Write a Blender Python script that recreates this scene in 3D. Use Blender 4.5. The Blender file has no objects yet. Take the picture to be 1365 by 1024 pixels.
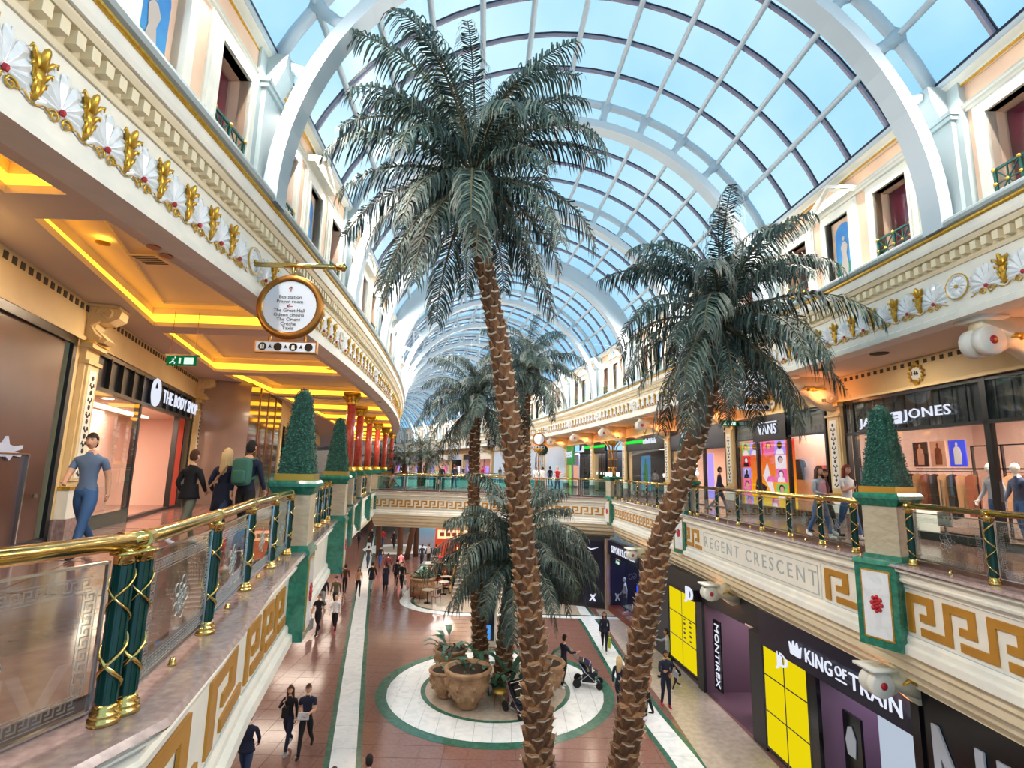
import bpy, bmesh, math, random
from math import sin, cos, pi, radians, sqrt, atan2, hypot
from mathutils import Vector, Matrix
random.seed(7)
SC = bpy.context.scene
COL = SC.collection

# ---------------------------------------------------------------- camera, sky, exposure
cam_d = bpy.data.cameras.new('camera'); cam = bpy.data.objects.new('camera', cam_d); COL.objects.link(cam)
SC.camera = cam
cam_d.sensor_width = 36.0; cam_d.lens = 703.4 / 1365 * 36.0; cam_d.clip_start = .05; cam_d.clip_end = 600
PITCH, ROLL, EYE = radians(9.21), radians(1.287), 1.537
_f = Vector((0, cos(PITCH), sin(PITCH))); _u = Vector((0, -sin(PITCH), cos(PITCH))); _r = Vector((1, 0, 0))
_rt = _r * cos(ROLL) + _u * sin(ROLL); _up = -_r * sin(ROLL) + _u * cos(ROLL)
cam.matrix_world = Matrix(((_rt.x, _up.x, -_f.x, 0), (_rt.y, _up.y, -_f.y, 0), (_rt.z, _up.z, -_f.z, EYE), (0, 0, 0, 1)))
vs = SC.view_settings
vs.view_transform = 'Standard'; vs.look = 'None'; vs.gamma = 1.0; vs.use_curve_mapping = False
vs.exposure = 0.9
W_ = bpy.data.worlds.new('sky'); SC.world = W_; W_.use_nodes = True
nt = W_.node_tree; nt.nodes.clear()
wo = nt.nodes.new('ShaderNodeOutputWorld'); bg = nt.nodes.new('ShaderNodeBackground')
tc = nt.nodes.new('ShaderNodeTexCoord'); nz = nt.nodes.new('ShaderNodeTexNoise'); cr = nt.nodes.new('ShaderNodeValToRGB')
nz.inputs['Scale'].default_value = 2.2; nz.inputs['Detail'].default_value = 5
cr.color_ramp.elements[0].position = .36; cr.color_ramp.elements[1].position = .66
cr.color_ramp.elements[0].color = (.30, .62, .88, 1); cr.color_ramp.elements[1].color = (.62, .86, .97, 1)
nt.links.new(tc.outputs['Generated'], nz.inputs['Vector']); nt.links.new(nz.outputs['Fac'], cr.inputs['Fac'])
nt.links.new(cr.outputs['Color'], bg.inputs['Color']); bg.inputs['Strength'].default_value = 0.64
nt.links.new(bg.outputs[0], wo.inputs[0])
SC.cycles.max_bounces = 10; SC.cycles.diffuse_bounces = 6; SC.cycles.glossy_bounces = 3; SC.cycles.transparent_max_bounces = 12
SC.cycles.transmission_bounces = 4; SC.cycles.caustics_reflective = False; SC.cycles.caustics_refractive = False
SC.cycles.sample_clamp_indirect = 6
SC.cycles.use_denoising = True

EAV_E = 330   # watts of one fill strip added under the eaves (built at the end)
# ---------------------------------------------------------------- materials
def lin(h):
    if isinstance(h, str):
        h = [int(h[i:i + 2], 16) / 255 for i in (0, 2, 4)]
    return tuple((c / 12.92 if c <= .04045 else ((c + .055) / 1.055) ** 2.4) for c in h) + (1,)
def mat(name, col, rough=.6, metal=0, col2=None, scale=4, detail=4, lo=.35, hi=.65, bump=0, bscale=30, emit=None, estr=0, coat=0, spec=None, kind='noise', stretch=None):
    m = bpy.data.materials.new(name); m.use_nodes = True
    t = m.node_tree; p = t.nodes['Principled BSDF']
    p.inputs['Base Color'].default_value = lin(col); p.inputs['Roughness'].default_value = rough; p.inputs['Metallic'].default_value = metal
    if coat: p.inputs['Coat Weight'].default_value = coat; p.inputs['Coat Roughness'].default_value = .05
    if spec is not None: p.inputs['Specular IOR Level'].default_value = spec
    co = t.nodes.new('ShaderNodeTexCoord')
    vec = co.outputs['Object']
    if stretch:
        mp = t.nodes.new('ShaderNodeMapping'); mp.inputs['Scale'].default_value = stretch; t.links.new(vec, mp.inputs[0]); vec = mp.outputs[0]
    if col2 is not None:
        if kind == 'noise':
            n = t.nodes.new('ShaderNodeTexNoise'); n.inputs['Scale'].default_value = scale; n.inputs['Detail'].default_value = detail
            if 'marble' in name: n.inputs['Distortion'].default_value = 1.6
            out = n.outputs['Fac']
        else:
            n = t.nodes.new('ShaderNodeTexVoronoi'); n.inputs['Scale'].default_value = scale; out = n.outputs['Distance']
        t.links.new(vec, n.inputs['Vector'])
        r = t.nodes.new('ShaderNodeValToRGB'); r.color_ramp.elements[0].position = lo; r.color_ramp.elements[1].position = hi
        r.color_ramp.elements[0].color = lin(col); r.color_ramp.elements[1].color = lin(col2)
        t.links.new(out, r.inputs[0]); t.links.new(r.outputs[0], p.inputs['Base Color'])
    if bump:
        n2 = t.nodes.new('ShaderNodeTexNoise'); n2.inputs['Scale'].default_value = bscale; b = t.nodes.new('ShaderNodeBump')
        b.inputs['Strength'].default_value = bump; b.inputs['Distance'].default_value = .02
        t.links.new(vec, n2.inputs['Vector']); t.links.new(n2.outputs['Fac'], b.inputs['Height']); t.links.new(b.outputs[0], p.inputs['Normal'])
    if emit is not None:
        p.inputs['Emission Color'].default_value = lin(emit); p.inputs['Emission Strength'].default_value = estr
    return m
def glass(name, tint, gloss=.12, alpha_col=(1, 1, 1, 1), rough=.02):
    m = bpy.data.materials.new(name); m.use_nodes = True; t = m.node_tree; t.nodes.clear()
    o = t.nodes.new('ShaderNodeOutputMaterial'); tr = t.nodes.new('ShaderNodeBsdfTransparent'); g = t.nodes.new('ShaderNodeBsdfGlossy')
    mx = t.nodes.new('ShaderNodeMixShader'); fr = t.nodes.new('ShaderNodeFresnel'); fr.inputs[0].default_value = 1.45
    ad = t.nodes.new('ShaderNodeMath'); ad.operation = 'ADD'; ad.inputs[1].default_value = gloss
    ge = t.nodes.new('ShaderNodeNewGeometry'); iv = t.nodes.new('ShaderNodeMath'); iv.operation = 'SUBTRACT'; iv.inputs[0].default_value = 1; mu = t.nodes.new('ShaderNodeMath'); mu.operation = 'MULTIPLY'; mu.use_clamp = True
    t.links.new(ge.outputs['Backfacing'], iv.inputs[1]); t.links.new(iv.outputs[0], mu.inputs[1])
    tr.inputs[0].default_value = tint; g.inputs[0].default_value = (.9, .95, 1, 1); g.inputs['Roughness'].default_value = rough
    t.links.new(fr.outputs[0], ad.inputs[0]); t.links.new(ad.outputs[0], mu.inputs[0]); t.links.new(mu.outputs[0], mx.inputs[0]); t.links.new(tr.outputs[0], mx.inputs[1]); t.links.new(g.outputs[0], mx.inputs[2])
    t.links.new(mx.outputs[0], o.inputs[0]); return m
def glow(name, col, s):
    m = bpy.data.materials.new(name); m.use_nodes = True; t = m.node_tree; t.nodes.clear()
    o = t.nodes.new('ShaderNodeOutputMaterial'); e = t.nodes.new('ShaderNodeEmission'); e.inputs[0].default_value = lin(col); e.inputs[1].default_value = s
    t.links.new(e.outputs[0], o.inputs[0]); return m
M = dict(
 white=mat('white_plaster', 'eceadf', .55, col2='dfe0d8', scale=2), cream=mat('cream_plaster', 'e9dfc4', .6, col2='e0d4b4', scale=1.5),
 peach=mat('peach_stucco', 'ecccb0', .8, col2='e2bfa6', scale=1.2), shopcream=mat('shopfront_cream', 'dfc796', .55, col2='d6bb86', scale=1),
 soffit=mat('soffit_paint', 'dccdc0', .7), steel=mat('painted_steel', 'b4c3cd', .4), bar=mat('glazing_bar', '8b8596', .5), grey=mat('grey_paint', 'a9b7ba', .5),
 gold=mat('gold_leaf', 'e2b84c', .3, .7, col2='cf9c34', scale=20), brass=mat('polished_brass', 'd8bb70', .16, 1), goldpaint=mat('ochre_gold_paint', 'c08c35', .45, .25, col2='b58130', scale=3),
 greenm=mat('green_marble', '1f6a58', .22, col2='2f8a72', scale=5, lo=.4, hi=.7, coat=.3), beigem=mat('beige_marble', 'c4b9a2', .4, col2='b3a68c', scale=2.5, bump=.5, bscale=6, stretch=(1, 1, 2.2)),
 whitem=mat('white_marble', 'e6ebee', .16, col2='cbd4da', scale=2.2, lo=.45, hi=.75), ledge=mat('brown_granite', '7d6a6a', .16, col2='a08d88', scale=14, lo=.3, hi=.75, coat=.3),
 redg=mat('red_granite', '86645b', .15, col2='77564e', scale=9, lo=.3, hi=.7), redg2=mat('red_granite_dark', '79584f', .14, col2='84625a', scale=9), greeng=mat('green_granite', '2c5a4c', .18, col2='3c7060', scale=9),
 stone=mat('tan_stone', 'a79a8d', .25, col2='b7ab9c', scale=6), joint=mat('dark_joint', '5b3c38', .5), dkgreen=mat('dark_green_paint', '0e3a34', .25), greenrail=mat('green_iron', '1d5a50', .4),
 black=mat('black_gloss', '0c0c10', .2), char=mat('charcoal_panel', '26282c', .4), navy=mat('navy_panel', '15162c', .3), darkgap=mat('dark_recess', '4a4032', .8),
 brown=mat('brown_hoarding', '4a2a1c', .3, col2='5a3524', scale=1), blackfr=mat('black_frame', '101214', .35),
 red=mat('red_enamel', 'b3242e', .35), redcol=mat('red_marble', 'a83a30', .25, col2='c2543f', scale=3, coat=.4), orange=mat('orange_panel', 'c4432a', .5),
 pinkw=mat('shop_wall_pink', 'd8bcae', .6), tan=mat('tan_glossy_panel', 'a08878', .12, col2='94796a', scale=1, coat=.5), mirror=mat('dark_mirror', '8a8078', .06, .85),
 wood=mat('red_wood', '7a3320', .35, col2='5e2617', scale=3, stretch=(6, 1, 1)), terracotta=mat('terracotta', 'b08e6c', .75, col2='8f6d4f', scale=4, bump=.6, bscale=14), soil=mat('soil', '33261c', .95),
 hedge=mat('topiary_leaf', '1d5a4c', .6, col2='0f3b34', scale=18), hedge2=mat('topiary_leaf_light', '2f7a66', .55), gilt=mat('gilt_tray', 'c2a24a', .3, .7),
 frond=mat('palm_leaflet', '2c463f', .55, col2='172926', scale=3), frond2=mat('palm_leaflet_grey', '66796e', .6, col2='3d4e46', scale=4), rachis=mat('palm_rachis', '4d4a33', .6),
 boot=mat('palm_boot', '85603f', .85, col2='4f3322', scale=2.2, bump=.4, bscale=40), boot2=mat('palm_boot_pale', '9c7650', .85, col2='6b452b', scale=3), boottip=mat('palm_boot_tip', 'd9ccb6', .8), core=mat('palm_fibre', '4a2f1f', .9),
 fern=mat('fresh_green_leaf', '2f7a58', .45, col2='1f5a44', scale=4), fern2=mat('dark_green_leaf', '2a5a46', .5),
 signw=mat('sign_face', 'd9e2ee', .4), ink=mat('sign_ink', '3a2c2c', .5), inkred=mat('sign_arrow', '9a1f2c', .5), bronze=mat('bronze_frame', '9c6a30', .35, .8),
 etch=glass('etched_glass', (.72, .78, .76, 1), .22, rough=.5), curtain=mat('wine_curtain', '2a0c22', .8, col2='8c1440', scale=1.2, lo=.35, hi=.6), muralsky=mat('mural_sky', '4fa0dc', .7, col2='3f86cf', scale=1.5), muralsea=mat('mural_green', '2f9a86', .7), statue=mat('mural_figure', 'c9beb6', .8),
 chrome=mat('chrome', 'c9cdd0', .15, 1), tyre=mat('rubber', '1a1a1a', .8), plastic=mat('white_plastic', 'e6e6e2', .5), canvas=mat('navy_canvas', '1c2233', .8), yellow=mat('yellow_vinyl', 'd6c31a', .5), floorlow=mat('dark_shop_floor', '2e2a2c', .2),
 greyf=mat('grey_fabric', '8f959a', .9), lilac=mat('lilac_panel', 'b9c4de', .5), bluehoard=mat('blue_hoarding', 'c3d3e8', .5), greensign=mat('green_board', '1f8a3c', .5), redglow=glow('warm_menu', 'ffb98a', 1.1),
 sky_pane=glass('roof_glass', (.93, .98, 1, 1), -.03, rough=.2), panel_glass=glass('clear_glass', (.86, .93, .92, 1), .05), shop_glass=glass('shop_glass', (.9, .92, .92, 1), .06), teal_glass=glass('teal_glass', (.62, .86, .85, 1), .05),
 letter=glow('lit_white_letter', 'e6ebfa', .55), lightbox=glow('yellow_lightbox', 'f2dc10', .5), warmstrip=glow('cove_light', 'ffb02a', 2.2), lamp=glow('downlight', 'ffc23a', 9), spot=glow('shop_spot', 'fff0dc', 5),
 greenlit=glow('green_led', '25d23c', .8), exitlit=glow('exit_green', '0a5a30', .7), exitw=glow('exit_white', 'dff5e6', .6), blueglow=glow('blue_display', '3a55ff', .9), shopceil=glow('shop_ceiling', 'ffd9bd', 2.4), coolceil=glow('shop_ceiling_cool', 'dcd6ff', 1.0),
)
# ---------------------------------------------------------------- mesh helpers
def _sp(v, e=.5): return (abs(v) ** e) * (1 if v > 0 else -1)
class MB:
    def __init__(s): s.v = []; s.f = []; s.m = []
    def add(s, vs, fs, mi=0, T=None):
        b = len(s.v)
        s.v += [tuple(T @ Vector(v)) for v in vs] if T is not None else [tuple(v) for v in vs]
        s.f += [tuple(b + i for i in f) for f in fs]; s.m += [mi] * len(fs); return s
    def box(s, x0, x1, y0, y1, z0, z1, mi=0, T=None):
        vs = [(x0, y0, z0), (x1, y0, z0), (x1, y1, z0), (x0, y1, z0), (x0, y0, z1), (x1, y0, z1), (x1, y1, z1), (x0, y1, z1)]
        return s.add(vs, [(0, 3, 2, 1), (4, 5, 6, 7), (0, 1, 5, 4), (1, 2, 6, 5), (2, 3, 7, 6), (3, 0, 4, 7)], mi, T)
    def cbox(s, c, d, mi=0, T=None, rz=0):
        R = Matrix.Translation(c) @ Matrix.Rotation(rz, 4, 'Z')
        return s.box(-d[0] / 2, d[0] / 2, -d[1] / 2, d[1] / 2, -d[2] / 2, d[2] / 2, mi, (T @ R) if T else R)
    def prism(s, poly, a, b, axis='y', mi=0, T=None, top=None):
        # poly in the plane of the two other axes, extruded from a to b; top: scale of the far face
        n = len(poly)
        def P(p, h):
            return {'y': (p[0], h, p[1]), 'z': (p[0], p[1], h), 'x': (h, p[0], p[1])}[axis]
        cx = sum(p[0] for p in poly) / n; cy = sum(p[1] for p in poly) / n
        q = poly if top is None else [(cx + (p[0] - cx) * top, cy + (p[1] - cy) * top) for p in poly]
        vs = [P(p, a) for p in poly] + [P(p, b) for p in q]
        return s.add(vs, [tuple(range(n)), tuple(range(2 * n - 1, n - 1, -1))] + [(i, i + n, (i + 1) % n + n, (i + 1) % n) for i in range(n)], mi, T)
    def lathe(s, prof, n=12, mi=0, T=None, sx=1, sy=1):
        vs = []; fs = []
        for r, z in prof:
            for i in range(n):
                a = 2 * pi * i / n; vs.append((r * cos(a) * sx, r * sin(a) * sy, z))
        for k in range(len(prof) - 1):
            for i in range(n):
                j = (i + 1) % n; fs.append((k * n + i, k * n + j, k * n + n + j, k * n + n + i))
        fs.append(tuple(reversed(range(n)))); fs.append(tuple(range((len(prof) - 1) * n, len(prof) * n)))
        return s.add(vs, fs, mi, T)
    def tube(s, pts, r, n=6, mi=0, T=None, caps=True, flat=None):
        pts = [Vector(p) for p in pts]; rs = r if isinstance(r, (list, tuple)) else [r] * len(pts)
        vs = []; fs = []
        ref = Vector((0, 0, 1))
        for k, p in enumerate(pts):
            d = (pts[min(k + 1, len(pts) - 1)] - pts[max(k - 1, 0)]).normalized()
            if k == 0:
                ref = Vector((0, 0, 1)) if abs(d.z) < .9 else Vector((1, 0, 0))
            a = (ref - d * ref.dot(d))
            if a.length < 1e-5: a = d.orthogonal()
            a.normalize(); ref = a; b = d.cross(a)
            for i in range(n):
                t = 2 * pi * i / n + (pi / n)
                vs.append(p + (a * cos(t) * (flat or 1) + b * sin(t)) * rs[k])
        for k in range(len(pts) - 1):
            for i in range(n):
                j = (i + 1) % n; fs.append((k * n + i, k * n + j, k * n + n + j, k * n + n + i))
        if caps: fs.append(tuple(reversed(range(n)))); fs.append(tuple(range((len(pts) - 1) * n, len(pts) * n)))
        return s.add(vs, fs, mi, T)
    def ball(s, c, r, n=8, m=5, mi=0, T=None):
        rx, ry, rz = r if isinstance(r, (tuple, list)) else (r, r, r)
        prof = [(sin(pi * k / m), -cos(pi * k / m)) for k in range(m + 1)]
        vs = []; fs = []
        for a, z in prof:
            for i in range(n):
                t = 2 * pi * i / n; vs.append((c[0] + rx * a * cos(t), c[1] + ry * a * sin(t), c[2] + rz * z))
        for k in range(m):
            for i in range(n):
                j = (i + 1) % n; fs.append((k * n + i, k * n + j, k * n + n + j, k * n + n + i))
        return s.add(vs, fs, mi, T)
    def rbox(s, c, r, n=12, m=8, mi=0, T=None, e=.45):
        vs = []; fs = []
        for k in range(m + 1):
            t = pi * k / m
            for i in range(n):
                q = 2 * pi * i / n; vs.append((c[0] + r[0] * _sp(sin(t), e) * _sp(cos(q), e), c[1] + r[1] * _sp(sin(t), e) * _sp(sin(q), e), c[2] - r[2] * _sp(cos(t), e)))
        for k in range(m):
            for i in range(n): j = (i + 1) % n; fs.append((k * n + i, k * n + j, k * n + n + j, k * n + n + i))
        return s.add(vs, fs, mi, T)
    def mesh(s, name, mats, smooth=False):
        me = bpy.data.meshes.new(name); me.from_pydata(s.v, [], s.f)
        for m in (mats if isinstance(mats, (list, tuple)) else [mats]): me.materials.append(M[m] if isinstance(m, str) else m)
        me.polygons.foreach_set('material_index', s.m)
        if smooth: me.polygons.foreach_set('use_smooth', [True] * len(s.f))
        me.update(); return me
    def build(s, name, mats, parent=None, mw=None, smooth=False):
        return ob(name, s.mesh(name, mats, smooth), parent, mw)
_pm = {}
def ob(name, me, parent=None, mw=None):
    """link an object; mw is the WORLD matrix (parents keep their own world matrix in _pm)"""
    o = bpy.data.objects.new(name, me); COL.objects.link(o)
    if mw is None: mw = Matrix.Identity(4)
    _pm[o.name] = mw
    if parent is not None:
        o.parent = parent; o.matrix_local = _pm[parent.name].inverted() @ mw
    else: o.matrix_local = mw
    return o
def tag(o, label=None, cat=None, group=None, kind=None):
    if label: o['label'] = label
    if cat: o['category'] = cat
    if group: o['group'] = group
    if kind: o['kind'] = kind
    return o
def empty(name, mw=None, label=None, cat=None, group=None, kind=None):
    return tag(ob(name, None, None, mw), label, cat, group, kind)
def struct(name, mw=None): return tag(ob(name, None, None, mw), kind='structure')
def TR(x, y, z, rz=0): return Matrix.Translation((x, y, z)) @ Matrix.Rotation(rz, 4, 'Z')

# the crescent: a curved frame round one centre; xo = offset across the mall, s = length along it
CX, CY, RC = -184.0, 2.2, 184.0
def CW(xo, s, z=0.0):
    th = s / RC; return Vector((CX + (RC + xo) * cos(th), CY + (RC + xo) * sin(th), z))
def FR(s, xo, z=0.0):   # local frame on the right-hand side: x to the viewer's right, y into the wall, z up
    th = s / RC; r = Vector((cos(th), sin(th), 0)); t = Vector((-sin(th), cos(th), 0)); p = CW(xo, s, z)
    return Matrix(((-t.x, r.x, 0, p.x), (-t.y, r.y, 0, p.y), (0, 0, 1, p.z), (0, 0, 0, 1)))
def FL(s, xo, z=0.0):   # same for the left-hand side
    th = s / RC; r = Vector((cos(th), sin(th), 0)); t = Vector((-sin(th), cos(th), 0)); p = CW(xo, s, z)
    return Matrix(((t.x, -r.x, 0, p.x), (t.y, -r.y, 0, p.y), (0, 0, 1, p.z), (0, 0, 0, 1)))
def FP(p, q, z=0.0):    # frame of a straight wall starting at p, running to q (viewer's left to right)
    d = Vector((q[0] - p[0], q[1] - p[1], 0)).normalized(); n = Vector((-d.y, d.x, 0))
    return Matrix(((d.x, n.x, 0, p[0]), (d.y, n.y, 0, p[1]), (0, 0, 1, z), (0, 0, 0, 1)))
def csweep(mb, prof, s0, s1, step=3.0, mi=0, closed=True):
    n = max(1, int(math.ceil((s1 - s0) / step))); k = len(prof); vs = []; fs = []
    for i in range(n + 1):
        s = s0 + (s1 - s0) * i / n
        for xo, z in prof: vs.append(CW(xo, s, z))
    for i in range(n):
        for j in range(k if closed else k - 1):
            a = i * k + j; b = i * k + (j + 1) % k; fs.append((a, b, b + k, a + k))
    if closed: fs.append(tuple(range(k))); fs.append(tuple(range(n * k + k - 1, n * k - 1, -1)))
    return mb.add(vs, fs, mi)
def psweep(mb, path, prof, side=1, mi=0, closed=True):
    """sweep a profile (offset to the left of travel * side, z) along a plan polyline"""
    vs = []; fs = []; k = len(prof); n = len(path)
    for i, p in enumerate(path):
        d0 = Vector(path[i]) - Vector(path[max(i - 1, 0)]); d1 = Vector(path[min(i + 1, n - 1)]) - Vector(path[i])
        if d0.length < 1e-6: d0 = d1
        if d1.length < 1e-6: d1 = d0
        d0.normalize(); d1.normalize(); n0 = Vector((-d0.y, d0.x)); n1 = Vector((-d1.y, d1.x)); m = (n0 + n1).normalized(); m /= max(.3, m.dot(n0))
        for o, z in prof: vs.append((p[0] + m.x * o * side, p[1] + m.y * o * side, z))
    for i in range(n - 1):
        for j in range(k if closed else k - 1):
            a = i * k + j; b = i * k + (j + 1) % k; fs.append((a, b, b + k, a + k))
    if closed: fs.append(tuple(range(k))); fs.append(tuple(range(n * k - 1, n * k - k - 1, -1)))
    return mb.add(vs, fs, mi)
_fonts = {}
def text_mesh(txt, size, depth=.01, font=None, sp=1.0, m='ink', align='CENTER', bold=0.0, res=2):
    key = (txt, size, depth, m, bold)
    if key in _fonts: return _fonts[key]
    c = bpy.data.curves.new('text', 'FONT'); c.body = txt; c.size = size; c.extrude = depth; c.align_x = align; c.align_y = 'CENTER'; c.space_character = sp; c.resolution_u = res
    c.offset = bold * .3
    o = bpy.data.objects.new('text', c); COL.objects.link(o)
    dg = bpy.context.evaluated_depsgraph_get(); me = bpy.data.meshes.new_from_object(o.evaluated_get(dg))
    bpy.data.objects.remove(o); me.name = 'lettering'; me.materials.clear(); me.materials.append(M[m] if isinstance(m, str) else m)
    me.transform(Matrix.Rotation(pi / 2, 4, 'X'))
    _fonts[key] = me; return me
def fit_text(root, T, txt, w, h, m, depth=.012):
    me = text_mesh(txt, 1.0, depth, m=m, bold=.006, sp=1.06); xs = [v.co.x for v in me.vertices]; zs = [v.co.z for v in me.vertices]
    sx = w / (max(xs) - min(xs)); sz = h / (max(zs) - min(zs))
    return ob('lettering', me, root, T @ Matrix.Diagonal((sx, 1, sz, 1)) @ Matrix.Translation((-(max(xs) + min(xs)) / 2, 0, -(max(zs) + min(zs)) / 2)))
def bx(name, m, parent, x0, x1, y0, y1, z0, z1, T): return MB().box(x0, x1, y0, y1, z0, z1).build(name, m, parent, T)
def area(name, x, y, z, sx, sy, e, col=(1, 1, 1), rot=(0, 0, 0)):
    l = bpy.data.lights.new(name, 'AREA'); l.shape = 'RECTANGLE'; l.size = sx; l.size_y = sy; l.energy = e; l.color = col
    o = bpy.data.objects.new(name, l); COL.objects.link(o); o.location = (x, y, z); o.rotation_euler = rot; return o
# ================================================================ the setting
XL, XR, FAC, XC = -4.48, 8.34, 10.2, 1.93
SOF, LEDGE, EAVE, LOW = 4.46, 6.25, 9.05, -6.17
ZC, RO, RI = 6.22, 7.0, 6.15
ARCH = [6.8 + 6 * k for k in range(-3, 19)]
VR = [(7.25, -3.0), (7.25, 10.6), (6.85, 22.0), (6.1, 31.8)]
VL = [(-3.2, -.6), (-2.62, 2.4), (-2.36, 3.5), (-2.75, 5.12), (-3.23, 6.8), (-4.0, 10.1), (-5.35, 16.1), (-6.45, 21.2), (-7.5, 26.2), (-8.3, 31.0), (-8.95, 35.4)]
BR = [(-8.95, 35.4), (-4.6, 34.8), (-1.7, 34.1), (4.3, 32.5), (6.1, 31.8)]
def xf(s):   # left-hand shopfront line as an offset
    pts = [(-6, -2.9), (0, -5.15), (8.4, -7.95), (16.7, -10.2), (30, -10.6), (60, -10.6), (120, -10.6)]
    for (a, x0), (b, x1) in zip(pts, pts[1:]):
        if s <= b: return x0 + (x1 - x0) * (s - a) / (b - a)
    return -10.6

# ---- floors
low = struct('floor')
MB().box(-48, 16, -8, 125, LOW - .3, LOW - .012).build('slab', 'joint', low)
def strip_x(pts, y):
    for (x0, y0), (x1, y1) in zip(pts, pts[1:]):
        if y <= y1: return x0 + (x1 - x0) * (y - y0) / (y1 - y0)
    return pts[-1][0]
SL = [(-1.0, 2), (-4.16, 15.05), (-5.72, 21.2), (-10.2, 39.3), (-18, 72.6), (-30, 115)]
SRr = [(5.6, 2), (5.0, 15.4), (4.62, 18.8), (4.35, 28), (3.7, 39), (0, 60), (-22, 115)]
rb = MB(); tl = 0; TS = .66
tile_me = [MB().box(-TS / 2 + .006, TS / 2 - .006, -TS / 2 + .006, TS / 2 - .006, -.012, 0).mesh('tile', m) for m in ('redg', 'redg2')]
rnd = random.Random(3)
cand = []
for j in range(int(110 / TS)):
    y = 8 + j * TS
    for i in range(-60, 22):
        x = i * TS
        if x < -28 - y * .15 or (y > 45 and (x < -y * .42 - 4 or x > 9)): continue
        if hypot(x + .34, y - 20.28) < 3.6: continue
        cand.append((hypot(x, y), x, y))
cand.sort()
def in_view(x, y):
    return abs(x) < y * .62 + .3 and y > 14 and x > -y * .335 - .5 and x < 7.5
n = 0
for d, x, y in cand:
    if n < 300 and in_view(x, y):
        ob('tile', rnd.choice(tile_me), low, TR(x, y, LOW)); n += 1
    else:
        rb.box(x - TS / 2 + .006, x + TS / 2 - .006, y - TS / 2 + .006, y + TS / 2 - .006, LOW - .012, LOW, rnd.choice((0, 1)))
tag(rb.build('red_tiles', ['redg', 'redg2'], low), kind='stuff')
# the long marble bands with green edges
def band(pts, y0, y1, w, name):
    g = MB(); 
    step = 1.3; y = y0; k = 0; rest = MB()
    while y < y1:
        ya, yb = y, min(y1, y + step)
        a, b = strip_x(pts, ya), strip_x(pts, yb)
        for mbt, o0, o1, zz in ((g, -w / 2 - .16, w / 2 + .16, LOW + .003),):
            mbt.add([(a + o0, ya, zz), (a + o1, ya, zz), (b + o1, yb, zz), (b + o0, yb, zz)], [(0, 1, 2, 3)])
        m = MB() if k < 45 else rest
        z = LOW + .007
        m.prism([(a - w / 2, ya + .006), (a + w / 2, ya + .006), (b + w / 2, yb - .006), (b - w / 2, yb - .006)], LOW - .01, z, 'z')
        if k < 45: m.build('marble_slab', 'whitem', low)
        y += step; k += 1
    g.build('green_border', 'greeng', low); tag(rest.build('marble_slabs', 'whitem', low), kind='stuff')
band(SL, 3, 112, .68, 'l'); band(SRr, 3, 112, .72, 'r')
# marble circle with the palm island
def disc(r0, r1, z, m, name, a0=0, a1=2 * pi, n=64, c=(-.34, 20.28)):
    v = []; f = []
    for i in range(n + 1):
        a = a0 + (a1 - a0) * i / n
        for r in (r0, r1): v.append((c[0] + r * cos(a), c[1] + r * sin(a), z))
    for i in range(n): f.append((2 * i, 2 * i + 1, 2 * i + 3, 2 * i + 2))
    return MB().add(v, f).build(name, m, low)
disc(3.78, 4.17, LOW + .006, 'greeng', 'green_ring')
for i in range(-7, 7):      # white slabs laid in parallel strips, clipped to the ring
    x0, x1 = max(-3.79, i * .56), min(3.79, (i + 1) * .56 - .008)
    for sg in (1, -1):
        def yy(x, r): return sqrt(max(0, r * r - x * x))
        xs = [x0 + (x1 - x0) * t / 4 for t in range(5)]
        P = [(x - .34, 20.28 + sg * max(yy(x, 2.62), 0)) for x in xs] + [(x - .34, 20.28 + sg * yy(x, 3.8)) for x in reversed(xs)]
        if sg < 0: P = P[::-1]
        MB().prism(P, LOW - .01, LOW + .01, 'z').build('marble_slab', 'whitem', low)
disc(2.48, 2.64, LOW + .012, 'greeng', 'dark_ring'); disc(0, 2.5, LOW + .011, 'stone', 'stone_disc')
# tan floor beside the lower shops, curved marble kerb round the cafe
kb = MB(); 
kb.prism([(5.4, 8), (7.6, 8), (7.3, 18), (6.9, 24), (6.1, 31.5), (5.0, 31.5), (5.1, 24), (5.4, 18.8)], LOW, LOW + .004, 'z').build('tan_strip', 'stone', low)
def kerb(cx, cy, r0, r1, m, z, nm):
    pts = []
    for i in range(25):
        a = pi + (pi / 2 + .25) * i / 24
        pts.append((a,))
    v = []; f = []
    P = [(cx - r1, cy + 14)], [(cx - r0, cy + 14)]
    o = [(cx - r1, cy + 14, z)] + [(cx + r1 * cos(a[0]), cy + r1 * .8 * sin(a[0]), z) for a in pts] + [(cx + 9, cy - r1 * .8 - .1, z)]
    i_ = [(cx - r0, cy + 14, z)] + [(cx + r0 * cos(a[0]), cy + r0 * .8 * sin(a[0]), z) for a in pts] + [(cx + 9, cy - r0 * .8, z)]
    n = len(o); v = o + i_; f = [(k, k + 1, n + k + 1, n + k) for k in range(n - 1)]
    MB().add(v, f).build(nm, m, low)
kerb(-2.2, 32.8, 3.45, 4.1, 'whitem', LOW + .009, 'marble_kerb'); kerb(-2.2, 32.8, 3.3, 3.47, 'greeng', LOW + .01, 'green_kerb')
MB().prism([(-5.5, 47), (-5.5, 33)] + [(-2.2 + 3.3 * cos(pi + pi / 2 * i / 8), 32.8 + 2.6 * sin(pi + pi / 2 * i / 8)) for i in range(9)] + [(4, 30.2), (4, 47)], LOW, LOW + .012, 'z').build('cafe_floor', 'stone', low)
disc(0, 3.2, LOW + .01, 'whitem', 'far_marble_disc', c=(-10.5, 52)); disc(0, 2.0, LOW + .013, 'stone', 'far_stone_disc', c=(-10.5, 52))

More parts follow.
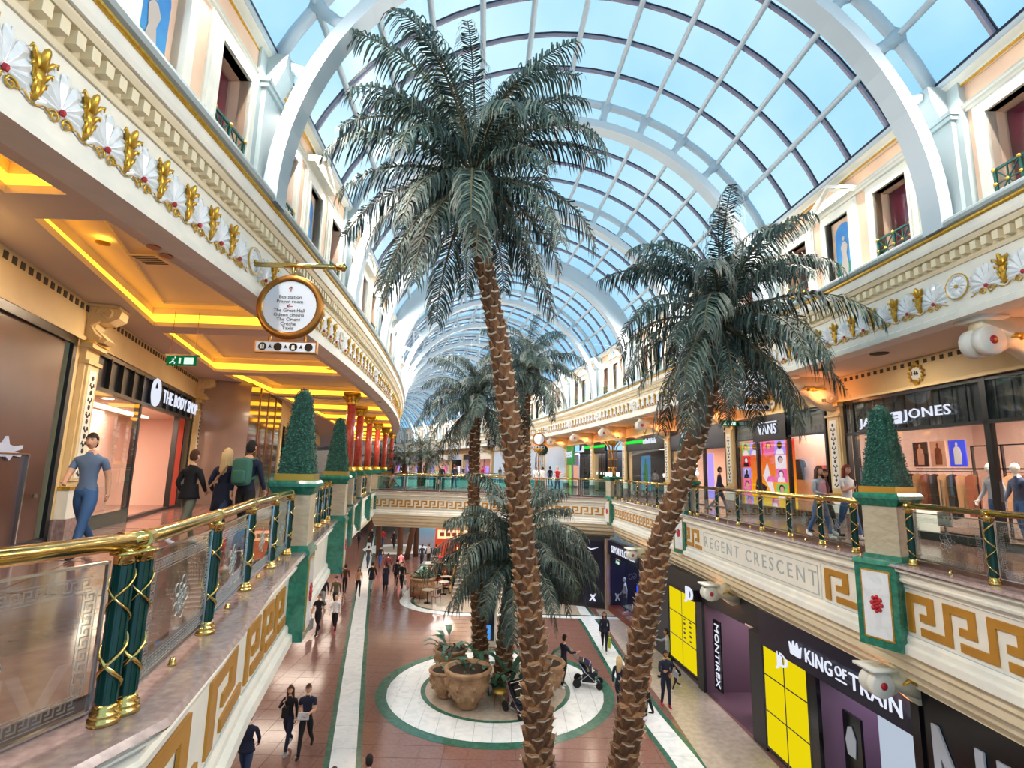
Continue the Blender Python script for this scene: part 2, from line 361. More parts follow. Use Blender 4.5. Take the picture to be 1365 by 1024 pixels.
up = struct('floor')   # the gallery decks
def slab(poly, z0, z1, nm, m='redg'): return MB().prism(poly, z0, z1, 'z').build(nm, m, up)
slab([(-.2 + p[0], p[1]) for p in VL] + [tuple(CW(-15, s).xy) for s in (34, 25, 15, 5, -6)], -.6, .12, 'left_deck')
slab([(p[0] + .2, p[1]) for p in VR] + [tuple(CW(15.5, s).xy) for s in (31, 22, 12, 4, -6)][::1], -.6, .12, 'right_deck')
slab([(p[0], p[1] + .2) for p in BR] + [tuple(CW(15.5, s).xy) for s in (31, 40)] + [tuple(CW(-15, s).xy) for s in (40, 34)], -.6, .12, 'bridge_deck')
slab([tuple(CW(x, s).xy) for x, s in [(-15, 40), (-7.5, 40), (-7.5, 50), (-7.5, 62), (-15, 62), (-15, 50)]], -.6, .12, 'far_left_deck')
slab([tuple(CW(x, s).xy) for x, s in [(7, 40), (15.5, 40), (15.5, 50), (15.5, 62), (7, 62), (7, 50)]], -.6, .12, 'far_right_deck')
m = MB(); csweep(m, [(-15, -.6), (15.5, -.6), (15.5, .12), (-15, .12)], 62, 122, 4); m.build('end_deck', 'redg', up)
# joints of the gallery paving that show on the left
jb = MB()
for i in range(9):
    y = 4 + i * 1.9
    jb.box(-12, -3.6 - i * .35, y, y + .012, .12, .1235)
for i in range(5): 
    x = -4.4 - i * 1.1; jb.add([(x, 3, .1235), (x + .012, 3, .1235), (x - 5.5, 18, .1235), (x - 5.512, 18, .1235)], [(0, 1, 2, 3)])
jb.build('paving_joint', 'joint', up)

# ---- gallery edges: granite kerb, white mouldings, panel field, cream cove underneath
PROFS = [('ledge', 'ledge', [(-.42, -.07), (.30, -.07), (.33, -.04), (.30, 0), (-.42, 0)]),
         ('upper_moulding', 'white', [(-.2, -.07), (.27, -.07), (.26, -.12), (.18, -.15), (.16, -.24), (.19, -.26), (.18, -.30), (.08, -.34), (.08, -.4), (-.2, -.4)]),
         ('panel_field', 'white', [(-.2, -.38), (.06, -.38), (.06, -1.24), (-.2, -1.24)]),
         ('lower_moulding', 'white', [(-.2, -1.22), (.09, -1.22), (.12, -1.27), (.12, -1.36), (.19, -1.39), (.2, -1.52), (.12, -1.55), (-.2, -1.55)]),
         ('cove', 'cream', [(-.2, -1.54), (.08, -1.54), (.07, -1.7), (-.02, -1.78), (-.05, -1.92), (-.2, -2.02), (-.24, -2.14), (-.42, -2.2), (-.44, -2.34), (-1.6, -2.34), (-1.6, -2.2), (-.6, -.55), (-.2, -.5)])]
def fret_mesh(w, h, t, d, name='fret', m='goldpaint'):
    mb = MB()
    def bar(x0, x1, z0, z1): mb.box(x0, x1, -d, 0, z0, z1)
    bar(0, t, 0, h); bar(t, w * .74, h - t, h); bar(w * .74 - t, w * .74, h * .36, h - t); bar(w * .36, w * .74 - t, h * .36, h * .36 + t * .95); bar(w * .36, w, 0, t)
    return mb.mesh(name, m)
FB = fret_mesh(.78, .66, .13, .03); FS = fret_mesh(.5, .46, .085, .02)
def pathlen(a, b): return hypot(b[0] - a[0], b[1] - a[1])
def edge(nm, path, side, frets):
    r = struct(nm)
    for n_, m_, pr_ in PROFS:
        b = MB(); psweep(b, path, pr_, side); b.build(n_, m_, r)
    for p, q, me, pitch, z in frets:          # p = viewer's left end, q = right end
        L = pathlen(p, q); k = max(1, int(L / pitch)); sc = L / (k * pitch)
        T = FP(p, q) 
        fr = MB(); fr.box(-.06, L + .06, -.075, -.06, z - .1, z - .07); fr.box(-.06, L + .06, -.075, -.06, z + (.73 if me is FB else .52), z + (.76 if me is FB else .55)); fr.build('fret_border', 'grey', r, T)
        for i in range(k):
            ob('fret', me, r, T @ Matrix.Translation((i * pitch * sc, -.06, z)) @ Matrix.Diagonal((sc, 1, 1, 1)))
    return r
def lerp(a, b, t): return (a[0] + (b[0] - a[0]) * t, a[1] + (b[1] - a[1]) * t)
def at_y(path, y):
    for a, b in zip(path, path[1:]):
        if a[1] <= y <= b[1]: return lerp(a, b, (y - a[1]) / (b[1] - a[1]))
e_r = edge('trim_1', VR, 1, [(at_y(VR, 9.95), (7.25, 1.0), FB, .78, -1.14), (at_y(VR, 12.35), at_y(VR, 11.3), FB, .78, -1.14), (at_y(VR, 21.2), at_y(VR, 19.4), FB, .78, -1.14), (at_y(VR, 31.2), at_y(VR, 22.7), FS, .5, -1.03)])
e_l = edge('trim_2', VL, -1, [((-2.62, 2.4), (-2.40, 3.35), FB, .78, -1.14), ((-2.4, 3.75), (-2.72, 5.0), FB, .78, -1.14), ((-2.79, 5.25), (-3.2, 6.7), FB, .78, -1.14), ((-3.26, 6.92), (-3.85, 9.5), FB, .78, -1.14), ((-4.12, 10.65), (-4.5, 12.3), FB, .78, -1.14), ((-5.5, 16.7), (-6.3, 20.6), FB, .78, -1.14), ((-6.6, 21.9), (-7.4, 25.6), FB, .78, -1.14), ((-8.4, 31.6), (-8.85, 34.6), FB, .78, -1.14)])
e_b = edge('trim_3', BR, -1, [(BR[0], BR[1], FS, .5, -1.03), (BR[1], BR[2], FS, .5, -1.03), (BR[2], BR[3], FS, .5, -1.03), (BR[3], BR[4], FS, .5, -1.03)])
# lettered tablet on the right-hand edge
p, q = at_y(VR, 19.25), at_y(VR, 12.5); L = pathlen(p, q); T = FP(p, q)
b = MB(); b.box(0, L, -.085, -.05, -1.2, -.42); b.build('tablet', 'white', e_r, T)
b = MB(); b.box(.08, L - .08, -.095, -.08, -1.14, -1.12); b.box(.08, L - .08, -.095, -.08, -.5, -.48); b.box(.08, .1, -.095, -.08, -1.14, -.48); b.box(L - .1, L - .08, -.095, -.08, -1.14, -.48); b.build('tablet_border', 'grey', e_r, T)
ob('lettering', text_mesh('REGENT CRESCENT', .5, .006, m='grey', sp=1.45), e_r, T @ Matrix.Translation((L / 2, -.09, -.81)) @ Matrix.Diagonal((1.08, 1, 1, 1)))
# second void beyond the bridge
for nm, pts, sd in (('trim_4', [tuple(CW(7, s).xy) for s in (40, 47, 54, 62)], 1), ('trim_5', [tuple(CW(-7.5, s).xy) for s in (40, 47, 54, 62)], -1)):
    r = struct(nm); b = MB(); psweep(b, pts, [(-.2, .1), (.2, .1), (.2, -1.6), (-.2, -2.2)], sd); b.build('fascia', 'white', r)
r = struct('trim_6'); b = MB(); csweep(b, [(-7.5, .1), (7, .1), (7, -1.8), (-7.5, -1.8)], 61.7, 62); csweep(b, [(-7.5, .1), (7, .1), (7, -1.8), (-7.5, -1.8)], 40, 40.3); b.build('fascia', 'white', r)
# ================================================================ upper walls and entablatures
def pet(mb, cx, cz, ang, L, w, y0, y1, mi):   # one raised petal
    d = Vector((sin(ang), cos(ang))); n = Vector((d.y, -d.x)); P = []
    for t, k in ((0, .12), (.4, .55), (.72, .95), (.92, .95), (1, .45)): P.append(Vector((cx, cz)) + d * L * t + n * w * k / 2)
    Q = [Vector((cx, cz)) + d * L * t - n * w * k / 2 for t, k in ((1, .45), (.92, .95), (.72, .95), (.4, .55), (0, .12))]
    c = Vector((cx, cz)) + d * L * .65; pts = P + Q
    vs = [(p.x, y0, p.y) for p in pts] + [(c.x, y1, c.y)]; n_ = len(pts)
    mb.add(vs, [(i, n_, (i + 1) % n_) for i in range(n_)], mi)
def spiral(cx, cz, r, turns, sgn, y, n=14):
    return [(cx + sgn * r * (1 - .8 * t / n) * cos(2 * pi * turns * t / n), y, cz + r * (1 - .8 * t / n) * sin(2 * pi * turns * t / n)) for t in range(n + 1)]
b = MB()
for i in range(9):
    a = radians(-104 + i * 26); L = .22 + .17 * cos(a * .6)
    pet(b, 0, -.14, a, L, .13, -.008, -.05, 0)
    b.tube([(sin(a) * L * .5, -.012, -.14 + cos(a) * L * .5), (sin(a) * L * .98, -.02, -.14 + cos(a) * L * .98)], .010, 4, 1 if i in (0, 1, 2, 7, 8) else 0)
b.ball((0, -.03, -.16), (.035, .03, .04), 6, 4, 2)
PALM = b.mesh('palmette', ['whitem', 'gold', 'red'])
b = MB()
for z0, w, h in ((-.22, .06, .22), (-.08, .10, .2), (.06, .13, .2)):
    b.prism([(-w * .5, z0), (w * .5, z0), (w * .75, z0 + h * .7), (w * .3, z0 + h), (-w * .3, z0 + h), (-w * .75, z0 + h * .7)], -.01, -.055, mi=0, top=.6)
    for sg in (-1, 1):
        b.tube([(sg * w * .4, -.03, z0 + h * .3), (sg * w * .75, -.05, z0 + h * .8), (sg * w * 1.05, -.06, z0 + h * .92), (sg * w * 1.15, -.05, z0 + h * .7)], [.022, .02, .016, .008], 5)
b.tube([(0, -.03, .1), (0, -.07, .27), (0, -.09, .30)], [.05, .035, .015], 5)
ACAN = b.mesh('acanthus', 'gold', True)
b = MB()
for sg in (-1, 1):
    b.tube(spiral(sg * .075, -.25, .07, 1.4, sg, -.02), .011, 4)
    b.tube([(sg * .125, -.02, -.26), (sg * .19, -.02, -.22), (sg * .26, -.02, -.27), (sg * .31, -.02, -.28)], .010, 4)
SCRO = b.mesh('scroll', 'gold', True)
b = MB()
b.lathe([(.24, 0), (.24, .03), (.21, .05), (.19, .03), (.19, .015)], 20, 0, Matrix.Rotation(pi / 2, 4, 'X'))
for i in range(12): pet(b, 0, 0, i * pi / 6, .18, .085, -.02, -.05, 0)
b.tube([(.235 * cos(t * pi / 10), -.035, .235 * sin(t * pi / 10)) for t in range(21)], .014, 4, 1); b.ball((0, -.05, 0), .035, 6, 4, 1)
ROSE = b.mesh('roundel', ['whitem', 'gold'])
DENT = MB().box(-.055, .055, -.15, -.03, 5.56, 5.71).mesh('dentil', 'cream')
ENT = [('architrave', 'white', [(-.35, SOF), (.07, SOF), (.07, 4.56), (.03, 4.57), (.03, 4.6), (0, 4.62), (-.35, 4.62)]),
       ('frieze', 'white', [(-.35, 4.6), (.0, 4.6), (.0, 5.46), (-.35, 5.46)]),
       ('bed_moulding', 'cream', [(-.35, 5.45), (.03, 5.45), (.05, 5.5), (.03, 5.53), (.03, 5.72), (.15, 5.74), (.19, 5.80), (.2, 5.84), (-.35, 5.84)]),
       ('corona', 'white', [(-.35, 5.83), (.24, 5.83), (.26, 5.9), (.27, 6.02), (.2, 6.03), (-.35, 6.03)]),
       ('gilt_line', 'gold', [(.1, 6.02), (.29, 6.02), (.31, 6.045), (.31, 6.075), (.29, 6.10), (.1, 6.10)]),
       ('top_roll', 'grey', [(-.5, 6.09), (.27, 6.09), (.34, 6.12), (.37, 6.17), (.36, 6.22), (.32, LEDGE), (-.5, LEDGE)])]
def entab(nm, X, sg, FRM, kmax):
    r = struct(nm)
    for n_, m_, pr in ENT:
        b = MB(); csweep(b, [(X - sg * o, z) for o, z in pr], -8, 118, 2.0); b.build(n_, m_, r)
    nd = 0; rest = MB(); far = MB()
    k = 0
    for i in range(-8, 118 * 5):
        s = i * .2 + .1
        if s > 118: break
        T = FRM(s, X)
        if s > 1 and nd < 290: ob('dentil', DENT, r, T); nd += 1
        else: rest.box(-.055, .055, -.15, -.03, 5.56, 5.71, 0, T)
    tag(rest.build('dentils', 'cream', r), kind='stuff')
    # small square block course seen above the dentils
    for j, sa in enumerate(ARCH[:-1]):
        if sa < -6: continue
        if j < kmax: ob('roundel', ROSE, r, FRM(sa, X, 5.06))
        else: far.box(-.2, .2, -.03, 0, 4.86, 5.26, 1, FRM(sa, X))
        for i in range(9):
            s = sa + .53 + i * .6175
            if j < kmax: ob('palmette', PALM, r, FRM(s, X, 5.05)); ob('scroll', SCRO, r, FRM(s, X, 5.05))
            else: far.box(-.16, .16, -.03, 0, 4.86, 5.3, 1, FRM(s, X))
            if i < 8:
                s += .309
                if j < kmax: ob('acanthus', ACAN, r, FRM(s, X, 5.03))
                else: far.box(-.06, .06, -.04, 0, 4.8, 5.3, 0, FRM(s, X))
    tag(far.build('distant_ornaments', ['gold', 'whitem'], r), kind='stuff')
    return r
entab('trim_7', XR, 1, FR, 14); entab('trim_8', XL, -1, FL, 10)

# ---- one bay of the upper wall
def openbox(mb, x0, x1, z0, z1, holes, y0, y1, mi=0):
    xs = sorted(holes); cur = x0
    for a, c, za, zb in xs:
        mb.box(cur, a, y0, y1, z0, z1, mi); mb.box(a, c, y0, y1, z0, za, mi); mb.box(a, c, y0, y1, zb, z1, mi); cur = c
    mb.box(cur, x1, y0, y1, z0, z1, mi)
WIN = [(1.29, .475), (4.71, .475)]; WZ0, WZ1 = 6.3, 8.05
b = MB(); openbox(b, -.02, 6.02, LEDGE - .1, EAVE, [(c - w, c + w, WZ0, WZ1) for c, w in WIN] + [(3 - .42, 3 + .42, WZ0, WZ1)], .15, .75); WALL_ME = b.mesh('wall_panel', 'peach')
def surround(w):
    b = MB()
    for x0, x1, z0, z1, d in ((-w - .2, -w, WZ0 - .05, WZ1 + .2, .06), (w, w + .2, WZ0 - .05, WZ1 + .2, .06), (-w, w, WZ1, WZ1 + .2, .06), (-w - .2, w + .2, WZ0 - .1, WZ0, .1),
                              (-w - .26, -w - .2, WZ0 - .05, WZ1 + .26, .03), (w + .2, w + .26, WZ0 - .05, WZ1 + .26, .03), (-w - .2, w + .2, WZ1 + .2, WZ1 + .26, .03), (-w - .05, -w, WZ0, WZ1, .09), (w, w + .05, WZ0, WZ1, .09)):
        b.box(x0, x1, .15 - d, .3, z0, z1)
    return b.mesh('window_surround', 'white')
SUR1, SUR2 = surround(.475), surround(.42)
b = MB(); b.box(-.475, .475, .50, .54, WZ0, WZ1); CURT = b.mesh('curtain', 'curtain')
GLZ = MB().box(-.475, .475, .46, .465, WZ0, WZ1).mesh('pane', 'shop_glass')
b = MB()
for z in (.02, .56): b.box(-.47, .47, .09, .13, WZ0 + z, WZ0 + z + .04)
for x in (-.47, -.02, .43): b.box(x, x + .04, .09, .13, WZ0, WZ0 + .6)
for c in (-.235, .235):
    b.box(c - .01, c + .01, .10, .12, WZ0, WZ0 + .58); b.box(c - .22, c + .22, .10, .12, WZ0 + .3, WZ0 + .32)
    for sg in (-1, 1): b.tube([(c - .2, .11, WZ0 + .31 - sg * .25), (c + .2, .11, WZ0 + .31 + sg * .25)], .014, 4)
for x in (-.45, -.235, 0, .235, .45): 
    for z in (.31,) if x in (-.235, .235) else (.05, .31, .58): b.ball((x, .085, WZ0 + z), .033, 6, 4, 1)
LATT = b.mesh('lattice_rail', ['greenrail', 'gold'])
b = MB(); b.box(-.42, .42, .5, .56, WZ0, WZ1, 0)
A = [(.3 * cos(t * pi / 10), WZ1 - .42 + .3 * sin(t * pi / 10)) for t in range(11)]
b.prism([(-.3, WZ0 + .55), (.3, WZ0 + .55)] + A, .5, .49, mi=1); b.prism([(-.3, WZ0 + .03), (.3, WZ0 + .03), (.3, WZ0 + .6), (.05, WZ0 + .52), (-.3, WZ0 + .66)], .49, .483, mi=2)
# a generic pale draped figure on the painted panel
b.prism([(-.10, WZ0 + .12), (.09, WZ0 + .12), (.12, WZ0 + .5), (.07, WZ0 + .8), (.13, WZ0 + 1.0), (.05, WZ0 + 1.13), (-.04, WZ0 + 1.13), (-.11, WZ0 + 1.0), (-.07, WZ0 + .75), (-.13, WZ0 + .45)], .483, .475, mi=3)
b.prism([(.045 * cos(t), WZ0 + 1.21 + .06 * sin(t)) for t in [k * pi / 4 for k in range(8)]], .483, .475, mi=3)
MURAL = b.mesh('painted_panel', ['peach', 'muralsky', 'muralsea', 'statue'])
b = MB(); b.prism([(-.75, 8.42), (.75, 8.42), (0, 8.86)], -.02, .15); b.prism([(-.5, 8.48), (.5, 8.48), (0, 8.76)], -.04, -.02, mi=1)
for sg in (-1, 1): b.prism([(sg * .8, 8.42), (sg * .8, 8.5), (0, 8.95), (0, 8.86)][::sg], -.1, .15)
b.box(-.8, .8, -.1, .15, 8.36, 8.43); PED1 = b.mesh('pediment', ['white', 'peach'])
b = MB(); arc = [(.75 * cos(t * pi / 12), 8.42 + .46 * sin(t * pi / 12)) for t in range(13)]
b.prism(arc, -.02, .15); b.box(-.8, .8, -.1, .15, 8.36, 8.43)
b.tube([(x, -.06, z) for x, z in arc], .045, 5); b.prism([(.14 * cos(t * pi / 6), 8.62 + .14 * sin(t * pi / 6)) for t in range(12)], -.02, -.05, mi=1); PED2 = b.mesh('pediment', ['white', 'muralsky'])
b = MB()
b.box(-.45, .45, .02, .16, LEDGE, EAVE, 0); b.box(-.32, .32, -.06, .1, LEDGE, 8.2, 0); b.box(-.38, .38, -.12, .1, 8.2, 8.28); b.box(-.42, .42, -.16, .1, 8.28, 8.36); b.box(-.36, .36, -.1, .1, LEDGE, LEDGE + .16)
b.prism([(-.16, 8.36), (.1, 8.36), (.1, 9.0), (-.34, 9.0), (-.3, 8.7)], -.2, .2, 'x'); PIL = b.mesh('pilaster', 'grey')
def upper(nm, X, sg, FRM):
    r = struct(nm); far_w = 0
    for j, sa in enumerate(ARCH[:-1]):
        if sa < -6.5: continue
        # local x runs to the viewer's right: + on the left wall follows s, on the right wall runs against it
        T = FRM(sa, X) if sg < 0 else FRM(sa + 6, X)
        ob('wall_panel', WALL_ME, r, T)
        for c, w in WIN:
            W = T @ Matrix.Translation((c, 0, 0))
            ob('window_surround', SUR1, r, W); ob('curtain', CURT, r, W); ob('pane', GLZ, r, W); ob('lattice_rail', LATT, r, W)
        W = T @ Matrix.Translation((3, 0, 0)); ob('niche_surround', SUR2, r, W); ob('painted_panel', MURAL, r, W @ Matrix.Translation((0, -.24, 0))); ob('pediment', PED1 if j % 2 else PED2, r, W)
        ob('pilaster', PIL, r, FRM(sa, X))
    for n_, m_, pr in (('string_course', 'white', [(-.2, 8.3), (-.11, 8.3), (-.09, 8.34), (-.05, 8.36), (-.05, 8.4), (-.02, 8.42), (-.2, 8.44)]),
                       ('eaves_cornice', 'white', [(-.2, 8.84), (-.08, 8.84), (-.06, 8.9), (.06, 8.95), (.06, EAVE), (-.4, EAVE)]), ('eaves_gilt_line', 'gold', [(-.1, 8.82), (-.055, 8.82), (-.055, 8.85), (-.1, 8.85)])):
        b = MB(); csweep(b, [(X - sg * o, z) for o, z in pr], -8, 118, 2); b.build(n_, m_, r)
    return r
upper('wall_right', XR, 1, FR); upper('wall_left', XL, -1, FL)

# ================================================================ the glazed vault
roof = struct('ceiling')
def RP(s, a, r): return CW(XC + r * cos(a), s, ZC + r * sin(a))
A0 = radians(23.84); DA = (pi - 2 * A0) / 12
for k in range(13):
    b = MB(); b.tube([RP(-8 + i * 2, A0 + DA * k, RO - .04) for i in range(63)], .075, 6); b.build('purlin', 'steel', roof, smooth=True)
def radial(s, r0, r1, w, a0, a1, n, mb, mi=0):   # curved box rib at station s
    vs = []; fs = []
    for i in range(n + 1):
        a = a0 + (a1 - a0) * i / n
        for ds, r in ((-w / 2, r0), (w / 2, r0), (w / 2, r1), (-w / 2, r1)): vs.append(RP(s + ds, a, r))
    for i in range(n):
        for j in range(4): fs.append((i * 4 + j, i * 4 + (j + 1) % 4, i * 4 + 4 + (j + 1) % 4, i * 4 + 4 + j))
    mb.add(vs, fs, mi)
nb = 0; restb = MB()
for i in range(0, 105):
    s = 6.8 - 12 + i * 1.2
    if abs(((s - 6.8) / 6) - round((s - 6.8) / 6)) < .02: continue
    if s > 118: break
    if s > 1: 
        b = MB(); radial(s, RO + .02, RO + .1, .06, A0, pi - A0, 24 if s < 40 else 12, b); radial(s, RO + .1, RO + .13, .1, A0, pi - A0, 24 if s < 40 else 12, b, 1); b.build('glazing_bar', ['bar', 'navy'], roof)
    else: radial(s, RO + .02, RO + .1, .06, A0, pi - A0, 12, restb)
restb.build('glazing_bars_overhead', 'bar', roof)
npn = 0; restp = MB()
for i in range(0, 104):
    s = 6.8 - 12 + i * 1.2
    for k in range(12):
        c = 6 + .0
        a, a2 = A0 + DA * k, A0 + DA * (k + 1)
        q = [RP(s, a, RO + .07), RP(s, a2, RO + .07), RP(s + 1.2, a2, RO + .07), RP(s + 1.2, a, RO + .07)]
        if s > 5.4 and npn < 300: MB().add(q, [(0, 1, 2, 3)]).build('pane', 'sky_pane', roof); npn += 1
        else: restp.add(q, [(0, 1, 2, 3)])
tag(restp.build('far_panes', 'sky_pane', roof), kind='stuff')
b = MB(); csweep(b, [(XR - .1, EAVE - .05), (XR + .05, EAVE - .05), (XR + .05, EAVE + .12), (XR - .1, EAVE + .08)], -8, 118, 2); csweep(b, [(XL - .05, EAVE - .05), (XL + .1, EAVE - .05), (XL + .1, EAVE + .08), (XL - .05, EAVE + .12)], -8, 118, 2)
b.build('eaves_gutter', 'navy', roof)
for j, sa in enumerate(ARCH):
    if sa < -6 or sa > 117: continue
    b = MB(); n = 40 if sa < 30 else 20
    radial(sa, RI - .12, RI + .12, .42, -.02, pi + .02, n, b); radial(sa, RI + .1, RI + .17, .30, -.02, pi + .02, n, b)
    b.build('arch', 'steel', roof)
    b = MB(); b.tube([RP(sa, A0 + (pi - 2 * A0) * i / 24, RO - .03) for i in range(25)], .12, 6); b.build('outer_rib', 'steel', roof, smooth=True)
    solid = abs(sa - 24.8) < .1
    b = MB()
    if solid: radial(sa, RI + .1, RO, .2, .12, pi - .12, n, b); b.build('web_panel', 'steel', roof)
    else:
        for k in range(13):
            a = A0 + DA * k
            P = [RP(sa, a, RI + .1), RP(sa, a, RI + .3), RP(sa, a, RI + .6), RP(sa, a, RO)]
            b.tube(P, [.2, .11, .12, .22] if 0 < k < 12 else [.1] * 4, 6)
        b.build('strut', 'steel', roof, smooth=True)
    for X, sg, FRM in ((XR, 1, FR), (XL, -1, FL)): pass
# tie wires with small lamp clusters between a few arches
wl = struct('trim_9')
for sa in (24.8, 30.8, 42.8):
    b = MB()
    for a0, a1 in ((.35, 2.79), (.9, 2.24), (.12, 3.02)):
        p, q = RP(sa, a0, RI - .15), RP(sa, a1, RI - .15); b.tube([p, q], .010, 3)
        for t in (.25, .5, .75): b.ball(tuple(p.lerp(q, t)), .05, 5, 3)
    for x in (-2, 0, 2): b.tube([CW(XC + x, sa, ZC + sqrt(RI ** 2 - x * x) - .1), CW(XC + x, sa, 7.2)], .008, 3)
    b.build('tie_wire', 'steel', wl)

# ================================================================ gallery soffits
sf = struct('ceiling')
b = MB(); csweep(b, [(XR + .3, SOF + .06), (XR + .3, SOF + .01), (15, SOF + .01), (15, SOF + .06)], -6, 118, 3); b.build('soffit_right', 'soffit', sf)
b = MB()
def xq(mb, s0, s1, f0, f1, z, n=0):
    n = n or max(1, int((s1 - s0) / 1.2))
    for i in range(n):
        a, c = s0 + (s1 - s0) * i / n, s0 + (s1 - s0) * (i + 1) / n
        mb.add([CW(f0(a), a, z + .004), CW(f1(a), a, z + .004), CW(f1(c), c, z + .004), CW(f0(c), c, z + .004)], [(0, 1, 2, 3)])
fin = lambda s: XL - .33; fout = lambda s: xf(s) - .8
cl = lambda s: max(xf(s), -9.6) + .6; crr = lambda s: XL - .52
prev = -6
for k in range(-2, 16):
    a = 10.05 + 6 * k; c = a + 5.35
    if a < -6: continue
    xq(b, prev, a, fin, fout, SOF); xq(b, a, c, fin, crr, SOF, 1); xq(b, a, c, cl, fout, SOF, 1); prev = c
    if a < 60:
        t = MB(); e = MB(); tp = MB()
        corners = [(a, 0), (a, 1), (c, 1), (c, 0)]
        def ring(mb, off, z0, off2, z1):
            P = []
            for s_, w_ in corners:
                for o_, z_ in ((off, z0), (off2, z1)):
                    ss = s_ + (o_ if s_ == c else -o_); xx = (crr(s_) + o_) if w_ else (cl(s_) - o_)
                    P.append(CW(xx, ss, z_))
            mb.add(P, [(2 * i, (2 * i + 2) % 8, (2 * i + 3) % 8, 2 * i + 1) for i in range(4)])
        ring(t, 0, SOF, 0, SOF + .10); ring(t, 0, SOF + .10, .16, SOF + .10); ring(e, .16, SOF + .12, .16, SOF + .32); ring(t, .16, SOF + .10, .16, SOF + .12); ring(t, .16, SOF + .32, .16, SOF + .46)
        ring(t, -.35, SOF + .46, -.35, SOF + .42)
        t.build('coffer_side', 'cream', sf); e.build('light_strip', 'warmstrip', sf)
        xq(tp, a - .2, c + .2, lambda s: crr(s) + .2, lambda s: cl(s) - .2, SOF + .46); tp.build('coffer_top', 'soffit', sf)
xq(b, prev, 118, fin, fout, SOF); b.build('soffit_left', 'soffit', sf)
b = MB(); csweep(b, [(-17, 5.15), (XL - .3, 5.15), (XL - .3, 5.3), (-17, 5.3)], -8, 118, 4); csweep(b, [(XR + .3, 5.15), (16, 5.15), (16, 5.3), (XR + .3, 5.3)], -8, 118, 4); b.build('light_stop_slab', 'soffit', sf)  # unseen backing slab added over both galleries to stop sky light leaking in
# downlights, vents in the left soffit
DLT = MB().lathe([(.10, .0), (.10, .012), (.085, .015), (.085, .0)], 14, 0).lathe([(.0, .004), (.085, .004)], 14, 1).mesh('downlight', ['bronze', 'lamp'])
DOFF = MB().lathe([(.09, .0), (.09, .012), (.075, .012), (.075, .003), (.0, .003)], 14, 0).mesh('downlight', ['bronze'])
VENT = MB().box(-.22, .22, -.22, .22, 0, .012, 0)
for i in range(5): VENT.box(-.19, .19, -.19 + i * .08, -.15 + i * .08, -.004, .002, 1)
VENT = VENT.mesh('air_vent', ['soffit', 'darkgap'])
def ceil_item(me, nm, xo, s, z, label, cat, group, cyc=[0]):
    o = ob(nm, me, None, Matrix.Translation(CW(xo, s, z))); tag(o, label, cat, group); return o
# ================================================================ shopfronts
LF0, LF1 = (-4.69, 0.0), (-10.95, 18.2); TL = FP(LF0, LF1); LX = lambda y: y * 1.0575
def fluted(mb, x0, x1, z0, z1, y, n, mi): 
    for i in range(n): x = x0 + (x1 - x0) * (i + .5) / n; mb.box(x - .01, x + .01, y - .015, y, z0, z1, mi)
b = MB()   # pilaster with ornamental strip
b.box(-.29, .29, -.10, .1, .55, 3.62, 0); b.box(-.24, .24, -.14, -.1, 1.15, 3.3, 0); b.box(-.33, .33, -.17, .1, .5, 1.0, 3); b.box(-.35, .35, -.19, .1, 1.0, 1.06, 1); b.box(-.36, .36, -.2, .1, .12, .5, 2)
b.box(-.31, .31, -.17, .1, 3.3, 3.37, 0); b.box(-.34, .34, -.2, .1, 3.6, 3.68, 0); b.box(-.36, .36, -.22, .1, 3.68, 3.72, 1)
b.box(-.15, .15, -.15, -.14, 1.2, 3.2, 3)
for i in range(14):
    z = 1.3 + i * .135
    if i % 2: b.ball((0, -.155, z), (.05, .015, .05), 6, 4, 4)
    else:
        for sg in (-1, 1): b.tube([(0, -.155, z - .06), (sg * .05, -.155, z), (sg * .09, -.155, z - .02), (sg * .06, -.155, z + .04)], .012, 4, 4)
PILS = b.mesh('pilaster', ['shopcream', 'gold', 'ledge', 'white', 'darkgap'])
b = MB()   # scroll console standing on a pilaster (side profile, extruded)
prof = [(.05, 3.72), (-.30, 3.72), (-.36, 3.78), (-.28, 3.86), (-.14, 3.98), (-.16, 4.1), (-.34, 4.12), (-.5, 4.22), (-.52, 4.36), (-.42, 4.45), (.05, 4.45)]
b.prism([(p[0], p[1]) for p in prof], -.2, .2, 'x')
for sg in (-1, 1):
    b.tube([(sg * .21, y, z) for y, z in [(-.28 + .15 * (1 - t / 16) * cos(t * .55), 4.28 + .15 * (1 - t / 16) * sin(t * .55)) for t in range(14)]], .03, 5)
    b.tube([(sg * .21, -.2, 4.14), (sg * .21, -.08, 4.02), (sg * .21, -.16, 3.88), (sg * .21, -.26, 3.8)], .035, 5)
b.box(-.26, .26, -.5, .0, 4.40, 4.455); CONS = b.mesh('scroll_console', 'shopcream')
b = MB()   # long bracket spanning from the facade to the gallery edge (frame at XR, y into the wall)
prof = [(.25, 0), (1.86, 0), (1.86, -.95), (1.7, -.98), (1.5, -.93), (1.2, -.78), (.95, -.60), (.75, -.52), (.62, -.60), (.5, -.68), (.3, -.68), (.22, -.5), (.22, -.2)]
b.prism(prof, -.14, .14, 'x', 0)
b.lathe([(.24, -.23), (.27, -.2), (.27, -.06), (.22, -.03), (.22, .03), (.27, .06), (.27, .2), (.24, .23)], 18, 1, Matrix.Translation((0, .32, -.45)) @ Matrix.Rotation(pi / 2, 4, 'Y'))
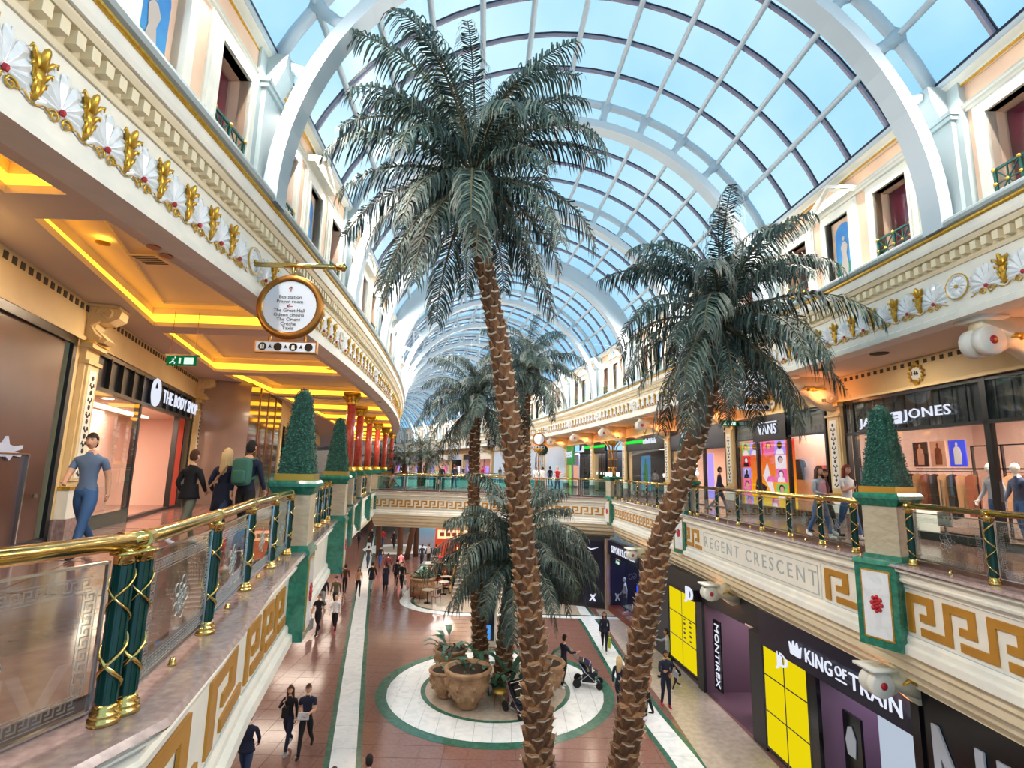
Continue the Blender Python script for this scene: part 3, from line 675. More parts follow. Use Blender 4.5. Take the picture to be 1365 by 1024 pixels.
for sg in (-1, 1):
    b.ball((sg * .235, .32, -.45), (.03, .08, .08), 8, 5, 2); b.ball((sg * .26, .32, -.45), (.02, .03, .03), 6, 4, 3)
    for c_, l_, a_ in ((.95, .28, -.5), (1.1, .34, -.15), (1.28, .26, .4), (1.0, .2, .7), (1.4, .2, -.1), (.82, .18, .1)):
        b.tube([(sg * .15, c_ - l_ * .5, -.36 - sin(a_) * l_ * .4), (sg * .18, c_, -.34), (sg * .17, c_ + l_ * .5, -.36 + sin(a_) * l_ * .5)], [.02, .05, .015], 5, 3)
    b.tube([(sg * .15, y, z) for y, z in [(1.62 + .14 * (1 - t / 14) * cos(t * .6), -.6 + .14 * (1 - t / 14) * sin(t * .6)) for t in range(12)]], .02, 4, 0)
b.box(-.3, .3, .1, .6, -.06, 0, 1); BRK = b.mesh('scroll_bracket', ['cream', 'white', 'red', 'gold'], True)
def facade_band(nm, mb_frames): pass
fr_ = struct('wall_right')
b = MB(); csweep(b, [(FAC, 3.72), (FAC + .3, 3.72), (FAC + .3, SOF), (FAC, SOF)], -6, 118, 2); b.build('frieze_band', 'shopcream', fr_)
b = MB(); csweep(b, [(FAC - .06, 3.72), (FAC, 3.72), (FAC, 3.8), (FAC - .06, 3.78)], -6, 118, 2); b.build('architrave_bead', 'shopcream', fr_)
b = MB()
for i in range(-20, 400):
    s = i * .22
    b.box(-.05, .05, -.012, .0, 4.3, 4.4, 0, FR(s, FAC))  # dark blocks stand in for the shade between dentils
tag(b.build('dentil_gap_shade', 'darkgap', fr_), kind='stuff')
PANELW = MB().box(-.36, .36, .0, .3, .12, 3.72).mesh('pier', 'shopcream')
for j, sa in enumerate(ARCH[:-2]):
    if sa < 0: continue
    ob('pilaster', PILS, fr_, FR(sa, FAC)); ob('pier', PANELW, fr_, FR(sa, FAC))
    if sa < 72: ob('scroll_bracket', BRK, fr_, FR(sa, XR, SOF))
    if sa < 50:
        T = FR(sa, XR, SOF)
        l = bpy.data.lights.new('bracket_lamp', 'POINT'); l.energy = 9; l.color = (1, .36, .12); l.shadow_soft_size = .05
        o = bpy.data.objects.new('bracket_lamp', l); COL.objects.link(o); o.location = (T @ Matrix.Translation((.42, 1.2, -.62))).translation
        MB().lathe([(.02, -.05), (.05, -.05), (.06, .03), (.04, .03)], 8).tube([(0, 0, -.03), (-.05, .3, -.1), (-.1, .6, -.1)], .01, 4).build('lamp_cup', 'brass', fr_, T @ Matrix.Translation((.42, 1.2, -.72)))
def cartouche(T, txt, label, cat='plaque'):
    r = empty('number_plaque', T, label, cat)
    b = MB(); b.lathe([(.17, 0), (.17, .03), (.13, .05), (.0, .06)], 16, 0, Matrix.Rotation(pi / 2, 4, 'X')); b.build('plate', 'white', r, T)
    b = MB()
    for i in range(12):
        a = i * pi / 6; b.tube([(cos(a) * .16, -.02, sin(a) * .16), (cos(a + .25) * .24, -.04, sin(a + .25) * .24), (cos(a + .5) * .2, -.05, sin(a + .5) * .2)], [.03, .028, .015], 5)
    b.ball((0, -.04, -.25), (.08, .03, .06), 6, 4); b.ball((0, -.04, .25), (.07, .03, .05), 6, 4); b.build('gilt_scrolls', 'gold', r, T, True)
    if txt: ob('lettering', text_mesh(txt, .15, .004, m='ink'), r, T @ Matrix.Translation((0, -.068, 0)))
cartouche(FR(9.94, FAC, 4.08), '146', 'oval gilt-scrolled plaque reading 146 above the clothing shop on the upper gallery')
cartouche(FR(15.9, FAC, 4.08), '144', 'gilt number plaque above the sports shoe shop with the orange screens')
cartouche(FR(21.8, FAC, 4.08), '', 'gilt number plaque above the dark fashion shopfront behind the leaning palm')
cartouche(FR(27.8, FAC, 4.08), '', 'small gilt plaque hanging above the shop with the green light strip')
# ---- generic shop interior room, local x 0..w, y depth, open to the front
def room(root, T, w, d, z0, z1, wallm='pinkw', ceil='shopceil', floor='redg2'):
    b = MB(); b.box(0, w, d, d + .1, z0, z1); b.box(-.1, 0, .1, d, z0, z1); b.box(w, w + .1, .1, d, z0, z1); b.build('shop_wall', wallm, root, T)
    b = MB(); b.box(0, w, .2, d, z1 - .05, z1, 0); b.build('shop_ceiling', 'soffit', root, T)
    b = MB()
    for i in range(2): b.box(w * .1, w * .9, d * (.25 + .4 * i), d * (.33 + .4 * i), z1 - .09, z1 - .05)
    b.build('ceiling_light_strip', ceil, root, T)
    if floor: MB().box(0, w, .1, d, z0 - .02, z0 + .006).build('shop_floor', floor, root, T)
def frame_rect(root, T, x0, x1, z0, z1, t, y0, y1, m='blackfr', nm='frame'):
    b = MB(); b.box(x0, x0 + t, y0, y1, z0, z1); b.box(x1 - t, x1, y0, y1, z0, z1); b.box(x0, x1, y0, y1, z1 - t, z1); b.box(x0, x1, y0, y1, z0, z0 + t * .8); b.build(nm, m, root, T)
def sign(T, txt, size, m, label, depth=.03, sp=1.0, bold=0, cat='sign', sx=1.0, extra=None, nm='shop_sign'):
    r = empty(nm, T, label, cat); ob('lettering', text_mesh(txt, size, depth, m=m, sp=sp, bold=bold), r, T @ Matrix.Diagonal((sx, 1, 1, 1)))
    if extra: extra(r, T)
    return r
# ---- clothing shop (146)
def thing_box(): pass
r = struct('window_1'); T = FR(12.5, FAC)
W = 12.5 - 1.1
room(r, T @ Matrix.Translation((-.55, 0, 0)), W + .55, 4.5, .12, 3.72)
frame_rect(r, T, 0, W, .12, 3.72, .09, -.02, .12)
for x, w in ((0.3, .12), (4.25, .13), (8.2, .12)): bx('mullion', 'blackfr', r, x, x + w, -.03, .1, .12, 3.7, T)
bx('transom_rail', 'blackfr', r, 0, W, -.03, .08, 2.72, 2.8, T)
b = MB()
for i in range(34): b.box(.1 + i * .34, .13 + i * .34, .02, .06, 2.8, 3.64)
b.build('transom_bar', 'blackfr', r, T)
bx('transom_backing', 'char', r, .1, W - .1, .12, .16, 2.8, 3.66, T)
bx('pane', 'shop_glass', r, .1, W - .1, .0, .012, 2.8, 3.66, T)
for a, c in ((.42, 4.25), (4.38, 8.2)): bx('pane', 'shop_glass', r, a, c, .0, .012, .3, 2.72, T)
bx('plinth', 'blackfr', r, 0, W, -.03, .15, .12, .3, T)
def jj(rr, TT):
    MB().box(-.17, .17, -.03, .03, -.15, .15).build('logo_tile', 'letter', rr, TT @ Matrix.Translation((-.035, 0, 0)))
    MB().box(-.12, .12, -.045, -.03, -.05, -.02).box(-.12, -.09, -.045, -.03, -.02, .05).box(-.12, .12, -.045, -.03, .03, .06).build('logo_mark', 'char', rr, TT @ Matrix.Translation((-.035, 0, 0)))
sT = T @ Matrix.Translation((2.02, -.08, 3.06))
s_ = empty('shop_sign', sT, 'white illuminated letters with a square logo tile over the clothing shop numbered 146', 'sign')
fit_text(s_, sT @ Matrix.Translation((-.81, 0, -.06)), 'JACK', 1.02, .29, 'letter')
fit_text(s_, sT @ Matrix.Translation((.88, 0, .02)), 'JONES', 1.33, .31, 'letter')
jj(s_, sT)
# racks with hanging clothes, posters and mannequins inside
def rack(T, label, n, cols, w=1.7, z=1.62, glabel='', grp='clothes on the rails'):
    r = empty('clothes_rail', T, label, 'clothes rail')
    b = MB(); b.tube([(-w / 2, 0, 0), (-w / 2, 0, z), (w / 2, 0, z), (w / 2, 0, 0)], .02, 5); b.build('rail', 'black', r, T)
    MB().box(-w / 2, w / 2, -.2, .2, .02, .05).build('base_shelf', 'black', r, T)
    for i in range(n):
        x = -w / 2 + w * (i + .5) / n; c = cols[i % len(cols)]
        g = MB(); h = .95 + .1 * ((i * 7) % 3); g.prism([(-.04, 0), (-.14, -.07), (-.12, -h), (-.01, -h - .02), (0, -.45), (.02, -h), (.13, -h + .03), (.14, -.07), (.04, 0)], -.05, .05)
        g.tube([(0, 0, 0), (0, 0, .05), (.02, 0, .07)], .006, 4)
        o = g.build('hanging_garment', c, None, T @ Matrix.Translation((x, 0, z - .07)) @ Matrix.Rotation(.5, 4, 'Z')); tag(o, glabel % {'tan_cloth': 'tan', 'rust_cloth': 'rust', 'dark_cloth': 'dark', 'olive_cloth': 'olive'}.get(c, 'grey'), 'clothing', grp + ' ' + c.split('_')[0])
for k, v in dict(tan_cloth='b98a5e', rust_cloth='8a4a30', dark_cloth='2c2624', olive_cloth='6a6248', jean_cloth='3c5f8c', white_cloth='e6e6ea').items(): M[k] = mat(k, v, .9)
rack(T @ Matrix.Translation((.95, 1.9, .12)), 'clothes rail of tan trousers beside the topiary seen through the shop glass', 8, ['dark_cloth', 'tan_cloth', 'rust_cloth', 'dark_cloth', 'tan_cloth'], 2.2, glabel='%s trousers hanging on the rail nearest the topiary in the clothing shop')
rack(T @ Matrix.Translation((3.1, 2.4, .12)), 'clothes rail of brown garments beside the mannequins in the clothing shop', 6, ['tan_cloth', 'rust_cloth', 'olive_cloth', 'dark_cloth'], 1.6, glabel='%s garment hanging on the rail beside the mannequins', grp='clothes beside the mannequins')
bx('wall_rail', 'black', r, -.3, 3.2, 2.34, 2.4, 1.8, 1.84, T); bx('wall_rail', 'black', r, 1.5, 3.2, 2.34, 2.4, 2.4, 2.43, T)
for x in (1.5, 2.3, 3.2): bx('wall_rail', 'black', r, x, x + .04, 2.34, 2.4, .12, 2.43, T)
def poster(T, w, h, cols, label, shapes=None, cat='poster'):
    r = empty('poster', T, label, cat); MB().box(-w / 2, w / 2, 0, .03, -h / 2, h / 2).build('board', cols[0], r, T)
    b = MB()
    b.prism([(-w * .2, -h * .42), (w * .22, -h * .42), (w * .26, -h * .05), (w * .18, h * .2), (.05 * w, h * .26), (-.08 * w, h * .26), (-w * .2, h * .18)], -.002, -.008)
    b.prism([(.07 * w * cos(t * pi / 5), h * .34 + .07 * h * sin(t * pi / 5) * 1.2) for t in range(10)], -.002, -.008); b.build('printed_figure', cols[1], r, T)
M['blueprint'] = mat('blue_print', '2f3fc0', .5, emit='2f3fc0', estr=.5); M['peachprint'] = mat('peach_print', 'e9b79a', .5); M['darkprint'] = mat('dark_print', '3a2622', .5)
poster(T @ Matrix.Translation((-.05, 2.3, 2.24)), .5, .72, ['darkprint', 'peachprint'], 'dark framed poster with a pale figure hanging left of the blue poster')
poster(T @ Matrix.Translation((.55, 2.3, 2.24)), .5, .72, ['peachprint', 'rust_cloth'], 'peach poster with a brown figure hanging between dark and blue posters')
poster(T @ Matrix.Translation((1.15, 2.3, 2.24)), .5, .72, ['blueprint', 'white_cloth'], 'blue poster with a white figure hanging in the clothing shop')
poster(T @ Matrix.Translation((.2, .6, 1.45)), .4, .5, ['blueprint', 'white_cloth'], 'low blue poster standing in the clothing shop window behind the women')
def track(T, w, n, label):
    r = empty('track_light', T, label, 'light'); MB().box(-w / 2, w / 2, -.02, .02, -.02, .0).build('track', 'black', r, T)
    for i in range(n):
        x = -w / 2 + w * (i + .5) / n; h = MB().lathe([(.03, -.12), (.045, -.04), (.03, -.02)], 8).mesh('spot_head', 'black'); ob('spot_head', h, r, T @ Matrix.Translation((x, 0, 0)))
        ob('spot_lens', MB().lathe([(.0, -.125), (.035, -.125)], 8).mesh('spot_lens', 'spot'), r, T @ Matrix.Translation((x, 0, 0)))
track(T @ Matrix.Translation((5.8, 1.6, 3.4)), 5, 3, 'ceiling track with bright spots inside the clothing shop')
MB().box(-.35, .35, -.3, .3, 0, .75).build('display_plinth', 'white', None, T @ Matrix.Translation((1.1, 1.0, .12))); tag(bpy.data.objects['display_plinth'], 'tall white display plinth in the clothing shop window behind the topiary', 'plinth')
o = MB().box(-.02, .02, -.02, .02, 0, 1.4).box(-.2, .2, -.02, .02, .25, .6).build('ticket_stand', 'chrome', None, T @ Matrix.Translation((1.95, 1.0, .12))); tag(o, 'slim metal ticket stand inside the clothing shop window', 'stand')
# ---- sports shoe shop with screens
r = struct('window_2'); T = FR(18.5, FAC); W = 5.4
room(r, T, W, 1.7, .12, 3.72, 'pinkw')
frame_rect(r, T, 0, W, .12, 3.72, .08, -.02, .12)
for x in (1.5, 3.42): bx('mullion', 'blackfr', r, x, x + .09, -.03, .1, .12, 3.7, T)
bx('transom_rail', 'blackfr', r, 0, W, -.03, .08, 2.86, 2.92, T)
bx('transom_backing', 'char', r, .1, W - .1, .1, .13, 2.92, 3.66, T); bx('pane', 'shop_glass', r, .08, W - .08, .0, .012, 2.92, 3.66, T)
for a, c in ((.08, 1.5), (1.59, 3.42), (3.51, W - .08)): bx('pane', 'shop_glass', r, a, c, .0, .012, .42, 2.86, T)
bx('plinth', 'black', r, 0, W, -.03, .3, .12, .42, T)
bx('sign_box', 'black', r, 1.45, 3.5, -.10, -.03, 2.78, 3.72, T)
def vn(rr, TT): MB().box(-.45, .62, -.02, .01, .20, .25).build('logo_bar', 'letter', rr, TT)
sT = T @ Matrix.Translation((2.45, -.14, 3.22)); s_ = empty('shop_sign', sT, 'white illuminated letters under a bar on the black box above the orange screens', 'sign'); fit_text(s_, sT @ Matrix.Translation((0, 0, -.02)), 'VANS', 1.15, .36, 'letter'); vn(s_, sT)
def grad_screen(name):
    m = bpy.data.materials.new(name); m.use_nodes = True; t = m.node_tree; t.nodes.clear(); o = t.nodes.new('ShaderNodeOutputMaterial'); e = t.nodes.new('ShaderNodeEmission')
    c = t.nodes.new('ShaderNodeTexCoord'); sp = t.nodes.new('ShaderNodeSeparateXYZ'); mr = t.nodes.new('ShaderNodeMapRange'); mr.inputs[1].default_value = .5; mr.inputs[2].default_value = 2.7
    r_ = t.nodes.new('ShaderNodeValToRGB'); el = r_.color_ramp.elements; el[0].color = lin('ffc81a'); el[1].color = lin('f03a28'); x = el.new(.45); x.color = lin('ff8a1c')
    t.links.new(c.outputs['Object'], sp.inputs[0]); t.links.new(sp.outputs[2], mr.inputs[0]); t.links.new(mr.outputs[0], r_.inputs[0]); t.links.new(r_.outputs[0], e.inputs[0]); e.inputs[1].default_value = .62; t.links.new(e.outputs[0], o.inputs[0]); return m
M['screen'] = grad_screen('screen_orange')
for n_, c_, s_2 in (('scr_pink', 'ff6fae', .6), ('scr_lilac', 'b49cff', .6), ('scr_skin', 'e9a98c', .55), ('scr_dark', '3a2228', .5), ('scr_white', 'ffe9f0', .6), ('scr_green', '9fd86a', .55), ('scr_red', 'ff3038', .6)): M[n_] = glow(n_, c_, s_2)
sc = empty('video_wall', T, 'orange and yellow video wall with portrait tiles in the sports shoe shop window', 'screen')
MB().box(.1, 3.35, .22, .3, .42, 2.84).build('screen_panel', 'screen', sc, T)
def portrait(x, z, w, h, bgm, face, hair, top):
    b = MB(); b.box(x, x + w, .19, .215, z, z + h, 0); cx = x + w / 2
    b.prism([(cx - w * .36, z), (cx + w * .36, z), (cx + w * .3, z + h * .3), (cx + w * .1, z + h * .42), (cx - w * .1, z + h * .42), (cx - w * .3, z + h * .3)], .19, .182, mi=3)
    b.prism([(cx + w * .24 * cos(t * pi / 6), z + h * .66 + h * .27 * sin(t * pi / 6)) for t in range(12)], .19, .181, mi=2)
    b.prism([(cx + .02 + w * .17 * cos(t * pi / 6), z + h * .60 + h * .22 * sin(t * pi / 6)) for t in range(12)], .181, .176, mi=1)
    b.build('portrait_tile', [bgm, face, hair, top], sc, T)
for x, z, w, h, a, f, hh, tt in ((.12, 2.3, .55, .5, 'scr_green', 'scr_skin', 'scr_dark', 'scr_white'), (.68, 2.3, .8, .5, 'scr_lilac', 'scr_dark', 'scr_dark', 'scr_white'), (1.62, 2.3, .7, .5, 'scr_pink', 'scr_skin', 'scr_dark', 'scr_pink'), (2.35, 2.3, .62, .5, 'scr_lilac', 'scr_dark', 'scr_dark', 'scr_white'),
                               (.12, 1.85, .55, .42, 'scr_red', 'scr_white', 'scr_dark', 'scr_dark'), (.12, 1.4, .55, .42, 'scr_lilac', 'scr_dark', 'scr_white', 'scr_dark'), (.12, .75, .55, .62, 'scr_pink', 'scr_skin', 'scr_dark', 'scr_pink'), (2.35, 1.78, .62, .5, 'scr_white', 'scr_skin', 'scr_dark', 'scr_white'),
                               (2.35, 1.3, .62, .46, 'scr_pink', 'scr_white', 'scr_dark', 'scr_white'), (2.35, .75, .62, .5, 'scr_green', 'scr_skin', 'scr_dark', 'scr_white'), (.3, .43, .45, .3, 'scr_lilac', 'scr_skin', 'scr_dark', 'scr_pink'), (1.0, .43, .42, .3, 'scr_skin', 'scr_dark', 'scr_dark', 'scr_red'), (2.0, .43, .4, .3, 'scr_pink', 'scr_skin', 'scr_dark', 'scr_white')):
    portrait(x, z, w, h, a, f, hh, tt)
b = MB(); b.prism([(.95, 1.0), (1.6, .9), (1.75, 1.1), (1.4, 1.25), (1.25, 1.5), (1.05, 1.35)], .21, .2, mi=0); b.prism([(1.7, 1.3), (2.3, 1.3), (2.2, 1.52), (1.85, 1.5)], .21, .2, mi=1); b.prism([(1.5, 1.5), (1.8, 2.0), (2.2, .9), (2.0, .9)], .212, .205, mi=2); b.build('screen_picture', ['scr_dark', 'scr_pink', 'scr_white'], sc, T)
o = MB().prism([(-.3, .1), (-.42, -.1), (-.3, -.15), (-.25, -.05), (-.25, -.6), (.25, -.6), (.25, -.05), (.3, -.15), (.42, -.1), (.3, .1), (.12, .16), (-.12, .16)], -.03, .03).build('hanging_t_shirt', 'dark_cloth', None, T @ Matrix.Translation((1.75, 1.5, 2.0))); tag(o, 'dark T-shirt hung flat on the pink wall of the sports shoe shop', 'clothing')
poster(T @ Matrix.Translation((3.0, 1.5, 1.7)), .5, .45, ['orange', 'dark_cloth'], 'small orange poster beside the dark T-shirt in the shoe shop')
rack(T @ Matrix.Translation((4.4, 1.2, .12)), 'low rail of clothes in the sports shoe shop doorway', 4, ['dark_cloth', 'olive_cloth'], 1.1, 1.2, glabel='%s garment on the low rail in the shoe shop', grp='clothes in the shoe shop')
track(T @ Matrix.Translation((4.2, 1.3, 3.5)), 1.6, 2, 'ceiling track with spots inside the sports shoe shop')
# ---- dark fashion shop behind the leaning palm
r = struct('window_3'); T = FR(24.5, FAC); room(r, T, 5.4, 3.5, .12, 3.0, 'pinkw'); bx('fascia_panel', 'navy', r, 0, 5.4, -.06, .1, 2.72, 3.72, T); frame_rect(r, T, 0, 5.4, .12, 2.74, .07, -.02, .1)
for x in (3.4,): bx('mullion', 'blackfr', r, x, x + .14, -.03, .1, .12, 2.74, T)
bx('pane', 'shop_glass', r, .07, 3.4, 0, .012, .2, 2.7, T)
bx('purple_banner', 'scr_lilac', r, 2.8, 3.3, .5, .55, .4, 2.5, T)
sT = T @ Matrix.Translation((1.9, -.1, 3.25)); sign(sT, 'SUPER\nDRY', .36, 'letter', 'white stacked letters on the dark fascia behind the leaning palm', bold=.012)
rack(T @ Matrix.Translation((4.4, 1.2, .12)), 'dark clothes rail in the doorway of the navy fronted shop', 5, ['dark_cloth', 'rust_cloth'], 1.2, glabel='%s garment on the rail in the navy fronted shop', grp='clothes in the navy shop')
for i in range(3):
    o = MB().ball((0, 0, 0), .09, 8, 6).tube([(0, 0, .08), (0, 0, .6)], .008, 4).build('pendant_lamp', 'lamp' if 0 else 'spot', None, T @ Matrix.Translation((.55 + .2 * (i % 2), 1.0, 2.1 - .55 * i))); tag(o, ['upper', 'middle', 'lowest'][i] + ' round lamp in the navy fronted shop window', 'lamp')
# ---- shoe shop with the green strip: two bays
for kk, (s0, w) in enumerate(((30.5, 5.4), (39.6, 5.4))):
    r = struct('window_%d' % (4 + kk)); T = FR(s0, FAC); room(r, T, w, 3, .12, 3.1, 'char'); bx('fascia_panel', 'black', r, 0, w, -.06, .1, 2.9, 3.72, T); frame_rect(r, T, 0, w, .12, 2.92, .07, -.02, .1)
    bx('pane', 'shop_glass', r, .07, w - .07, 0, .012, .2, 2.88, T)
    bx('green_light_strip', 'greenlit', r, .0 if kk == 0 else 1.2, 3.1 if kk == 0 else w, -.1, -.06, 3.3, 3.48, T)
T = FR(30.5, FAC); sign(T @ Matrix.Translation((3.6, -.1, 3.35)), 'schuh kids', .42, 'letter', 'white lower-case letters right of the green light strip', bold=.012)
poster(T @ Matrix.Translation((2.1, .3, 1.5)), 1.3, 2.1, ['muralsky', 'greensign'], 'tall green and yellow lit poster under the green light strip')
T = FR(39.6, FAC)
sg_ = empty('shop_sign', T @ Matrix.Translation((.6, -.1, 3.25)), 'white boot shaped sign left of the green light strip', 'sign')
MB().prism([(-.6, -.2), (.45, -.2), (.5, .3), (.2, .3), (.1, .0), (-.3, -.08), (-.6, -.1)], -.03, .03).build('boot_shape', 'letter', sg_, T @ Matrix.Translation((.6, -.1, 3.25)))
o = MB().box(-.6, .6, 0, .06, 0, 2.4).build('navy_door_panel', 'navy', None, T @ Matrix.Translation((2.4, .35, .12))); tag(o, 'dark blue door panel in the shoe shop with a small white mark', 'panel')
ob('printed_mark', text_mesh('schuh', .25, .004, m='letter'), o, T @ Matrix.Translation((2.4, .33, 1.2)))
# ---- green fronted shop
r = struct('window_6'); T = FR(45.5, FAC); room(r, T, 5.4, 3, .12, 3.1, 'lilac'); bx('wall_infill', 'lilac', r, 0, 2.4, -.02, .1, .12, 3.72, T)
sg_ = empty('shop_sign', T @ Matrix.Translation((3.7, -.12, 2.9)), 'square green sign board with white script above the lime window', 'sign'); TT = T @ Matrix.Translation((3.7, -.12, 2.9))
MB().box(-1.1, 1.1, 0, .1, -.85, .8).build('board', 'greensign', sg_, TT); ob('lettering', text_mesh('zest', .95, .02, m='letter', bold=.02), sg_, TT @ Matrix.Translation((0, -.03, .1)))
bx('lime_window', 'scr_green', r, 2.6, 3.6, .1, .15, .3, 2.0, T); bx('shop_display', 'scr_skin', r, 3.7, 4.8, .3, .35, .3, 2.0, T)
# ---- pale hoardings and farther shops
r = struct('wall_right')
b = MB(); csweep(b, [(FAC - .02, .12), (FAC + .1, .12), (FAC + .1, 3.72), (FAC - .02, 3.72)], 43, 66, 2); b.build('hoarding', 'bluehoard', r)
for i in range(7):
    s = 46 + i * 2.7; b = MB(); b.prism([(-.15, .6), (.15, .6), (.12, 1.6), (.2, 2.2), (.05, 3.0), (-.1, 2.9), (-.18, 1.8)], -.03, -.02); b.build('printed_figure', 'ink' if i % 3 else 'bluehoard', r, FR(s, FAC))
for i, c in enumerate(['pinkw', 'lilac', 'char', 'pinkw', 'lilac', 'pinkw', 'char', 'lilac']):
    s1 = 72.5 + i * 6; T = FR(s1, FAC); room(r, T, 5.4, 2.5, .12, 3.1, c, 'shopceil'); bx('fascia_panel', ['white', 'navy', 'lilac'][i % 3], r, 0, 5.4, -.06, .1, 2.9, 3.72, T)
    for k in range(3): bx('display', ['scr_pink', 'scr_lilac', 'scr_skin', 'scr_white'][(i + k) % 4], r, .4 + k * 1.7, 1.4 + k * 1.7, .5, .6, .4, 1.9, T)
    bx('mullion', 'blackfr', r, 2.6, 2.7, -.02, .05, .12, 2.9, T)
# ---- left: hoarding, skincare shop, tan panel wall
r = struct('wall_left'); 
bx('frieze_band', 'shopcream', r, LX(-2.5), LX(18.5), 0, .3, 3.72, SOF, TL)
b = MB()
for i in range(95):
    x = LX(-2) + i * .225; b.box(x, x + .11, -.012, 0, 4.28, 4.39)  # shade between the dentils put in as dark strips
tag(b.build('dentil_gap_shade', 'darkgap', r, TL), kind='stuff')
bx('architrave_bead', 'shopcream', r, LX(-2.5), LX(18.5), -.05, 0, 3.72, 3.8, TL)
for y in (9.75, 18.35): ob('pilaster', PILS, r, TL @ Matrix.Translation((LX(y) + .05, 0, 0))); ob('scroll_console', CONS, r, TL @ Matrix.Translation((LX(y) + .05, 0, 0))); bx('pier', 'shopcream', r, LX(y) - .42, LX(y) + .42, 0, .3, .12, 3.72, TL)
bx('pier_plinth', 'ledge', r, LX(9.75) - .42, LX(9.75) + .1, -.06, 0, .12, .5, TL)
bx('hoarding', 'brown', r, LX(-2), LX(9.0), .02, .1, .12, 3.66, TL); frame_rect(r, TL, LX(-2), LX(9.3), .12, 3.72, .14, -.04, .02)
for x in (7.3, 8.35): bx('door_edge', 'bronze' if x < 8 else 'chrome', r, LX(x), LX(x) + .04, -.03, .02, .14, 1.62, TL)
bx('door_edge', 'bronze', r, LX(7.3), LX(8.35), -.03, .02, 1.6, 1.62, TL)
o = MB().box(-.06, .06, -.03, 0, -.03, .03).build('door_handle', 'chrome', r, TL @ Matrix.Translation((LX(8.65), -.04, .95)))
T = TL @ Matrix.Translation((LX(7.88), -.0, 1.66))
sg_ = empty('wall_logo', T, 'pale lizard shaped emblem on the brown hoarding', 'logo')
MB().prism([(-.9, -.02), (-.5, -.1), (-.35, -.2), (-.28, -.1), (-.1, -.1), (0, -.16), (.08, -.08), (.3, -.1), (.33, -.05), (.1, -.02), (.3, .02), (.32, .08), (.1, .05), (-.05, .08), (-.12, .2), (-.2, .1), (-.5, .1), (-.8, .14), (-1.0, .1)], -.015, .02).build('emblem', 'lilac', sg_, T)
# skincare shop
r = struct('window_7'); x0, x1 = LX(10.15), LX(18.05); T = TL
room(r, TL @ Matrix.Translation((x0, 0, 0)), x1 - x0, 4.2, .12, 3.0, 'pinkw')
frame_rect(r, T, x0, x1, .12, 3.72, .10, -.02, .12)
bx('transom_backing', 'char', r, x0, x1, .06, .12, 2.95, 3.66, T)
b = MB()
for i in range(12): x = x0 + .1 + i * .7; b.box(x, x + .05, -.03, .06, 2.95, 3.66)
b.box(x0, x1, -.03, .1, 2.92, 3.0); b.build('transom_bar', 'blackfr', r, T)
for y in (12.95, 16.35): bx('mullion', 'blackfr', r, LX(y), LX(y) + .09, -.02, .12, .12, 2.95, T)
bx('pane', 'shop_glass', r, x0 + .1, LX(12.95), 0, .012, .45, 2.92, T); bx('plinth', 'dkgreen', r, x0 + .1, LX(12.95), -.03, .1, .12, .42, T)
bx('wall_infill', 'pinkw', r, LX(13.1), LX(16.4), 1.6, 1.7, .12, 2.95, T)
bx('red_jamb', 'orange', r, LX(16.45), LX(17.2), .02, .1, .12, 2.92, T); bx('dark_jamb', 'black', r, LX(17.2), x1, .0, .1, .12, 2.95, T)
sT = T @ Matrix.Translation((LX(15.9), -.08, 3.32)); 
def lg(rr, TT):
    b = MB(); P = [(-2.42 + .26 * cos(t * pi / 12), -.03, .33 * sin(t * pi / 12)) for t in range(-8, 21)]; b.tube(P, .045, 5); b.prism([(-2.52, -.28), (-2.32, -.28), (-2.36, .1), (-2.48, .1)], -.05, -.01); b.build('logo_mark', 'letter', rr, TT)
s_ = empty('shop_sign', sT, 'white illuminated letters with a round leaf logo over the skincare shop', 'sign'); fit_text(s_, sT @ Matrix.Translation((.35, 0, 0)), 'THE BODY SHOP', 4.0, .36, 'letter'); lg(s_, sT)
M['pinkglow'] = glow('pink_poster', 'ff8f86', .7)
poster(T @ Matrix.Translation((LX(10.75), .45, 1.75)), .95, 1.9, ['pinkglow', 'red'], 'glowing pink poster of a face in the skincare shop window')
for i, x in enumerate((11.3, 12.0)):
    q = T @ Matrix.Translation((LX(x), 1.6, .12)); rr = empty('product_shelf', q, ['display shelf with gold jars behind the walking man', 'second display shelf deeper in the skincare window'][i], 'shelf')
    b = MB(); b.box(-.4, -.36, -.15, .15, 0, 1.9); b.box(.36, .4, -.15, .15, 0, 1.9)
    b.build('upright', 'black', rr, q)
    for k in range(5): bx('shelf_board', 'wood', rr, -.38, .38, -.15, .15, .2 + .4 * k, .23 + .4 * k, q)
    for k in range(5):
        for n_ in range(4):
            o = MB().lathe([(.04, 0), (.045, .1), (.03, .13), (.03, .17), (.0, .17)], 8).build('jar', ['gold', 'white_cloth', 'orange', 'pinkw'][(n_ + k) % 4], None, q @ Matrix.Translation((-.27 + .18 * n_, 0, .23 + .4 * k))); tag(o, '%s jar on the %s board of the %s display shelf in the skincare shop' % (['gold', 'white', 'orange', 'pink'][(n_ + k) % 4], ['lowest', 'second', 'middle', 'fourth', 'top'][k], ['nearer', 'farther'][i]), 'jar', 'jars on the skincare shop shelves')
track(T @ Matrix.Translation((LX(11.6), 1.3, 2.7)), 2.4, 4, 'row of bright spotlights inside the skincare shop')
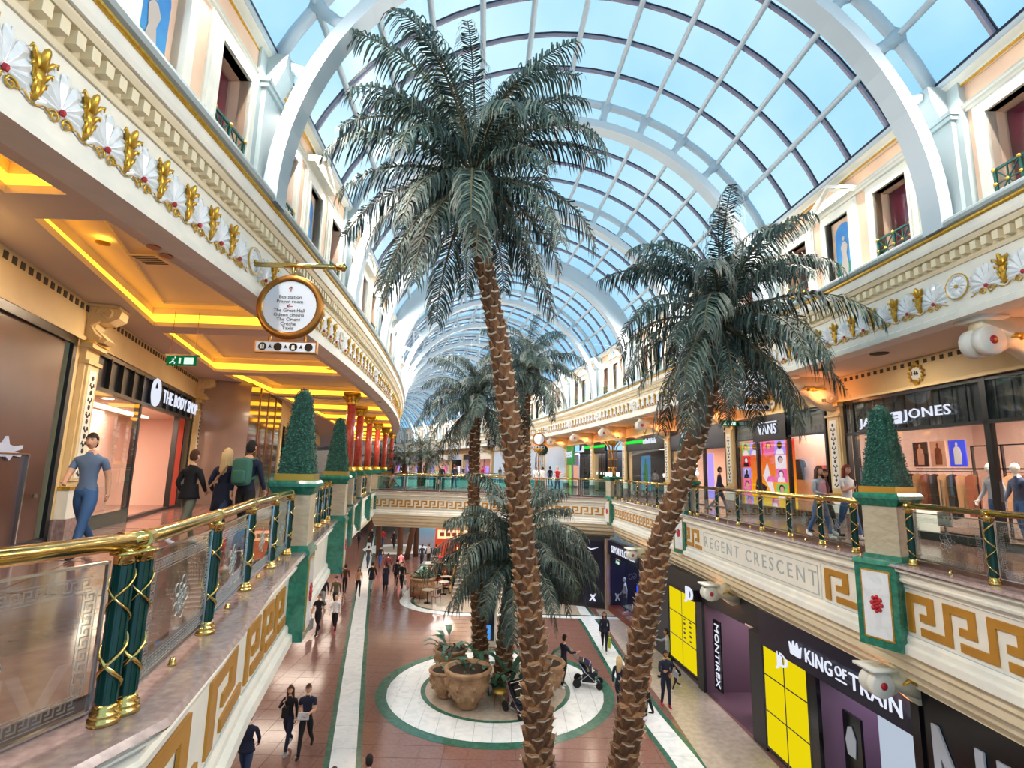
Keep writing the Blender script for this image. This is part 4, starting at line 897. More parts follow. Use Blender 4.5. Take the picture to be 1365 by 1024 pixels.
# tan glossy panel wall and mirror-like glazing beyond
r = struct('wall_left'); P0, P1, P2 = (-10.95, 18.55), (-9.5, 19.1), (-10.7, 24.5)
T = FP(P0, P1); bx('tan_panel', 'tan', r, 0, pathlen(P0, P1), 0, .12, .12, SOF, T)
T = FP(P1, P2); bx('glazing', 'mirror', r, 0, 5.5, 0, .1, .12, SOF, T)
for x in (1.4, 2.8, 4.2): bx('mullion', 'bronze', r, x, x + .05, -.03, 0, .12, SOF, T)
T = FP((-10.7, 24.5), (-12.6, 31)); bx('frieze_band', 'shopcream', r, 0, 30, 0, .3, 3.4, SOF, T)
for i in range(8):
    bx('pier', 'shopcream', r, i * 3.4, i * 3.4 + .45, -.06, .3, .12, 3.4, T)
for i in range(7):
    bx('shop_opening', ['char', 'pinkw', 'black', 'wood'][i % 4], r, i * 3.4 + .45, i * 3.4 + 3.4, .5, .6, .12, 3.4, T); bx('mullion', 'blackfr', r, i * 3.4 + 1.8, i * 3.4 + 1.95, 0, .1, .12, 3.4, T); bx('lit_display', ['scr_white', 'scr_skin', 'scr_pink'][i % 3], r, i * 3.4 + 2.2, i * 3.4 + 3.0, .4, .48, 1.2, 2.4, T)
# ================================================================ lower level shops
LFX = 7.95; ZT = -2.34
M['litgrey'] = mat('grey_letter', 'aab4c4', .5); M['purplefloor'] = mat('mauve_floor', '5b4650', .25); M['purpwall'] = mat('mauve_wall', '5a4450', .6); M['bluepale'] = glow('pale_screen', 'c5d2e2', .45); M['bluemid'] = glow('blue_screen', '4f9be6', .55)
r = struct('wall_right')
def LB(nm, m, sa, sb, y0, y1, z0, z1): return bx(nm, m, r, 0, sa - sb, y0, y1, z0, z1, FR(sa, LFX))
LB('fascia_panel', 'black', 8.15, -3, 0, .3, LOW, ZT); LB('fascia_panel', 'navy', 13.6, 8.15, -.05, .25, -3.3, ZT); LB('fascia_panel', 'char', 23.6, 13.6, 0, .3, -3.15, ZT)
LB('fascia_panel', 'navy', 28.0, 23.6, -.02, .3, -3.1, ZT); LB('black_pier', 'char', 14.25, 13.55, 0, .5, LOW, -3.1); LB('black_pier', 'black', 11.5, 11.2, 0, .5, LOW, -3.2); LB('black_pier', 'char', 17.8, 17.35, 0, .4, LOW, -3.1)
LB('black_pier', 'char', 23.6, 20.25, 0, .3, LOW, -3.1); LB('black_pier', 'black', 8.3, 8.1, -.05, .3, LOW, ZT); LB('stone_pier', 'tan', 28.6, 28.0, -.1, .3, LOW, ZT)
for sa, sb, wm in ((11.2, 8.3, 'purpwall'), (17.35, 14.25, 'purpwall'), (27.9, 23.6, 'navy')):
    room(r, FR(sa, LFX), sa - sb, 4.5, LOW, -3.1, wm, 'coolceil', 'purplefloor')
LB('pane', 'shop_glass', 27.9, 23.6, 0, .02, LOW + .3, -3.1)
LB('plinth', 'wood', 27.9, 23.6, -.03, .6, LOW, LOW + .3)
def lightbox(sa, w, zb, zt, label, menu=False):
    T = FR(sa, LFX); q = empty('light_box', T, label, 'light box')
    bx('casing', 'black', q, -.06, w + .06, .0, .3, zb - .06, zt + .06, T)
    nx, nz = 2, 3; 
    for i in range(nx):
        for k in range(nz):
            bx('lit_tile', 'lightbox', q, w * i / nx + .03, w * (i + 1) / nx - .03, -.006, .0, zb + (zt - zb) * k / nz + .02, zb + (zt - zb) * (k + 1) / nz - .02, T)
    if menu:
        b = MB()
        for i in range(2):
            for k in range(5): b.box(w * .56 + i * .52, w * .56 + i * .52 + .16, -.012, -.006, zb + (zt - zb) * .38 + k * .17, zb + (zt - zb) * .38 + k * .17 + .05 + .03 * (k % 2))
        b.build('printed_lines', 'ink', q, T)
    return q, T
q, T1 = lightbox(13.5, 2.0, -5.98, -3.12, 'nearer yellow light box with two white letters near its top')
ob('lettering', text_mesh('JD', .5, .02, m='letter', bold=.02), q, T1 @ Matrix.Translation((1.0, -.03, -3.42)) @ Matrix.Shear('XY', 4, (0, 0)))
lightbox(20.2, 2.4, -5.85, -3.1, 'yellow light box with small printed lines behind the man holding the child', True)
sT = FR(17.6, LFX, -2.88) @ Matrix.Translation((0, -.35, 0)); s_ = sign(sT, 'JD', .62, 'letter', 'white illuminated pair of letters above the farther yellow light box', bold=.03); bx('bracket_box', 'black', s_, -.3, .3, .03, .35, -.2, .2, sT)
sT = FR(12.0, LFX, -2.88) @ Matrix.Translation((0, -.1, 0)); s_ = empty('shop_sign', sT, 'white letters with a crown on the navy fascia below the gallery', 'sign')
fit_text(s_, sT @ Matrix.Translation((1.12, 0, 0)), 'KING', 1.0, .33, 'letter')
fit_text(s_, sT @ Matrix.Translation((1.92, 0, .05)), 'OF', .38, .22, 'letter'); bx('underline', 'letter', s_, 1.74, 2.1, -.012, .01, -.15, -.12, sT)
fit_text(s_, sT @ Matrix.Translation((2.93, 0, 0)), 'TRAIN', 1.45, .33, 'letter')
b = MB(); b.prism([(.0, -.16), (.4, -.16), (.46, .12), (.34, .0), (.28, .18), (.2, .0), (.12, .18), (.06, .0), (-.06, .12)], -.02, .02); b.build('crown', 'letter', s_, sT)
sT = FR(8.0, LFX, -3.95) @ Matrix.Translation((.03, -.03, 0)); s_ = empty('shop_sign', sT, 'huge pale grey block letters on the black wall at the lower right corner', 'sign')
ob('lettering', text_mesh('NEXT', 2.9, .02, m='litgrey', bold=.04, align='LEFT'), s_, sT @ Matrix.Diagonal((.55, 1, 1, 1)))
sT = FR(27.4, LFX, -2.72) @ Matrix.Translation((0, -.06, 0)); s_ = empty('shop_sign', sT, 'white letters on the lower navy fascia behind the leaning palm', 'sign'); fit_text(s_, sT @ Matrix.Translation((1.75, 0, 0)), 'SSPORTS.CO.UK', 3.4, .36, 'letter')
T = FR(17.15, LFX); q = empty('banner', T, 'black vertical banner with white letters in the lower shop doorway', 'banner'); bx('cloth', 'black', q, 0, .55, .3, .34, -5.9, -3.6, T); ob('lettering', text_mesh('MONTIREX', .42, .006, m='letter'), q, T @ Matrix.Translation((.28, .28, -4.75)) @ Matrix.Rotation(pi / 2, 4, 'Y'))
T = FR(15.7, LFX); q = empty('poster', T, 'dark poster frame with a blue figure in the shop doorway between the yellow boxes', 'poster'); bx('frame', 'black', q, 0, .7, .8, .86, -5.9, -4.0, T); bx('print', 'bluemid', q, .12, .55, .78, .8, -5.1, -4.8, T); bx('print', 'litgrey', q, .12, .55, .78, .8, -4.6, -4.2, T)
T = FR(10.9, LFX); q = empty('poster', T, 'tall black and white sport poster beside the nearer yellow box', 'poster'); bx('frame', 'black', q, 0, .6, .4, .46, -5.9, -3.9, T)
for z in (-4.5, -5.4): MB().prism([(.15, z - .3), (.4, z - .3), (.45, z + .1), (.32, z + .35), (.2, z + .3), (.1, z)], .37, .39).build('printed_figure', 'litgrey', q, T)
T = FR(9.9, LFX); q = empty('display_screen', T, 'pale grey-blue display screen under the crown sign', 'screen'); bx('screen', 'bluepale', q, 0, 1.5, .5, .56, -6.1, -3.3, T); MB().prism([(.2, -6.1), (1.2, -6.1), (1.0, -5.3), (.5, -5.0)], .48, .5).build('picture', 'litgrey', q, T)
MB().ball((0, 0, 0), (.22, .2, .16)).prism([(-.25, -.05), (.3, -.02), (.25, .02), (-.2, .03)], -.2, .2).build('cap_picture', 'black', q, T @ Matrix.Translation((.8, .42, -4.85)))
T = FR(8.9, LFX); q = empty('display_screen', T, 'small bright blue screen at the near edge of the crown-sign shopfront', 'screen'); bx('screen', 'bluemid', q, 0, .45, .1, .15, -5.9, -4.3, T); bx('housing', 'black', q, -.04, .5, .15, .25, -6.1, -4.2, T)
T = FR(26.6, LFX); o = bx('lit_plinth', 'blueglow', None, 1.2, 1.8, .6, 1.1, LOW + .3, LOW + 1.9, T); tag(o, 'glowing blue plinth in the sports shop window behind the leaning palm', 'plinth')
# end wall of the shop run, facing the camera under the bridge
r = struct('wall_back'); T = FP((1.6, 33.0), (5.9, 31.55)); bx('wall', 'char', r, 0, 4.5, 0, .3, LOW, -2.2, T); bx('stone_pier', 'tan', r, 4.2, 4.55, -.1, .1, LOW, -2.3, T)
T2 = T
q = empty('shop_poster', T2, 'navy shop panel with a curved tick and leaping figure beside the stone pier', 'panel'); bx('panel', 'navy', q, 2.85, 4.15, -.06, 0, LOW + .2, -2.5, T2)
MB().prism([(3.2, -2.85), (3.4, -3.0), (3.9, -2.8), (3.42, -2.9), (3.28, -2.86), (3.24, -2.8)], -.08, -.06).build('curved_tick', 'letter', q, T2)
MB().prism([(3.45, -5.6), (3.3, -5.8), (3.36, -5.82), (3.5, -5.68), (3.62, -5.82), (3.7, -5.78), (3.58, -5.6), (3.72, -5.4), (3.66, -5.36), (3.52, -5.5), (3.4, -5.42), (3.36, -5.48)], -.08, -.06).build('leaping_figure', 'letter', q, T2)
q = empty('shop_poster', T2, 'black shop panel with a silver oval mark beside the navy panel', 'panel'); bx('panel', 'black', q, 1.5, 2.75, -.06, 0, LOW + .2, -2.5, T2); MB().tube([(2.1 + .2 * cos(t * pi / 8), -.08, -3.1 + .32 * sin(t * pi / 8)) for t in range(14)], .05, 5).build('oval_mark', 'litgrey', q, T2)
for i, c in enumerate(['S', 'G']): ob('lettering', text_mesh(['STORE', 'GO'][i], .5, .01, m='litgrey'), q, T2 @ Matrix.Translation((.9 + 1.3 * i, -.08, -4.6)))
# short brackets under the gallery edge
b = MB(); prof = [(.1, 0), (1.15, 0), (1.15, -.62), (.9, -.66), (.7, -.5), (.52, -.42), (.4, -.5), (.2, -.52), (.08, -.3)]
b.prism(prof, -.13, .13, 'x', 0); b.lathe([(.2, -.2), (.23, -.17), (.23, -.05), (.18, -.02), (.18, .02), (.23, .05), (.23, .17), (.2, .2)], 18, 1, Matrix.Translation((0, .2, -.3)) @ Matrix.Rotation(pi / 2, 4, 'Y'))
for sg in (-1, 1):
    b.ball((sg * .205, .2, -.3), (.03, .07, .07), 8, 5, 2); b.tube([(sg * .14, .6, -.3), (sg * .16, .75, -.2), (sg * .15, .95, -.35)], [.02, .05, .02], 5, 3)
b.box(-.28, .28, -.05, .45, -.05, 0, 1); BR2 = b.mesh('scroll_bracket', ['cream', 'white', 'red', 'gold'], True)
for s in (8.2, 15.2, 22.6):
    T = FR(s, 7.0, -1.98); ob('scroll_bracket', BR2, r, T)
    l = bpy.data.lights.new('bracket_lamp', 'POINT'); l.energy = 9; l.color = (1, .36, .12); l.shadow_soft_size = .05
    o = bpy.data.objects.new('bracket_lamp', l); COL.objects.link(o); o.location = (T @ Matrix.Translation((-.4, .8, -.6))).translation
# walls that close the lower level on the other side and at the end
r = struct('wall_left'); b = MB(); csweep(b, [(-13.5, LOW), (-13.2, LOW), (-13.2, -.6), (-13.5, -.6)], -6, 110, 4); b.build('wall', 'shopcream', r)
for i in range(12): T = FL(8 + i * 6, -13.2); bx('shop_opening', ['pinkw', 'char', 'lilac'][i % 3], r, -2.4, 2.4, -.06, -.02, LOW, -3.2, T); bx('fascia_panel', ['navy', 'white', 'black'][i % 3], r, -2.4, 2.4, -.12, -.05, -3.2, -2.5, T); bx('lit_display', ['scr_white', 'scr_skin'][i % 2], r, -1.8, 1.8, -.1, -.07, -5.4, -3.6, T)
r = struct('ceiling'); b = MB(); csweep(b, [(-13.5, -1.0), (XL - 3.2, -1.0), (XL - 3.2, -.62), (-13.5, -.62)], -6, 40, 4); b.build('lower_soffit', 'soffit', r)
r = struct('wall_back'); T = FP(tuple(CW(-15, 119).xy), tuple(CW(15, 119).xy)); bx('wall', 'peach', r, -2, 34, 0, .3, LOW, 9, T)

# ================================================================ stairs under the bridge
st = struct('floor')
for i in range(16): bx('stair_step', 'stone', st, -3.3, 1.6, 33.2 + i * .34, 33.56 + i * .34, LOW + .0, LOW + (i + 1) * .172, None or Matrix.Identity(4)); bx('stair_nosing', 'white', st, -3.3, 1.6, 33.17 + i * .34, 33.2 + i * .34, LOW + (i + 1) * .172 - .05, LOW + (i + 1) * .172 + .006, Matrix.Identity(4))
bx('landing', 'stone', st, -3.3, 1.6, 38.6, 40.2, LOW, LOW + 2.78, Matrix.Identity(4))
for i in range(19): bx('stair_step', 'stone', st, -3.3, 1.6, 40.2 + i * .34, 40.56 + i * .34, LOW + 2.4, LOW + 2.78 + (i + 1) * .172, Matrix.Identity(4)); bx('stair_nosing', 'white', st, -3.3, 1.6, 40.17 + i * .34, 40.2 + i * .34, LOW + 2.73 + (i + 1) * .172, LOW + 2.786 + (i + 1) * .172, Matrix.Identity(4))
hr = empty('stair_handrail', TR(-3.35, 33, LOW), 'brass and glass stair handrail rising under the bridge', 'handrail')
b = MB(); b.tube([(-3.35, 32.6, LOW + .9), (-3.35, 33.2, LOW + 1.0), (-3.35, 38.6, LOW + 3.75), (-3.35, 40.2, LOW + 3.8), (-3.35, 46.4, LOW + 7.0)], .045, 6); b.build('rail', 'brass', hr)
for y, z in ((33.2, 1.0), (36, 2.4), (38.6, 3.75), (40.2, 3.8)): MB().tube([(-3.35, y, LOW + z - 1), (-3.35, y, LOW + z)], .035, 6).build('rail_post', 'brass', hr)
# ================================================================ balustrades
FL_ = []
b = MB(); b.lathe([(.052, .10), (.052, .93)], 10, 0)
for i in range(10):
    a = 2 * pi * i / 10; b.box(-.006, .006, -.004, .004, .12, .91, 0, Matrix.Translation((.053 * cos(a), .053 * sin(a), 0)) @ Matrix.Rotation(a, 4, 'Z'))
SHAFT = b.mesh('post_shaft', 'dkgreen', False)
RIBS = [MB().tube([(.064 * cos(sg * t * 2 * pi * 2 / 32 + .4), .064 * sin(sg * t * 2 * pi * 2 / 32 + .4), .14 + .024 * t) for t in range(33)], .015, 4, 0, flat=.5).mesh('post_ribbon', 'brass', True) for sg in (1, -1)]
PB = MB().lathe([(.085, 0), (.085, .03), (.07, .035), (.078, .05), (.078, .062), (.062, .068), (.068, .085), (.058, .1), (.052, .11)], 14).mesh('post_base', 'brass', True)
PC = MB().lathe([(.052, .90), (.06, .92), (.06, .955), (.085, .965), (.085, .98), (.04, .985), (.045, 1.0), (.03, 1.03)], 14).mesh('post_cap', 'brass', True)
COLL = MB().lathe([(.03, 0), (.03, .015), (.022, .02), (.026, .035), (.018, .04), (.02, .055), (.0, .06)], 10).mesh('floor_stud', 'brass', True)
def rose_mesh(R):
    b = MB()
    for n, r0, w, ph in ((5, R * .78, R * .34, 0), (5, R * .5, R * .26, .6), (5, R * .24, R * .16, 0)):
        for i in range(n):
            a = 2 * pi * i / n + ph; c = (r0 * cos(a), r0 * sin(a)); P = [(c[0] + w * cos(t * pi / 5), 0, c[1] + w * sin(t * pi / 5)) for t in range(11)]
            b.tube(P, R * .035, 4, flat=.3)
    return b.mesh('etched_rose', 'etch')
RSM = rose_mesh(.15)
KEY = fret_mesh(.06, .055, .010, .002, 'key', 'etch')
def key_strip(L, vertical=False):
    b = MB(); n = max(1, int(L / .06)); w = L / n; t = .009; h = .055
    for i in range(n):
        x = i * w
        for a, c, z0, z1 in ((0, t, 0, h), (t, w * .74, h - t, h), (w * .74 - t, w * .74, h * .36, h - t), (w * .36, w * .74 - t, h * .36, h * .36 + t), (w * .36, w, 0, t)):
            if vertical: b.box(z0, z1, 0, .0015, x + a, x + c)
            else: b.box(x + a, x + c, 0, .0015, z0, z1)
    for o in (-.018, h + .012):
        if vertical: b.box(o, o + .005, 0, .0015, 0, L)
        else: b.box(0, L, 0, .0015, o, o + .005)
    return b
GL = {}
def balustrade(label, runs, posts, kind='fine', gm='panel_glass', group=None, keys=True):
    """runs: list of plan points for the rail; posts: points"""
    r = empty('balustrade', TR(posts[0][0], posts[0][1], 0), label, 'balustrade', group)
    m = MB(); m.tube([(p[0], p[1], 1.045) for p in runs], .052 if kind == 'fine' else .04, 10); m.build('handrail', 'brass', r, None, True)
    for i, p in enumerate(posts):
        q = posts[min(i + 1, len(posts) - 1)]; pp = posts[max(i - 1, 0)]; T = TR(p[0], p[1], 0, atan2(q[1] - pp[1], q[0] - pp[0]))
        if kind == 'fine':
            sh = ob('post', SHAFT, r, T); ob('post_ribbon', RIBS[0], sh, T); ob('post_ribbon', RIBS[1], sh, T); ob('post_base', PB, sh, T); ob('post_cap', PC, sh, T)
            m = MB(); m.lathe([(.058, -.05), (.056, 0), (.058, .05)], 12, 0, Matrix.Rotation(pi / 2, 4, 'Y')); 
            m.build('rail_collar', 'brass', r, T @ Matrix.Translation((0, 0, 1.045)))
        else:
            bx('post', 'chrome', r, -.025, .025, -.02, .02, 0, 1.02, T)
    for p, q in zip(posts, posts[1:]):
        L = pathlen(p, q)
        if L < .5: continue
        T = FP(p, q); a, c = .1, L - .1
        bx('glass_panel', gm, r, a, c, -.006, .006, .10, .94, T)
        b = MB(); 
        for x0, x1, z0, z1 in ((a, c, .925, .94), (a, c, .1, .115), (a, a + .014, .1, .94), (c - .014, c, .1, .94)): b.box(x0, x1, -.012, .012, z0, z1)
        b.build('panel_frame', 'chrome' if kind == 'fine' else 'grey', r, T)
        if kind == 'fine':
            ob('etched_rose', RSM, r, T @ Matrix.Translation(((a + c) / 2, -.008, .50)))
            ob('floor_stud', COLL, r, T @ Matrix.Translation(((a + c) / 2, 0, 0)))
            if keys:
                for z in (.80, .16): key_strip(L - .4).build('etched_border', 'etch', r, T @ Matrix.Translation((.2, -.009, z)))
                for x in (.17, L - .23): key_strip(.58, True).build('etched_border', 'etch', r, T @ Matrix.Translation((x, -.009, .21)))
    return r
def even(path, n):
    Ls = [pathlen(a, b) for a, b in zip(path, path[1:])]; tot = sum(Ls); out = []
    for i in range(n):
        d = tot * i / (n - 1)
        for (a, b), L in zip(zip(path, path[1:]), Ls):
            if d <= L + 1e-6: out.append(lerp(a, b, d / L)); break
            d -= L
    return out
balustrade('brass railed glass balustrade nearest the camera, one panel before the double post', [(-3.1, -.2), (-2.62, 2.4), (-2.36, 3.42)], [(-3.0, .4), (-2.72, 1.9), (-2.38, 3.42)])
pts = [(-2.36, 3.56), (-2.75, 5.12), (-3.23, 6.8), (-3.57, 8.26), (-3.83, 9.47)]
balustrade('glass balustrade with four green posts between the double post and the first topiary', [(-2.36, 3.42)] + pts + [(-3.9, 9.75)], pts)
ps = even([(-4.15, 10.6), (-5.2, 15.6)], 6); balustrade('short balustrade between the two left topiary pedestals', [(-4.1, 10.45), (-5.25, 15.75)], ps, keys=False)
ps = even([(-5.5, 16.6), (-6.35, 20.7)], 4); balustrade('balustrade between the second topiary and the first red column', [(-5.45, 16.4), (-6.4, 20.9)], ps, keys=False)
ps = even([(-6.55, 21.6), (-7.4, 25.7)], 4); balustrade('balustrade between the first and second red columns', [(-6.5, 21.5), (-7.45, 25.9)], ps, keys=False)
ps = even([(-7.6, 26.7), (-8.2, 30.5)], 4); balustrade('balustrade between the second and third red columns', [(-7.6, 26.6), (-8.25, 30.6)], ps, keys=False)
balustrade('balustrade on the upper gallery right of the near topiary pedestal', [(7.28, -1), (7.28, 10.25)], [(7.28, 9.84), (7.26, 8.2), (7.26, 6.5), (7.26, 4.9), (7.26, 3.2)])
balustrade('balustrade in front of the three women, left of the near topiary pedestal', [(7.2, 10.9), (6.95, 20.9)], [(6.97, 20.8), (6.98, 20.0), (7.05, 18.3), (7.1, 16.75), (7.14, 15.3), (7.18, 13.86), (7.2, 12.5), (7.2, 11.3)], keys=False)
balustrade('balustrade between the far topiary and the bronze lamp cluster on the right', [(6.88, 21.8), (6.15, 31.4)], even([(6.15, 31.2), (6.75, 22.8)], 7), keys=False)
for a, c, lb in ((BR[0], BR[1], 'left section of the bridge balustrade with plain grey posts'), (BR[1], BR[2], 'bridge balustrade section left of the tall palm trunk'), (BR[2], BR[3], 'long bridge balustrade section behind the tall palm trunk'), (BR[3], BR[4], 'right end section of the bridge balustrade by the lamp cluster')):
    L = pathlen(a, c); balustrade(lb, [a, c], even([lerp(a, c, .02), lerp(a, c, .98)], max(2, int(L / 1.9) + 1)), 'plain', 'teal_glass')
bb = [tuple(CW(x, 39.8).xy) for x in (-7.5, 7)]; balustrade('far side balustrade of the bridge in teal glass', bb, even(bb, 9), 'plain', 'teal_glass')
bb = [tuple(CW(x, 61.9).xy) for x in (-7.5, 7)]; balustrade('distant teal balustrade at the cafe terrace', bb, even(bb, 9), 'plain', 'teal_glass')
bb = [tuple(CW(7.1, s).xy) for s in (40, 47, 54, 61.8)]; balustrade('distant balustrade along the pale blue hoarding side', bb, even(bb, 12), 'plain', 'teal_glass')

# ================================================================ pedestals with topiary, red columns
def leafy(fn, n, sz, seed=1):    # many small leaves scattered on a surface given by fn(rnd)->(point, normal)
    rn = random.Random(seed); b = MB()
    for i in range(n):
        p, nn = fn(rn); a = rn.uniform(0, 2 * pi); t = nn.orthogonal().normalized(); u = nn.cross(t); d = t * cos(a) + u * sin(a); e = nn.cross(d)
        s = sz * rn.uniform(.7, 1.3); q = p + nn * rn.uniform(0, .03); tip = q + d * s + nn * s * rn.uniform(.1, .7)
        b.add([q - e * s * .35, q + e * s * .35, tip], [(0, 1, 2)], rn.choice((0, 0, 1)))
    return b
def obel_pt(w0, w1, z0, z1):
    def fn(rn):
        t = rn.random() ** 1.25; w = w0 + (w1 - w0) * t; f = rn.choice(((1, 0), (-1, 0), (0, 1), (0, -1))); o = rn.uniform(-w, w)
        if rn.random() < .06: # domed top
            a = rn.uniform(0, 2 * pi); e = rn.uniform(0, pi / 2); v = Vector((cos(a) * cos(e), sin(a) * cos(e), sin(e))); return Vector((0, 0, z1)) + v * w1, v
        return Vector((f[0] * w + (o if f[0] == 0 else 0), f[1] * w + (o if f[1] == 0 else 0), z0 + (z1 - z0) * t)), Vector((f[0], f[1], .2)).normalized()
    return fn
LEAFM = leafy(obel_pt(.30, .125, 0, 1.46), 5200, .035).mesh('leaves', ['hedge', 'hedge2'])
HC = MB().prism([(-.29, -.29), (.29, -.29), (.29, .29), (-.29, .29)], 0, 1.48, 'z', top=.42).ball((0, 0, 1.46), .13, 8, 6).mesh('hedge_core', 'hedge')
def pedestal(x, y, a, lab, topiary=None, zsc=1.0, h=1.25, ext=0.0):
    T = TR(x, y, 0, a); Q = T @ Matrix.Rotation((pi / 2 if x < 0 else -pi / 2), 4, 'Z'); r = empty('pedestal', T, lab, 'pedestal')
    MB().box(-.315, .315, -.315, .315, .08, 1.02).build('shaft', 'beigem', r, T)
    b = MB(); b.prism([(-.37, -.37), (.37, -.37), (.37, .37), (-.37, .37)], -.02, .1, 'z', top=.9)
    b.box(-.37, .37, -.37 - ext, .37, -1.52, -.02); b.prism([(-.40, -.40 - ext), (.40, -.40 - ext), (.40, .39), (-.40, .39)], -.06, .02, 'z', top=.95)
    b.build('base_block', 'greenm', r, Q)
    b = MB(); b.prism([(-.33, -.33), (.33, -.33), (.33, .33), (-.33, .33)], 1.0, 1.14, 'z', top=1.22); b.box(-.42, .42, -.42, .42, 1.14, 1.2); b.prism([(-.42, -.42), (.42, -.42), (.42, .42), (-.42, .42)], 1.2, h, 'z', top=.93); b.build('cap', 'greenm', r, T)
    Q = Q @ Matrix.Translation((0, -ext, 0))
    b = MB(); b.box(-.26, .26, -.385, -.36, -1.38, -.16, 0); b.box(-.235, .235, -.39, -.38, -1.35, -.19, 1); b.build('inlay_panel', ['gold', 'whitem'], r, Q)
    b = MB()
    for n_, rr, w in ((8, .095, .04), (6, .05, .03), (1, 0, .03)):
        for i in range(n_):
            t_ = 2 * pi * i / max(n_, 1) + rr * 7; b.ball((rr * .9 * cos(t_), -.395, -.76 + rr * 1.3 * sin(t_)), (w, .03, w), 6, 4)
    b.build('rose', 'red', r, Q)
    if topiary:
        t = empty('topiary', T @ Matrix.Translation((0, 0, h)), topiary, 'topiary')
        TT = T @ Matrix.Translation((0, 0, h)) @ Matrix.Diagonal((1, 1, zsc, 1))
        MB().box(-.34, .34, -.34, .34, 0, .12).build('tray', 'gilt', t, TT); ob('hedge_core', HC, t, TT @ Matrix.Translation((0, 0, .12))); lf = ob('leaves', LEAFM, t, TT @ Matrix.Translation((0, 0, .12))); lf['kind'] = 'stuff'
    return r
pedestal(-4.0, 10.1, .2, 'marble pedestal on the left gallery edge carrying the larger left topiary', 'larger clipped topiary obelisk on the left, in front of the coffered ceiling')
pedestal(-5.2, 16.1, .2, 'smaller marble pedestal beyond, carrying the second left topiary', 'smaller topiary obelisk beside the red columns')
pedestal(7.38, 10.5, .45, 'beige and green marble pedestal with a red rose in front of the clothing shop', 'topiary obelisk in front of the clothing shop on the right gallery', ext=.24)
pedestal(6.98, 21.3, .3, 'marble pedestal behind the leaning palm trunk on the right gallery', 'topiary obelisk half hidden behind the leaning palm trunk')
pedestal(6.1, 31.8, .3, 'marble pedestal at the right end of the bridge below the bronze lamp cluster')
pedestal(2.4, 45.5, .1, 'farther marble pedestal carrying the second bronze lamp cluster')
for i, (x, y) in enumerate(((-6.45, 21.2), (-7.5, 26.2), (-8.3, 31.0), (-8.95, 35.6), (-9.7, 41.0), (-10.4, 46.5))):
    T = TR(x, y, 0, .2); r = empty('column', T, ['nearest', 'second', 'third', 'fourth', 'fifth', 'farthest'][i] + ' red marble column with gilt capital along the left gallery', 'column')
    b = MB(); b.box(-.34, .34, -.34, .34, -1.5, .06); b.box(-.36, .36, -.36, .36, 1.08, 1.3); b.build('pedestal', 'greenm', r, T)
    bx('pedestal_shaft', 'beigem', r, -.28, .28, -.28, .28, .06, 1.08, T)
    MB().lathe([(.3, 1.3), (.3, 1.38), (.25, 1.42), (.27, 1.48), (.23, 1.5)], 16).build('base_ring', 'gold', r, T, True)
    MB().lathe([(.19, 1.5), (.19, 2.6), (.165, 4.0)], 18).build('shaft', 'redcol', r, T, True)
    b = MB(); b.lathe([(.19, 3.98), (.22, 4.02), (.2, 4.06), (.24, 4.16), (.32, 4.34)], 16)
    for k in range(8): a = k * pi / 4; b.tube([(.2 * cos(a), .2 * sin(a), 4.06), (.27 * cos(a), .27 * sin(a), 4.2), (.36 * cos(a), .36 * sin(a), 4.3), (.36 * cos(a), .36 * sin(a), 4.25)], .03, 4)
    b.box(-.32, .32, -.32, .32, 4.34, SOF); b.build('capital', 'gold', r, T, True)

# ================================================================ bronze lamp clusters on pedestals
for (x, y, lab) in ((6.1, 31.8, 'bronze multi-stem lamp cluster in front of the green light strip'), (2.4, 45.5, 'smaller bronze lamp cluster beside the green sign')):
    T = TR(x, y, 1.25); r = empty('lamp_cluster', T, lab, 'lamp')
    b = MB(); 
    for i in range(5): a = i * 2 * pi / 5; b.tube([(.28 * cos(a), .28 * sin(a), 0), (.2 * cos(a), .2 * sin(a), .9), (.22 * cos(a), .22 * sin(a), 1.7), (.5 * cos(a), .5 * sin(a), 2.05)], [.035, .028, .03, .05], 6)
    b.tube([(0, 0, 0), (0, 0, 2.0)], .04, 6); b.build('stem', 'bronze', r, T, True)
    b = MB()
    for z in (.5, 1.0, 1.5): b.lathe([(.26, z), (.28, z + .03), (.24, z + .05)], 12)
    b.lathe([(.05, 1.8), (.3, 1.95), (.42, 2.1), (.36, 2.12)], 12); b.build('band', 'gold', r, T)
    for i in range(5): a = i * 2 * pi / 5 + .3; MB().lathe([(.03, .02), (.06, .1), (.05, .2), (.02, .26)], 8).build('glass_shade', 'spot', r, T @ Matrix.Translation((.38 * cos(a), .38 * sin(a), 0)))

